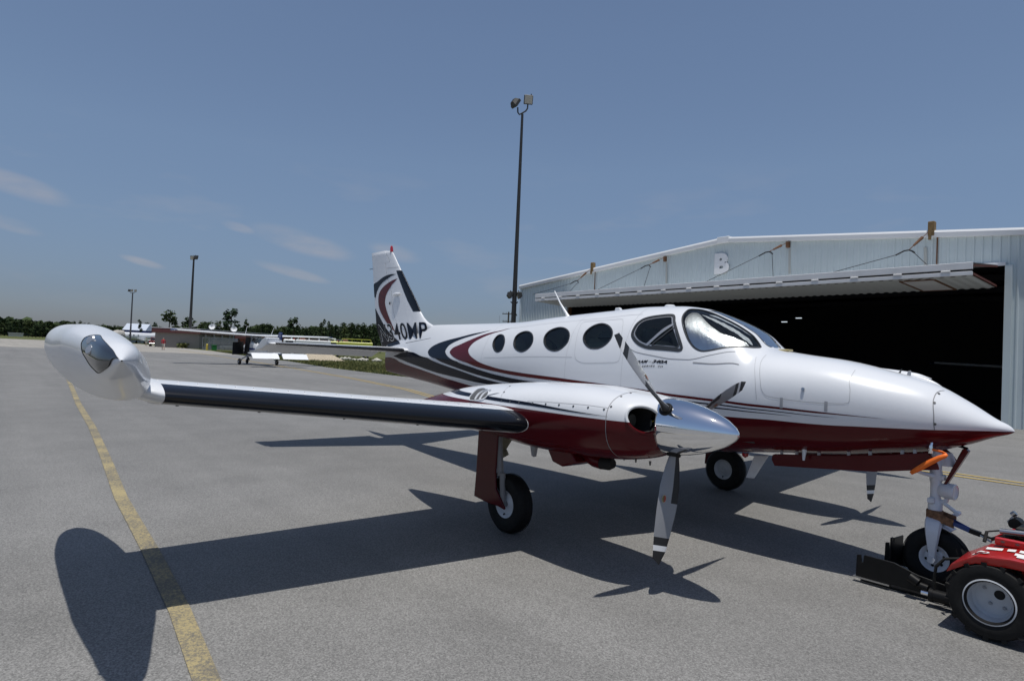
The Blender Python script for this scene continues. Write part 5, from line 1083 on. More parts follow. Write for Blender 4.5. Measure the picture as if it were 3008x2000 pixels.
# hoist cables, turnbuckles and their roof brackets
cabs = [(-8.45, 1), (-3.35, 0), (3.10, 0), (8.42, 1)]
for u, post in cabs:
    zr_ = roof_z(u)
    if post:
        mb = MB(); mb.box((u + .05, .12, zr_ + .20), (.20, .20, .52), bev=.02); mb.box((u + .02, .22, zr_ - .06), (.08, .06, .30)); hb_(mb, 'hoist_post', mat('rusty_yellow_steel', (.17, .11, .045), .8, noise=.4, nscale=12)); top = (u, .30, zr_ + .06)
    else:
        mb = MB(); mb.box((u, .10, zr_ - .26), (.12, .16, .26), bev=.02); hb_(mb, 'hoist_bracket', M_rust); top = (u, .22, zr_ - .20)
    rg = (u - .42, .85, zr_ - .62)
    mid = [tuple(np.array(top) * (1 - t) + np.array(rg) * t) for t in (.3, .75)]
    mb = MB(); mb.tube([top, mid[0]], .012, 6); mb.tube([mid[0], mid[1]], [.055, .035], 8); mb.tube([mid[1], rg], .016, 6); hb_(mb, 'turnbuckle', M_rust)
    mb = MB(); mb.tube([(rg[0] - .35, 1.05, rg[2] - .18), (rg[0] - .12, .93, rg[2] - .03), rg, (rg[0] + .12, .93, rg[2] - .05), (rg[0] + .24, 1.0, rg[2] - .14)], .028, 6); hb_(mb, 'cable_yoke', M_black)
    mb = MB(); mb.tube([(rg[0] - .33, 1.05, rg[2] - .17), (u - 2.3, 2.55, 5.20)], .012, 6); hb_(mb, 'cable', M_black)
    mb = MB(); mb.tube([(rg[0] + .22, 1.0, rg[2] - .13), (u + .75, 2.55, 5.20)], .012, 6); hb_(mb, 'cable', M_black)
for u in (-8.3, 8.60): mb = MB(); mb.cyl((u + .03, .06, roof_z(u) - .1), (u + .03, .06, oT), .025, n=8); hb_(mb, 'rusty_conduit', M_rust)
for u in (3.15, -3.3, 8.25):
    mb = MB(); mb.add([(u - .05, .042, roof_z(u) - .45), (u + .05, .042, roof_z(u) - .45), (u + .09, .042, roof_z(u) - 1.5), (u - .02, .042, roof_z(u) - 1.5)], [(0, 1, 2, 3)]); hb_(mb, 'rust_streak', mat('faint_rust_stain', (.42, .43, .40), .6), smooth=False)
# two lit lamps deep inside
for u, o_, z in ((-3.28, -11.7, 4.46), (-2.37, -11.7, 4.68)):
    mb = MB(); mb.box((u, o_, z), (.34, .10, .04)); hb_(mb, 'tube_lamp', mat('lit_tube', (.8, .85, .9), .5, emit=((.8, .9, 1.0), 0.7)), smooth=False)
# ================================================================== lamp posts
M_pole = mat('dark_bronze_pole', (.018, .017, .016), .5); M_lampglass = mat('floodlight_glass', (.38, .36, .30), .2, coat=.6); M_box = mat('floodlight_body', (.03, .03, .028), .5)
def floodlight(name, parent, p, yaw, pitch, s=.5, group=None):
    mb = MB(); Rm = Matrix.Rotation(yaw, 3, 'Z') @ Matrix.Rotation(pitch, 3, 'Y'); p = Vector(p)
    o = empty(name, p); o.parent = parent
    V = MB(); V.box((0, 0, 0), (s * .3, s, s), bev=.02); V.add([(-s * .15, -s * .45, -s * .45), (-s * .15, s * .45, -s * .45), (-s * .15, s * .45, s * .45), (-s * .15, -s * .45, s * .45), (-s * .5, -s * .26, -s * .28), (-s * .5, s * .26, -s * .28), (-s * .5, s * .26, s * .28), (-s * .5, -s * .26, s * .28)], [(0, 1, 5, 4), (1, 2, 6, 5), (2, 3, 7, 6), (3, 0, 4, 7), (4, 5, 6, 7)])
    V.V = [Rm @ Vector(v) for v in V.V]; V.build('housing', M_box, o)
    g = MB(); g.box((s * .155, 0, 0), (.01, s * .88, s * .88)); g.V = [Rm @ Vector(v) for v in g.V]; g.build('glass', M_lampglass, o, smooth=False)
    g = MB(); g.box((-s * .1, s * .3, s * .58), (.06, .06, s * .16)); g.V = [Rm @ Vector(v) for v in g.V]; g.build('photocell', M_box, o, smooth=False)
    return o
D2C = lambda x, y: math.atan2(-5.986 - y, 4.69 - x)
px_, py_ = -24.25, 18.58
lp = empty('lamp_post', (px_, py_, 0)); tag(lp, 'tall dark lamp post with two floodlights on top standing beside the hangar corner', 'lamp post')
mb = MB(); mb.tube([(0, 0, 0), (0, 0, 16.35)], [.17, .075], 16); mb.build('pole', M_pole, lp)
mb = MB(); mb.box((0, 0, .12), (.55, .55, .24), bev=.03); mb.build('concrete_base', mat('concrete_base', (.32, .31, .29), .9, noise=.1, nscale=9), lp)
cx, cy = cr.x, cr.y
mb = MB(); mb.tube([(-cx * .30, -cy * .30, 16.75), (-cx * .28, -cy * .28, 16.45), (-cx * .18, -cy * .18, 16.32), (0, 0, 16.42), (cx * .20, cy * .20, 16.55), (cx * .30, cy * .30, 16.72), (cx * .31, cy * .31, 17.0)], .045, 8); mb.build('arm', M_pole, lp)
yw = D2C(px_, py_)
floodlight('floodlight', lp, (cx * .33, cy * .33, 17.25), yw + .15, .25, .54); floodlight('floodlight', lp, (-cx * .42, -cy * .42, 16.98), yw + math.pi - 1.0, .55, .54)
mb = MB(); mb.tube([(-cx * .22, -cy * .22, 4.9), (0, 0, 4.7), (cx * .22, cy * .22, 4.9)], .035, 8); mb.tube([(.05, .05, 4.3), (cx * .20, cy * .20, 4.05)], .025, 6); mb.build('arm', M_pole, lp)
floodlight('floodlight', lp, (-cx * .24, -cy * .24, 5.30), yw + 1.9, .3, .42); floodlight('floodlight', lp, (cx * .24, cy * .24, 5.30), yw - 1.4, .3, .42)
l2 = empty('lamp_post', (-150.8, 30.2, 0)); tag(l2, 'dark lamp post with paired floodlights rising behind the small high wing plane', 'lamp post')
mb = MB(); mb.tube([(0, 0, 0), (0, 0, 20.1)], [.36, .18], 12); mb.build('pole', M_pole, l2)
mb = MB(); mb.box((0, 0, .8), (1.1, 1.1, 1.7), bev=.08); mb.build('concrete_base', MATS['concrete_base'], l2)
floodlight('floodlight', l2, (-cx * .3, -cy * .3, 20.4), D2C(-150, 30) - .4, .3, .9); floodlight('floodlight', l2, (cx * .5, cy * .5, 20.5), D2C(-150, 30) + 2.4, .3, .9)
l3 = empty('lamp_post', (-130.6, 15.4, 0)); tag(l3, 'slim lamp post with three small floodlights at the far left above the white tip tank', 'lamp post')
mb = MB(); mb.tube([(0, 0, 0), (0, 0, 10.1)], [.16, .10], 10); mb.build('pole', mat('weathered_pole', (.05, .05, .055), .6), l3)
mb = MB(); mb.tube([(-cx * .6, -cy * .6, 10.35), (-cx * .35, -cy * .35, 10.1), (0, 0, 10.1), (cx * .4, cy * .4, 10.15), (cx * .5, cy * .5, 10.4)], .05, 6); mb.build('arm', M_pole, l3)
for q, yaw in ((-.68, 2.6), (-.18, .2), (.5, -.2)): floodlight('floodlight', l3, (cx * q, cy * q, 10.5), D2C(-130, 15) + yaw, .3, .40)
up = empty('utility_pole', (-64.4, 51.7, 0)); tag(up, 'wooden utility pole with two crossarms in the distance beside the tall lamp post', 'utility pole')
M_wood = mat('weathered_wood', (.06, .05, .042), .9)
mb = MB(); mb.tube([(0, 0, 0), (0, 0, 7.75)], [.16, .11], 10); mb.build('pole', M_wood, up)
for z, w in ((7.45, 1.15), (6.35, 1.05)):
    mb = MB(); mb.box((0, 0, z), (w * 2 * cx, .1, .12)) if False else mb.tube([(-cx * w * .8, -cy * w * .8, z), (cx * w * .8, cy * w * .8, z)], .06, 6); mb.build('crossarm', M_wood, up)
    for q in (-.7, -.3, .3, .7): mb = MB(); mb.cyl((cx * w * q, cy * w * q, z + .05), (cx * w * q, cy * w * q, z + .22), .04, n=6); mb.build('insulator', M_foilbr, up)
wa = MB(); wa.tube([(0, 0, 0), (.0, 0, 5.35)], [.03, .012], 6); o = wa.build('radio_mast', M_foilbr, None, loc=(-41.9, 31.8, 0)); tag(o, 'thin bare radio mast rising behind the fuselage left of the utility pole', 'mast')

# ================================================================== trees
leafM = bpy.data.materials.new('pine_foliage'); leafM.use_nodes = True; nt = leafM.node_tree; b = nt.nodes['Principled BSDF']; b.inputs['Roughness'].default_value = .85; b.inputs['Specular IOR Level'].default_value = .2
oi = nt.nodes.new('ShaderNodeObjectInfo'); rmp = nt.nodes.new('ShaderNodeValToRGB'); rmp.color_ramp.elements[0].color = (.022, .042, .018, 1); rmp.color_ramp.elements[1].color = (.055, .075, .026, 1); nt.links.new(oi.outputs['Random'], rmp.inputs[0])
gi = nt.nodes.new('ShaderNodeNewGeometry'); hsv = nt.nodes.new('ShaderNodeHueSaturation'); mr = nt.nodes.new('ShaderNodeMapRange'); mr.inputs[3].default_value = .55; mr.inputs[4].default_value = 1.5
nt.links.new(gi.outputs['Random Per Island'], mr.inputs[0]); nt.links.new(mr.outputs[0], hsv.inputs['Value']); nt.links.new(rmp.outputs[0], hsv.inputs['Color']); nt.links.new(hsv.outputs[0], b.inputs['Base Color'])
M_bark = mat('pine_bark', (.055, .042, .032), .95)
def crown_mesh(kind, seed):
    r = np.random.default_rng(seed); cl = []
    if kind == 'pine':
        cl.append((0, 0, .93, .34, .085)); 
        for k in range(13): z = r.uniform(.50, .93); a = r.uniform(0, 6.28); d = r.uniform(.15, .42) * (1.05 - .35 * (z - .5) / .45); cl.append((d * math.cos(a), d * math.sin(a), z, r.uniform(.15, .27), r.uniform(.035, .065)))
    elif kind == 'thin':
        for k in range(16): z = r.uniform(.45, .98); a = r.uniform(0, 6.28); d = r.uniform(.1, .5) * (1.05 - z) * 1.6; cl.append((d * math.cos(a), d * math.sin(a), z, r.uniform(.10, .18), r.uniform(.025, .045)))
    elif kind == 'lean':
        for k in range(10): z = r.uniform(.4, 1.0); cl.append((r.normal(0, .10) - .5 * (z - .5), r.normal(0, .1), z, .22, .06))
    else:
        for k in range(20): z = r.uniform(.16, .94); a = r.uniform(0, 6.28); d = r.uniform(0, .40) * (1.1 - .7 * max(0, z - .45)); cl.append((d * math.cos(a), d * math.sin(a), z, r.uniform(.16, .28), r.uniform(.06, .10)))
    V = []; F = []
    for (x, y, z, rw, rh) in cl:
        for q in range(34 if kind != 'broad' else 30):
            u = r.normal(size=3); u /= np.linalg.norm(u); rad = r.uniform(.45, 1.0); c = np.array([x + u[0] * rw * rad, y + u[1] * rw * rad, z + u[2] * rh * rad]); 
            t = r.normal(size=3); t /= np.linalg.norm(t); w = np.cross(t, r.normal(size=3)); w /= np.linalg.norm(w); sx, sz = r.uniform(.035, .07), r.uniform(.012, .022); k0 = len(V)
            for i, j in ((-1, -1), (1, -1), (1, 1), (-1, 1)): p = t * i + w * j * .8; V.append((c[0] + p[0] * sx, c[1] + p[1] * sx, c[2] + p[2] * sz))
            F.append((k0, k0 + 1, k0 + 2, k0 + 3))
    me = bpy.data.meshes.new('crown'); me.from_pydata(V, [], F); me.materials.append(leafM); 
    tm = MB(); tops = {'pine': .93, 'thin': .97, 'lean': .9, 'broad': .82}[kind]; sway = -.25 if kind == 'lean' else r.normal(0, .02)
    tm.tube([(0, 0, 0), (sway * .3, 0, .4), (sway, 0, tops)], [.045, .035, .012], 7)
    for (x, y, z, rw, rh) in cl[:9]: tm.tube([(sway * z * .6, 0, max(z - .06, .1)), (x * .8, y * .8, z)], [.014, .006], 5)
    tm2 = bpy.data.meshes.new('trunk'); tm2.from_pydata([tuple(v) for v in tm.V], [], tm.F); tm2.materials.append(M_bark)
    return me, tm2
protos = {k: [crown_mesh(k, 10 * i + s) for s in range(n)] for i, (k, n) in enumerate((('pine', 5), ('broad', 6), ('thin', 1), ('lean', 1)))}
TREES = [(-181.4,32.2,9.6,'pine',4.0),(-177.8,46.8,11.0,'pine',4.7),(-186.3,53.4,9.4,'thin',2.2),(-182.0,65.8,10.0,'pine',3.9),(-200.0,41.1,8.7,'pine',4.2),(-231.9,34.3,7.7,'lean',1.8),(-188.3,46.4,7.9,'pine',2.2),(-178.9,73.4,10.2,'broad',2.5),(-173.3,73.8,9.4,'broad',2.6),(-251.3,39.3,7.6,'broad',2.7),(-255.8,42.8,7.9,'broad',2.7),(-230.9,39.9,6.1,'broad',1.6),(-229.9,44.8,6.4,'broad',2.3),(-218.6,49.2,8.1,'broad',2.7),(-218.0,51.5,8.3,'broad',3.1),(-185.1,83.8,9.7,'broad',2.2),(-179.8,83.5,9.4,'pine',2.8),(-178.0,86.9,9.7,'pine',2.6),(-172.0,87.7,9.2,'pine',2.3),(-199.2,62.2,8.4,'broad',2.8),(-220.0,50.8,6.5,'pine',2.2),(-247.9,58.7,7.3,'pine',2.8),(-246.8,59.6,7.1,'pine',2.8),(-272.0,67.5,7.6,'broad',3.2),(-224.6,56.1,6.1,'pine',2.1),(-265.4,68.4,6.8,'pine',2.3),(-243.6,63.6,6.8,'broad',2.3),(-262.9,70.0,7.0,'broad',3.1),(-255.6,68.8,7.7,'pine',3.1),(-248.7,68.0,7.5,'pine',2.6),(-260.8,72.5,8.1,'broad',2.2),(-244.1,68.8,7.8,'pine',2.8),(-214.7,60.8,6.8,'broad',2.4),(-237.4,68.7,7.9,'broad',2.3),(-216.3,63.2,6.9,'broad',2.5),(-263.2,79.0,8.7,'broad',2.6),(-212.2,63.7,7.7,'broad',1.9),(-250.9,77.6,9.3,'pine',2.2),(-256.7,80.6,9.1,'pine',3.2),(-213.4,67.4,8.1,'broad',2.0),(-231.7,74.7,9.1,'broad',2.4),(-218.4,70.9,8.8,'pine',2.9),(-220.4,72.7,8.4,'broad',2.0),(-243.9,81.9,8.7,'broad',2.8),(-226.8,77.0,8.4,'broad',2.1),(-231.8,79.9,8.3,'broad',2.5),(-208.7,72.5,8.0,'pine',2.3),(-219.3,77.5,8.3,'broad',2.0),(-218.5,78.2,8.6,'broad',2.4),(-259.6,94.9,9.9,'pine',3.0),(-259.7,96.5,10.0,'broad',3.3),(-228.1,85.6,9.6,'pine',2.3),(-260.1,99.7,9.7,'pine',2.7),(-222.9,86.0,8.6,'pine',2.6),(-219.7,85.9,8.8,'pine',3.0),(-261.0,104.0,9.7,'broad',2.6),(-248.8,100.2,9.8,'pine',3.0),(-240.6,97.8,10.2,'broad',2.7),(-249.8,103.0,10.4,'broad',3.4),(-208.8,86.3,8.6,'pine',2.8),(-213.4,89.5,9.0,'broad',2.6),(-247.6,105.9,10.7,'broad',2.8),(-207.3,89.0,9.2,'broad',2.8),(-221.7,96.7,10.5,'broad',3.0),(-204.2,89.9,9.8,'broad',2.4),(-222.4,99.3,9.9,'pine',3.0),(-252.9,114.8,12.2,'pine',3.0),(-244.2,112.0,11.0,'broad',3.0),(-252.5,117.7,11.7,'pine',2.9),(-248.7,117.5,12.2,'broad',3.2),(-212.2,100.9,10.0,'broad',2.8),(-228.5,109.9,11.3,'pine',3.1),(-226.6,110.3,11.1,'pine',3.1),(-253.0,125.0,11.9,'broad',2.4),(-227.0,112.9,10.7,'pine',3.1),(-224.2,112.9,10.6,'pine',2.9),(-238.9,121.9,12.2,'pine',3.5),(-228.9,117.9,11.4,'broad',3.1),(-215.0,111.6,10.4,'broad',3.0),(-197.5,103.6,9.8,'broad',2.9),(-368.3,-0.9,6.7,'broad',3.2),(-393.2,0.5,7.5,'broad',4.1),(-393.4,1.9,6.7,'broad',3.2),(-378.2,2.9,6.8,'broad',4.1),(-359.9,3.8,6.8,'broad',3.6),(-379.8,5.7,7.7,'broad',4.0),(-371.3,6.6,7.6,'broad',3.6),(-367.4,7.9,7.9,'broad',3.1),(-394.8,10.2,8.2,'broad',4.3),(-387.6,11.2,8.0,'broad',3.4),(-362.3,11.2,8.1,'broad',3.5),(-369.4,13.0,8.0,'broad',4.1),(-357.5,13.7,6.6,'broad',4.0),(-378.8,16.4,6.9,'broad',3.4),(-363.5,16.6,7.9,'broad',4.1),(-360.5,17.9,7.1,'broad',3.2),(-361.0,19.1,6.7,'broad',3.9),(-392.6,22.8,6.8,'broad',3.5),(-384.0,26.1,8.9,'pine',2.1),(-383.8,28.3,8.2,'pine',2.1),(-383.6,30.4,8.9,'pine',2.1),(-383.4,33.0,9.4,'pine',2.1),(-383.0,36.5,8.6,'pine',2.1),(-382.6,40.0,7.7,'pine',2.1),(-382.3,42.7,8.3,'pine',2.1),(-379.1,23.0,6.6,'broad',3.0),(-387.6,25.5,6.9,'pine',2.7),(-382.5,26.9,6.2,'broad',2.7),(-417.5,31.9,6.3,'broad',2.9),(-409.7,33.2,6.7,'broad',2.8),(-415.5,35.7,7.7,'pine',2.8),(-381.4,34.2,7.0,'pine',2.6),(-388.1,36.8,7.0,'pine',2.5),(-393.9,39.4,7.4,'broad',2.5),(-387.8,40.6,7.0,'broad',2.2),(-402.7,44.4,8.2,'broad',2.5),(-395.8,45.6,7.6,'broad',3.2),(-408.2,49.3,8.0,'pine',2.7),(-398.0,50.0,8.4,'broad',2.4),(-416.5,54.7,8.2,'pine',3.4),(-391.6,53.2,7.6,'broad',3.1),(-399.5,56.5,8.8,'pine',3.2),(-411.7,60.5,8.7,'broad',3.4),(-413.8,63.1,8.2,'broad',3.1),(-418.6,66.1,9.0,'pine',3.5),(-371.7,60.2,8.9,'broad',2.2),(-385.8,64.8,8.5,'broad',3.0),(-417.0,72.7,10.1,'broad',2.5),(-381.9,68.3,9.4,'broad',3.2),(-368.6,67.8,8.2,'broad',2.4),(-25.4,45.9,13.3,'broad',1.5)]
special = {0: 'tall round topped pine left of the dark lamp post', 1: 'tallest pine, standing between the two satellite dishes', 2: 'thin pointed pine right of the tallest pine', 3: 'lone tall pine with a bare trunk above the blue plane tail',
           4: 'dark pine directly behind the dark lamp post', 5: 'leaning pine beside the blue roofed building', 130: 'tree top showing over the hangar roof ridge'}
for i, (x, y, h, kind, w) in enumerate(TREES):
    grp = 'pines along the far left of the airfield' if x < -340 else 'pine belt behind the low buildings'
    t = empty('pine_tree' if kind != 'broad' else 'tree', (x, y, -.03), random.uniform(0, 6.28) if kind != 'lean' else D2C(x, y) + 1.57)
    if i in special: tag(t, special[i], 'tree', None if i == 130 else grp)
    else: tag(t, ('dark green tree in the hazy far left tree line' if x < -340 else 'dark green tree in the pine belt behind the low buildings'), 'tree', grp)
    cm, tm = random.choice(protos[kind])
    for nm, me in (('crown', cm), ('trunk', tm)):
        o = bpy.data.objects.new(nm, me); COL.objects.link(o); o.parent = t; o.scale = (w * 1.15, w * 1.15, h)
# a far wood that closes the horizon behind the separate trees
V = []; F = []; r = np.random.default_rng(3)
for q in range(15000):
    a = r.uniform(-.12, .95) if q % 4 else r.uniform(-1.5, 1.5); d_ = r.uniform(430, 560); x = 4.7 - d_ * math.cos(a); y = -6 + d_ * math.sin(a) ; hmax = np.interp(a, [-.3, .0, .06, .1, .2, .25, .35, .5, .8], [8, 9.2, 8.6, 7.6, 7.8, 10, 12.2, 14.5, 14.5]) * (1 + .07 * math.sin(a * 83) + .07 * math.sin(a * 157 + 1) + .05 * math.sin(a * 311))
    z = hmax * r.uniform(0, 1) ** .6; sz = r.uniform(1.2, 2.6); t = r.normal(size=3); t /= np.linalg.norm(t); w = np.cross(t, r.normal(size=3)); w /= np.linalg.norm(w); k0 = len(V)
    for i, j in ((-1, -1), (1, -1), (1, 1), (-1, 1)): p = t * i + w * j; V.append((x + p[0] * sz, y + p[1] * sz, max(z + p[2] * sz * .6, -.02)))
    F.append((k0, k0 + 1, k0 + 2, k0 + 3))
o = mk('far_woods', V, F, leafM, None, False); o['kind'] = 'stuff'

# ================================================================== grass verge, gravel, rubble
M_blade_g = bpy.data.materials.new('grass_blades'); M_blade_g.use_nodes = True; nt = M_blade_g.node_tree; b = nt.nodes['Principled BSDF']; b.inputs['Roughness'].default_value = .8
gi = nt.nodes.new('ShaderNodeNewGeometry'); rmp = nt.nodes.new('ShaderNodeValToRGB'); rmp.color_ramp.elements[0].color = (.05, .07, .012, 1); rmp.color_ramp.elements[1].color = (.15, .14, .04, 1); nt.links.new(gi.outputs['Random Per Island'], rmp.inputs[0]); nt.links.new(rmp.outputs[0], b.inputs['Base Color'])
V = []; F = []
ex = [p[0] for p in edge[2:11]]; ey = [p[1] for p in edge[2:11]]
for q in range(26000):
    x = -28 - 85 * r.uniform() ** 1.6; y = np.interp(x, ex, ey) + r.uniform(.05, 22) ** 1.0 * (1 if r.uniform() < .5 else .35); hh = r.uniform(.06, .22); a = r.uniform(0, 6.28); w = r.uniform(.02, .06); k0 = len(V); dx, dy = math.cos(a) * w, math.sin(a) * w; lx, ly = r.normal(0, .05, 2)
    V += [(x - dx, y - dy, -.03), (x + dx, y + dy, -.03), (x + lx, y + ly, hh)]; F.append((k0, k0 + 1, k0 + 2))
o = mk('grass', V, F, M_blade_g, None, False); o['kind'] = 'stuff'
M_gravel = mat('pale_gravel', (.42, .36, .27), .95, noise=.18, nscale=6, bump=.8, bscale=9)
V = []; F = []; n1, n2 = 14, 40
for i in range(n1 + 1):
    for j in range(n2): t = 2 * math.pi * j / n2; q = i / n1; rr_ = q * (1 + .10 * math.sin(3 * t) + .05 * math.sin(7 * t)); V.append((3.0 * rr_ * math.cos(t), 1.4 * rr_ * math.sin(t), 1.12 * (1 - q ** 1.5) * (1 + .05 * r.normal()) - .03))
for i in range(n1):
    for j in range(n2): F.append((i * n2 + j, (i + 1) * n2 + j, (i + 1) * n2 + (j + 1) % n2, i * n2 + (j + 1) % n2))
o = mk('gravel_pile', V, F, M_gravel, None, True, None, loc=(-66.2, 24.4, 0)); o.rotation_euler = (0, 0, math.atan2(cy, cx)); tag(o, 'pale gravel heap on the grass verge below the aeroplane tailplane', 'gravel pile')
M_rub = mat('broken_concrete', (.45, .43, .38), .95, noise=.15, nscale=3)
for q in range(17):
    f = q / 16; x = -75.5 + 10.0 * f ** .9 + r.normal(0, .4); y = 30.9 + 5.2 * f + r.normal(0, .4)
    bm = bmesh.new(); bmesh.ops.create_icosphere(bm, subdivisions=1, radius=1); s = Vector((r.uniform(.3, .8), r.uniform(.25, .55), r.uniform(.18, .34)))
    for v in bm.verts: v.co = Vector((v.co.x * s.x, v.co.y * s.y, v.co.z * s.z)) * r.uniform(.8, 1.2)
    me = bpy.data.meshes.new('rubble'); bm.to_mesh(me); bm.free(); me.materials.append(M_rub); o = bpy.data.objects.new('rubble', me); COL.objects.link(o); o.location = (x, y, s.z * .55 - .03); o.rotation_euler = (0, 0, r.uniform(0, 6.28)); tag(o, 'broken concrete lump on the grass verge below the aeroplane tail', 'rubble', 'broken concrete along the verge')

# ================================================================== buildings in the distance
def box_building(name, label, p0, p1, h, depth, m_wall, m_band, band_h, over=.4, posts=0, m_post=None, windows=0, gable=0.0):
    p0 = Vector((*p0, 0)); p1 = Vector((*p1, 0)); d_ = (p1 - p0); Lb = d_.length; d_.normalize(); nn = Vector((-d_.y, d_.x, 0)); 
    if nn.dot(Vector((4.7, -6, 0)) - p0) > 0: nn = -nn
    root = empty(name, p0); tag(root, label, 'building'); ang_ = math.atan2(d_.y, d_.x); root.rotation_euler = (0, 0, ang_); sg = 1 if nn.dot(Vector((-d_.y, d_.x, 0))) > 0 else -1
    mb = MB(); mb.box((Lb / 2, sg * depth / 2, (h - band_h) / 2), (Lb, depth, h - band_h)); mb.build('wall', m_wall, root, smooth=False)
    if gable:
        mb = MB(); a = over; V = [(-a, -sg * a, h - .3), (Lb + a, -sg * a, h - .3), (Lb + a, sg * depth / 2, h + gable), (-a, sg * depth / 2, h + gable), (-a, sg * (depth + a), h - .3), (Lb + a, sg * (depth + a), h - .3)]
        mb.add(V, [(0, 1, 2, 3), (3, 2, 5, 4), (0, 3, 4), (1, 5, 2)]); mb.build('roof', m_band, root, smooth=False)
    else:
        mb = MB(); mb.box((Lb / 2, sg * depth / 2, h - band_h / 2), (Lb + 2 * over, depth + 2 * over, band_h)); mb.build('roof', m_band, root, smooth=False)
        mb = MB(); mb.box((Lb / 2, sg * depth / 2, h + .06), (Lb + 2 * over + .1, depth + 2 * over + .1, .12)); mb.build('roof_edge', M_trim, root, smooth=False)
    for q in range(posts): x = (q + .5) * Lb / posts; mb = MB(); mb.box((x, -sg * .35, (h - band_h) / 2), (.3, .25, h - band_h)); mb.build('post', m_post, root, smooth=False)
    for q in range(windows): x = (q + .5) * Lb / windows; mb = MB(); mb.box((x, -sg * .03, 1.5), (Lb / windows * .45, .08, 1.1)); mb.build('window', mat('far_window_glass', (.03, .035, .04), .15), root, smooth=False)
    return root
M_brick = mat('red_brick', (.20, .065, .045), .85, noise=.2, nscale=3); M_redroof = mat('dark_red_metal_roof', (.10, .03, .028), .6); M_tan = mat('taupe_wall', (.24, .215, .19), .85); M_greyroof = mat('grey_metal_roof', (.36, .37, .38), .6); M_cream = mat('cream_wall', (.55, .52, .45), .8)
box_building('terminal_building', 'low taupe building with a dark red roof band behind the chain link fence', (-137.6, 29.0), (-162.3, 55.5), 4.05, 10, M_tan, M_redroof, .95, .5, 12, mat('pale_post', (.33, .31, .28), .8), 0)
box_building('brick_building', 'long low red brick building with a dark red roof behind the small plane tail', (-112.9, 36.4), (-131.3, 57.4), 3.2, 8, M_brick, M_redroof, .8, .4, 0, None, 9)
box_building('hangar_shed', 'long grey roofed metal shed behind the white parked jet at far left', (-250, 27.5), (-226, 41.5), 2.55, 16, mat('grey_shed_wall', (.22, .24, .26), .8), M_greyroof, .4, .6, 0, None, 0, 1.3)
box_building('blue_building', 'blue walled building with a pale metal roof far behind the grey shed', (-243, 31.2), (-239.5, 36.8), 4.6, 6, mat('blue_wall', (.02, .035, .15), .7), mat('pale_blue_roof', (.45, .50, .58), .5), .4, .4, 0, None, 0, 2.0)
box_building('white_shed', 'small cream flat roofed shed right of the red pickup truck', (-160.6, 25.6), (-160.0, 29.2), 3.0, 4, M_cream, M_trim, .25, .3, 0, None, 1)
box_building('far_shed', 'tiny pale shed below the trees at the far left edge', (-345, 3.6), (-345, 8.6), 1.5, 4, M_cream, M_greyroof, .2, .2)

# chain link fence
fn = empty('chain_link_fence', (-125.3, 26.6, 0)); tag(fn, 'grey chain link fence in front of the taupe building', 'fence'); M_wire = mat('galvanised_wire', (.30, .31, .32), .5, metal=.5)
fp = [Vector((-125.3, 26.6, 0)), Vector((-129.6, 35.0, 0))]; fd = (fp[1] - fp[0])
for q in range(7): p = fd * (q / 6); mb = MB(); mb.cyl((p.x, p.y, -.03), (p.x, p.y, 2.4), .05, n=8); mb.build('post', M_wire, fn)
mb = MB()
for z in (.1, 1.2, 2.35): mb.tube([(0, 0, z), (fd.x, fd.y, z)], .035, 6)
mb.tube([(0, 0, .1), (fd.x / 6, fd.y / 6, 2.35)], .03, 6); mb.build('rail', M_wire, fn)
mb = MB(); 
for q in range(100):
    for s2 in (-1, 1):
        a = q / 100; b_ = min(max(a + s2 * .22, 0), 1); z1 = 2.35 * abs(b_ - a) / .22; mb.tube([(fd.x * a, fd.y * a, .05), (fd.x * b_, fd.y * b_, .05 + z1)], .018, 3, caps=False)
o = mb.build('wire_mesh', M_wire, fn); o['kind'] = 'stuff'
bd = MB(); bd.lathe([(.20, -.03), (.20, 1.05), (.12, 1.15), (.0, 1.17)], (0, 0, 0), (0, 0, 1), 14); o = bd.build('bollard', mat('yellow_bollard_paint', (.55, .42, .06), .6), None, loc=(-122.5, 26.7, 0)); tag(o, 'yellow bollard at the foot of the chain link fence', 'bollard')
bn = MB(); bn.box((0, 0, .45), (.75, .75, .96), bev=.05); bn.box((0, 0, .97), (.85, .85, .10), bev=.03); o = bn.build('bin', mat('green_bin_plastic', (.01, .16, .03), .5), None, loc=(-124.2, 28.4, 0)); tag(o, 'green plastic bin beside the yellow bollard', 'bin')

def dish(loc, rad, zc, label):
    o = empty('satellite_dish', loc); tag(o, label, 'satellite dish', 'satellite dishes behind the terminal'); yaw = D2C(loc[0], loc[1]); ax = Vector((math.cos(yaw), math.sin(yaw), .45)).normalized()
    mb = MB(); mb.lathe([(.0, 0), (rad * .4, .04), (rad * .8, .16), (rad, .28), (rad, .31), (rad * .8, .19), (.0, .04)], (0, 0, zc), ax, 26); mb.build('reflector', M_trim, o)
    mb = MB(); mb.cyl((0, 0, 0), (0, 0, zc), .07, n=8); mb.build('mast', M_wire, o)
    mb = MB(); mb.cyl(Vector((0, 0, zc)) + ax * .1, Vector((0, 0, zc)) + ax * .85, .03, n=6); mb.box(Vector((0, 0, zc)) + ax * .85, (.16, .16, .16)); mb.build('feed_horn', M_black, o)
dish((-142.5, 32.6, 0), .62, 4.75, 'left of the two white satellite dishes over the taupe roof'); dish((-143.8, 37.6, 0), .68, 4.55, 'right of the two white satellite dishes, in front of the tallest pine')
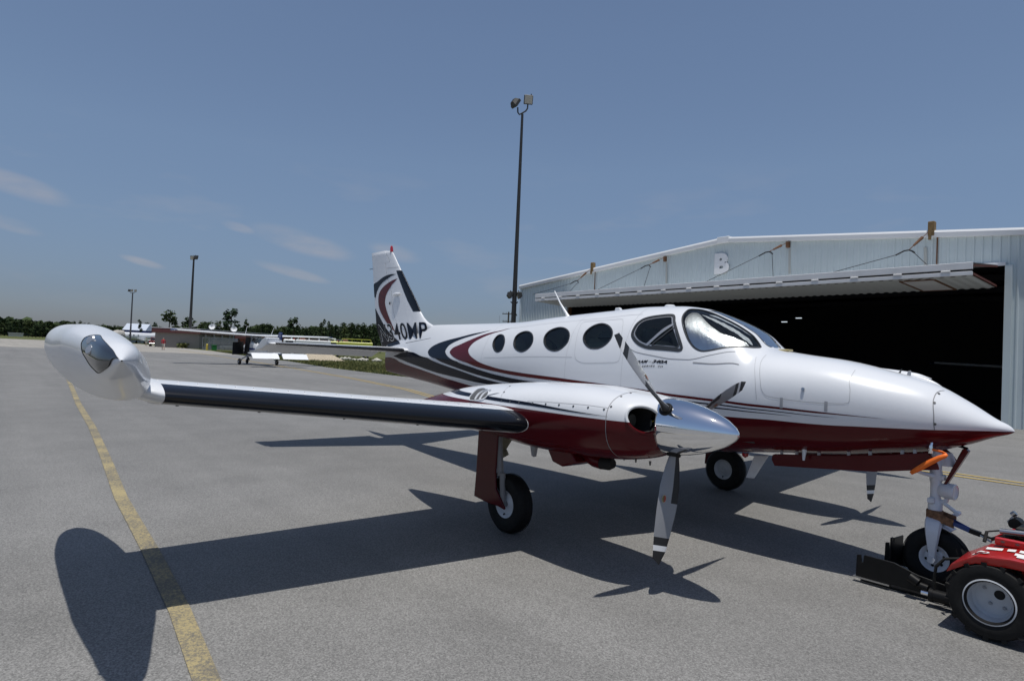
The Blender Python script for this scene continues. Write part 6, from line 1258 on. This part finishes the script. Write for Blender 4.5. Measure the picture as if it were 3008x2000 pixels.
# hedge
V = []; F = []
for q in range(1500):
    t = r.uniform(); x = -150 + 10.5 * t + r.normal(0, .4); y = 24.2 + 2.6 * t + r.normal(0, .35); z = r.uniform(0, 1.0); sz = r.uniform(.10, .22); a = r.normal(size=3); a /= np.linalg.norm(a); w = np.cross(a, r.normal(size=3)); w /= np.linalg.norm(w); k0 = len(V)
    for i, j in ((-1, -1), (1, -1), (1, 1), (-1, 1)): p = a * i + w * j; V.append((x + 148 + p[0] * sz, y - 25 + p[1] * sz, max(z + p[2] * sz, -.02)))
    F.append((k0, k0 + 1, k0 + 2, k0 + 3))
o = mk('hedge', V, F, M_blade_g, None, False, loc=(-148, 25, 0)); tag(o, 'low clipped hedge in front of the cream shed and taupe building', 'hedge')

# ================================================================== small high-wing aeroplane
def light_plane(label, loc, heading, scale, blue, open_door=True):
    root = empty('high_wing_airplane', loc, heading); root.scale = (scale,) * 3; tag(root, label, 'airplane')
    Mw = mat('light_plane_white', (.78, .79, .80), .35, coat=.4); Mb = mat('light_plane_blue', blue, .35, coat=.4); Md = mat('light_plane_window', (.02, .03, .04), .1, coat=.5)
    FT2 = [[-4.7,.98,.82,.03,.9,2,2],[-4.2,1.06,.80,.10,.95,2,2],[-3.0,1.25,.74,.24,1.02,2,2],[-1.6,1.56,.68,.42,1.12,2.2,2.4],[-.9,1.92,.66,.52,1.16,2.4,2.8],[-.3,2.02,.62,.55,1.15,2.5,3],[.5,2.02,.62,.55,1.15,2.5,3],[.95,1.72,.64,.53,1.12,2.4,2.8],[1.2,1.42,.66,.50,1.08,2.4,2.6],[2.0,1.36,.72,.44,1.05,2.4,2.4],[2.35,1.28,.82,.32,1.03,2.2,2.2],[2.42,1.2,.92,.2,1.03,2,2]]
    FL2 = Loft(FT2); mt = two_tone('light_plane_body_paint' + str(blue), (.78, .79, .80), blue, zconst=.90, back=(.02, .02, .02)); V, F, rn = loft_mesh(FL2, np.linspace(-4.7, 2.42, 70), 33, []); F = [tuple(f) for f in F] + [tuple(range(len(V) - rn, len(V)))]
    fu = mk('fuselage', V, F, mt, root, True, 50)
    for sd in (-1, 1):
        band('belly_stripe', FL2.P, [(-3.6, .05), (-2.2, .06), (-1.2, .02), (1.8, .02)], [(-3.6, .0), (-2.2, -.06), (-1.2, -.10), (1.8, -.05)], Mb, fu, 30, 2, .004, sd)
        fan('side_window', FL2.P, closed([(-1.25, .55), (-1.2, .82), (-.85, .95), (-.45, .98), (-.42, .45), (-.8, .45)], 30), Md, fu, 4, .005, sd)
        if not (open_door and sd > 0): fan('door_window', FL2.P, closed([(-.32, .45), (-.30, 1.0), (.4, 1.0), (.75, .75), (.80, .45)], 30), Md, fu, 4, .005, sd)
    rw = [FL2.P(np.full(9, x), np.linspace(.75, 1.5707, 9), .006, -1) for x in (-1.62, -1.35, -1.05, -.85)]; rw = [np.concatenate([a, (a * np.array([1, -1, 1]))[::-1][1:]]) for a in rw]
    mk('rear_window', np.concatenate(rw), grid_faces(4, 17), Md, fu, True, None)
    ws = [FL2.P(np.full(9, x), np.linspace(.55, 1.5707, 9), .006, -1) for x in (.55, .75, .95, 1.15)]; ws = [np.concatenate([a, (a * np.array([1, -1, 1]))[::-1][1:]]) for a in ws]
    mk('windscreen', np.concatenate(ws), grid_faces(4, 17), Md, fu, True, None)
    V = []; A = np.r_[np.linspace(-5.3, -.5, 16), np.linspace(.5, 5.3, 16)]; c, yt = airfoil(.12, 14)
    for a in A:
        ch = np.interp(abs(a), [0, 2.5, 5.3], [1.63, 1.6, 1.15]); lx = .62 - (1.6 - ch) * .3; z = 2.05 + abs(a) * .028
        V += [(lx - cc * ch, a, z + t_ * ch) for cc, t_ in zip(c[::-1], yt[::-1])] + [(lx - cc * ch, a, z - t_ * ch * .6) for cc, t_ in zip(c[1:], yt[1:])]
    k = 2 * len(c) - 1; F = [(i * k + j, (i + 1) * k + j, (i + 1) * k + j + 1, i * k + j + 1) for i in range(len(A) - 1) for j in range(k - 1)]
    w_ = MB(); w_.add(V, F + [tuple(range(k)), tuple(reversed(range((len(A) - 1) * k, len(A) * k)))]); w_.build('wing', Mw, root, ang=50)
    for sd in (-1, 1):
        t_ = MB(); t_.prism([(.50, 2.19), (.2, 2.27), (-.6, 2.22), (-.62, 2.17), (.2, 2.13)], sd * 5.30, sd * 5.52); t_.build('wing_tip', Mb, root, bevel=.03)
        s_ = MB(); s_.prism([(-3.75, .90), (-3.95, .93), (-4.45, .90), (-4.80, .58), (-4.82, .565), (-4.40, .83), (-3.9, .86)], sd * .12, sd * 1.85); s_.build('tailplane', Mw, root, bevel=.015)
        gl_ = MB(); gl_.tube([(-.55, sd * .45, .66), (-.60, sd * .85, .60), (-.62, sd * 1.12, .42), (-.62, sd * 1.25, .24)], [.05, .045, .04, .035], 8); gl_.build('gear_leg', M_foilbr, root)
        wl = empty('wheel', (-.62, sd * 1.30, .22)); wl.parent = root
        mb = MB(); mb.lathe([(.09, -.07), (.16, -.08), (.21, -.05), (.22, 0), (.21, .05), (.16, .08), (.09, .07)], (0, 0, 0), (0, 1, 0), 24); mb.build('tyre', M_rubber, wl); mb = MB(); mb.cyl((0, -.06, 0), (0, .06, 0), .09, n=16); mb.build('rim', M_rim, wl)
        an = MB(); an.tube([(-.35, sd * .9, 2.2), (-.75, sd * .95, 2.72)], [.02, .012], 6); an.build('aerial', M_gwhite, root)
    nl = MB(); nl.cyl((1.75, 0, .75), (1.72, 0, .30), .045, n=10); nl.build('nose_leg', M_foilbr, root)
    wl = empty('wheel', (1.70, 0, .19)); wl.parent = root; mb = MB(); mb.lathe([(.08, -.055), (.14, -.065), (.18, -.04), (.19, 0), (.18, .04), (.14, .065), (.08, .055)], (0, 0, 0), (0, 1, 0), 22); mb.build('tyre', M_rubber, wl)
    fz2 = [(-3.45, 1.12), (-4.15, 2.25), (-4.25, 2.33), (-4.68, 2.30), (-4.62, 1.6), (-4.72, .95)]; f_ = MB(); f_.prism(fz2[:1] + [(-3.87, 1.80)] + [(-4.645, 1.80)] + fz2[4:], -.045, .045); f_.build('fin', Mw, root, bevel=.02)
    f_ = MB(); f_.prism([(-3.87, 1.80), (-4.15, 2.25), (-4.25, 2.33), (-4.68, 2.30), (-4.645, 1.80)], -.042, .042); f_.build('fin_tip', Mb, root, bevel=.02)
    if open_door:
        mb = MB(); mb.prism([(-.05, .66), (-.05, 1.55), (.80, 1.62), (.86, .72)], .55, .60); V_ = [(Matrix.Rotation(-1.25, 3, 'Z') @ (Vector(v) - Vector((.85, .57, 0)))) + Vector((.85, .57, 0)) for v in mb.V]; mb.V = [(.85 + (v.x - .85), v.y, v.z) for v in [Vector(q) for q in V_]]
        mb.V = [tuple(Matrix.Rotation(math.radians(-70) * -1 * -1, 3, 'Z') @ Vector((0, 0, 0)) + Vector(v)) for v in mb.V]; d_ = mb.build('open_door', mat('dark_door_trim', (.012, .013, .014), .6), root, smooth=False)
        mb = MB(); mb.prism([(-.25, .70), (-.28, 1.95), (.55, 1.95), (.82, .72)], .50, .562); mb.build('door_opening', M_dark, root, smooth=False)
    hbp = MB(); hbp.lathe([(.16, 2.42), (.15, 2.55), (.08, 2.68), (.0, 2.72)], (0, 0, 1.04), (1, 0, 0), 20); hbp.V = [v for v in hbp.V]; hbp.build('spinner', Mw, root)
    for s2 in (-1, 1): pb = MB(); pb.box((2.55, s2 * .45 * .5, 1.04 + s2 * .45 * .87), (.02, .10, .92), rot=Matrix.Rotation(-.52 * 1.0, 3, 'X')); pb.build('blade', M_black, root, smooth=False)
    return root
light_plane('small white and blue high wing airplane seen from behind with its door open', (-47.0, 10.95, 0), math.atan2(-.02, -1.0), 1.12, (.012, .035, .16))
light_plane('white high wing airplane parked in the dark inside the hangar', (-.8, 33.0, .012), math.radians(-75), 1.0, (.12, .012, .012), False)

# ================================================================== vehicles and people far off
pk = empty('pickup_truck', (-153.5, 24.0, 0), math.atan2(.25, -1)); tag(pk, 'dark red pickup truck parked nose away beside the white jet', 'pickup truck')
M_truck = mat('dark_red_car_paint', (.16, .012, .015), .3, coat=.6); pk.scale = (1.25,) * 3
mb = MB(); mb.prism([(-2.4, .45), (-2.4, 1.05), (.2, 1.05), (1.0, 1.05), (2.3, .98), (2.5, .8), (2.5, .45)], -.88, .88); mb.build('body', M_truck, pk, bevel=.06)
mb = MB(); mb.prism([(-.75, 1.05), (-.6, 1.62), (.75, 1.66), (1.25, 1.05)], -.78, .78); mb.build('cab', M_truck, pk, bevel=.08)
mb = MB(); mb.prism([(-.78, 1.12), (-.66, 1.55), (-.64, 1.55), (-.76, 1.12)], -.68, .68); mb.build('rear_window', MATS['far_window_glass'], pk, smooth=False)
mb = MB(); mb.box((-2.42, 0, .52), (.12, 1.7, .18), bev=.03); mb.build('bumper', M_steel, pk)
for s2 in (-1, 1):
    mb = MB(); mb.box((-2.41, s2 * .80, .85), (.06, .14, .30)); mb.build('tail_light', M_redlens, pk, smooth=False)
    for x in (-1.55, 1.55):
        w = empty('wheel', (x, s2 * .80, .36)); w.parent = pk; mb = MB(); mb.lathe([(.18, -.11), (.30, -.12), (.36, -.07), (.36, .07), (.30, .12), (.18, .11)], (0, 0, 0), (0, 1, 0), 20); mb.build('tyre', M_rubber, w); mb = MB(); mb.cyl((0, -.09, 0), (0, .09, 0), .18, n=14); mb.build('rim', M_rim, w)
cr_ = empty('parked_car', (-134.5, 34.6, 0), math.atan2(cy, cx)); tag(cr_, 'silver grey car parked behind the chain link fence', 'car'); M_silver = mat('silver_car_paint', (.42, .43, .45), .3, metal=.3, coat=.5)
mb = MB(); mb.prism([(-2.1, .35), (-2.15, .85), (-1.3, .95), (1.0, .95), (2.0, .80), (2.15, .35)], -.85, .85); mb.build('body', M_silver, cr_, bevel=.08)
mb = MB(); mb.prism([(-1.35, .95), (-.8, 1.40), (.4, 1.42), (1.1, .95)], -.72, .72); mb.build('cabin_glass', MATS['far_window_glass'], cr_, bevel=.06)
for s2 in (-1, 1):
    for x in (-1.35, 1.35):
        w = empty('wheel', (x, s2 * .78, .31)); w.parent = cr_; mb = MB(); mb.lathe([(.15, -.10), (.26, -.11), (.31, -.06), (.31, .06), (.26, .11), (.15, .10)], (0, 0, 0), (0, 1, 0), 18); mb.build('tyre', M_rubber, w); mb = MB(); mb.cyl((0, -.09, 0), (0, .09, 0), .15, n=12); mb.build('rim', M_rim, w)

def person(label, loc, yaw, scale, shirt, shorts, stride):
    bm = bmesh.new(); J = [(0, 0, .95), (0, 0, 1.15), (0, 0, 1.38), (0, 0, 1.50), (0, 0, 1.60), (.015, 0, 1.70)]; Rr = [(.15, .11), (.135, .10), (.15, .10), (.06, .06), (.085, .095), (.07, .08)]
    J += [(0, .11, .90), (stride, .11, .50), (stride * .75, .11, .08), (stride * .75 + .14, .11, .03)]; Rr += [(.095, .095), (.06, .06), (.045, .045), (.04, .03)]
    J += [(0, -.11, .90), (-stride, -.11, .50), (-stride * 1.9, -.11, .10), (-stride * 1.9 + .14, -.11, .04)]; Rr += [(.095, .095), (.06, .06), (.045, .045), (.04, .03)]
    J += [(0, .20, 1.40), (-.08, .25, 1.12), (.05, .26, .90), (.09, .26, .82)]; Rr += [(.055, .055), (.045, .045), (.035, .035), (.03, .03)]
    J += [(0, -.20, 1.40), (.06, -.25, 1.12), (.14, -.25, .90), (.17, -.25, .82)]; Rr += [(.055, .055), (.045, .045), (.035, .035), (.03, .03)]
    E = [(0, 1), (1, 2), (2, 3), (3, 4), (4, 5), (0, 6), (6, 7), (7, 8), (8, 9), (0, 10), (10, 11), (11, 12), (12, 13), (2, 14), (14, 15), (15, 16), (16, 17), (2, 18), (18, 19), (19, 20), (20, 21)]
    me = bpy.data.meshes.new('person'); me.from_pydata(J, E, []); o = bpy.data.objects.new('person', me); COL.objects.link(o)
    o.modifiers.new('skin', 'SKIN'); sv = me.skin_vertices[0].data
    for v, q in zip(sv, Rr): v.radius = q
    sv[0].use_root = True; sb = o.modifiers.new('smooth', 'SUBSURF'); sb.levels = 1; sb.render_levels = 1
    m = bpy.data.materials.new('clothes'); m.use_nodes = True; nt = m.node_tree; b = nt.nodes['Principled BSDF']; b.inputs['Roughness'].default_value = .85; t = nt.nodes.new('ShaderNodeTexCoord'); s = nt.nodes.new('ShaderNodeSeparateXYZ'); nt.links.new(t.outputs['Object'], s.inputs[0])
    mr = nt.nodes.new('ShaderNodeMath'); mr.operation = 'DIVIDE'; mr.inputs[1].default_value = 1.85; nt.links.new(s.outputs[2], mr.inputs[0]); cr2 = nt.nodes.new('ShaderNodeValToRGB'); cr2.color_ramp.interpolation = 'CONSTANT'; el = cr2.color_ramp.elements
    el[0].position = 0; el[0].color = (.03, .03, .03, 1); el[1].position = .07; el[1].color = (.40, .25, .18, 1)
    for p, c in ((.26, shorts), (.50, shirt), (.80, (.40, .25, .18)), (.905, (.05, .035, .025))): e = el.new(p); e.color = (*c, 1)
    nt.links.new(mr.outputs[0], cr2.inputs[0]); nt.links.new(cr2.outputs[0], b.inputs['Base Color']); me.materials.append(m)
    o.location = loc; o.rotation_euler = (0, 0, yaw); o.scale = (scale,) * 3; tag(o, label, 'person'); return o
person('person in a red shirt and pale shorts walking away across the apron', (-103.4, 15.55, .004), D2C(-103, 15) + math.pi, 1.12, (.36, .02, .03), (.45, .42, .37), .16)
person('person in a pale green top and light shorts standing by the white jet', (-157.3, 22.8, .004), D2C(-157, 22), 1.1, (.22, .28, .20), (.5, .45, .38), .06)

# white jet with its nose wrapped in a grey cover
jt = empty('parked_jet', (-214, 29.5, 0), math.atan2(24.8 - 37, -208.1 + 216.2) ); tag(jt, 'white jet with its nose wrapped in a grey cover parked at far left', 'airplane')
JL = Loft([[-9, 3.3, 2.2, .4, 2.7, 2, 2], [-6, 3.35, 1.1, 1.05, 2.2, 2, 2], [3.5, 3.35, .95, 1.15, 2.15, 2, 2], [4.2, 3.3, 1.0, 1.1, 2.1, 2, 2]]); V, F, rn = loft_mesh(JL, np.linspace(-9, 4.2, 40), 25, []); mk('fuselage', V, F, M_white, jt)
CL = Loft([[4.1, 3.75, .85, 1.28, 2.2, 2.2, 2.2], [5.6, 3.8, .9, 1.3, 2.2, 2.2, 2.2], [7.4, 3.15, 1.3, .8, 2.1, 2, 2], [8.4, 2.4, 1.75, .25, 2.05, 2, 2]]); V, F, rn = loft_mesh(CL, np.linspace(4.1, 8.4, 26), 25, [])
V = np.array(V) + rng.normal(0, .035, np.array(V).shape); mk('nose_cover', V, F, mat('grey_canvas_cover', (.40, .38, .35), .9), jt)
for sd in (-1, 1):
    for x in (-.6, 1.0, 2.6): fan('cabin_window', JL.P, closed([(x - .2, .15), (x - .2, .42), (x + .2, .42), (x + .2, .15)], 20), MATS['far_window_glass'], jt, 3, .01, sd)
    mb = MB(); mb.prism([(-3.5, 1.1), (-1.0, 1.1), (-2.6, 1.3)], sd * .8, sd * 7.0); mb.build('wing', M_white, jt, bevel=.05)
    mb = MB(); mb.cyl((-2.5, sd * 1.6, 1.1), (-2.5, sd * 1.6, .3), .09, n=8); mb.lathe([(.1, -.12), (.33, -.12), (.36, 0), (.33, .12), (.1, .12)], (-2.5, sd * 1.6, .36), (0, 1, 0), 18); mb.build('main_wheel', M_rubber, jt)
mb = MB(); mb.cyl((5.0, 0, 1.0), (5.0, 0, .3), .08, n=8); mb.lathe([(.1, -.1), (.28, -.1), (.3, 0), (.28, .1), (.1, .1)], (5.0, 0, .3), (0, 1, 0), 18); mb.build('nose_wheel', M_rubber, jt)
mb = MB(); mb.box((5.4, 0, .80), (2.6, 1.5, .35), bev=.1); mb.build('cover_strap', M_black, jt)

# airport fire trucks half hidden by the tailplane
def fire_truck(label, loc, yaw, col, white):
    o = empty('fire_truck', loc, yaw); tag(o, label, 'fire truck'); Mt = mat('fire_truck_' + ('white' if white else 'lime'), col, .35, coat=.5)
    mb = MB(); mb.box((-.6, 0, 1.75), (5.2, 2.3, 1.55), bev=.08); mb.build('body', Mt, o)
    mb = MB(); mb.box((2.9, 0, 1.65), (1.7, 2.3, 1.75), bev=.12); mb.build('cab', Mt, o)
    mb = MB(); mb.box((3.77, 0, 1.95), (.04, 1.9, .75)); mb.box((2.9, -1.16, 1.95), (1.1, .04, .7)); mb.box((2.9, 1.16, 1.95), (1.1, .04, .7)); mb.build('window', MATS['far_window_glass'], o, smooth=False)
    mb = MB(); mb.box((.4, 0, .75), (6.8, 2.1, .4)); mb.build('chassis', M_black, o, smooth=False)
    for s2 in (-1, 1):
        for x in (-2.2, 2.4):
            w = empty('wheel', (x, s2 * 1.0, .55)); w.parent = o; mb = MB(); mb.lathe([(.28, -.17), (.48, -.18), (.55, -.1), (.55, .1), (.48, .18), (.28, .17)], (0, 0, 0), (0, 1, 0), 20); mb.build('tyre', M_rubber, w); mb = MB(); mb.cyl((0, -.16, 0), (0, .16, 0), .30, n=16); mb.build('rim', Mt, w)
        mb = MB(); mb.tube([(-3.0, s2 * 1.0, 2.5), (-2.9, s2 * 1.0, 3.0), (1.5, s2 * 1.0, 3.0), (1.7, s2 * 1.0, 2.5)], .04, 6)
        for x in (-1.5, 0): mb.tube([(x, s2 * 1.0, 2.5), (x, s2 * 1.0, 3.0)], .035, 6)
        mb.build('handrail', Mt, o)
    mb = MB(); mb.cyl((1.0, -.7, 2.62), (1.0, .7, 2.62), .42, n=16); mb.build('hose_reel', mat('pinkish_hose', (.30, .16, .13), .7), o)
    for y in (-.5, .6): mb = MB(); mb.cyl((2.6, y, 2.5), (2.6, y, 2.85), .10, n=10); mb.cyl((2.5, y, 2.85), (3.3, y, 2.98), .09, .07, n=10); mb.lathe([(.12, 0), (.16, .1), (.0, .18)], (3.3, y, 2.98), (1, 0, .1), 12); mb.build('water_cannon', M_trim, o)
    for q in range(3): mb = MB(); mb.box((-2.4 + q * 1.4, -1.16, 1.9), (1.1, .03, 1.0)); mb.build('locker_door', M_wire if white else Mt, o, smooth=False)
    mb = MB(); mb.cyl((2.2, -.9, 2.55), (2.2, -.9, 2.72), .12, n=10); mb.build('beacon', M_redlens, o)
    return o
cyaw = math.atan2(cy, cx)
fire_truck('lime yellow airport fire truck with handrails behind the tailplane', (-88.0, 39.2, 0), cyaw + math.pi + .25, (.48, .50, .06), False)
fire_truck('white airport fire truck with two water cannons behind the tailplane', (-90.5, 33.2, 0), cyaw + math.pi + .35, (.70, .71, .72), True)
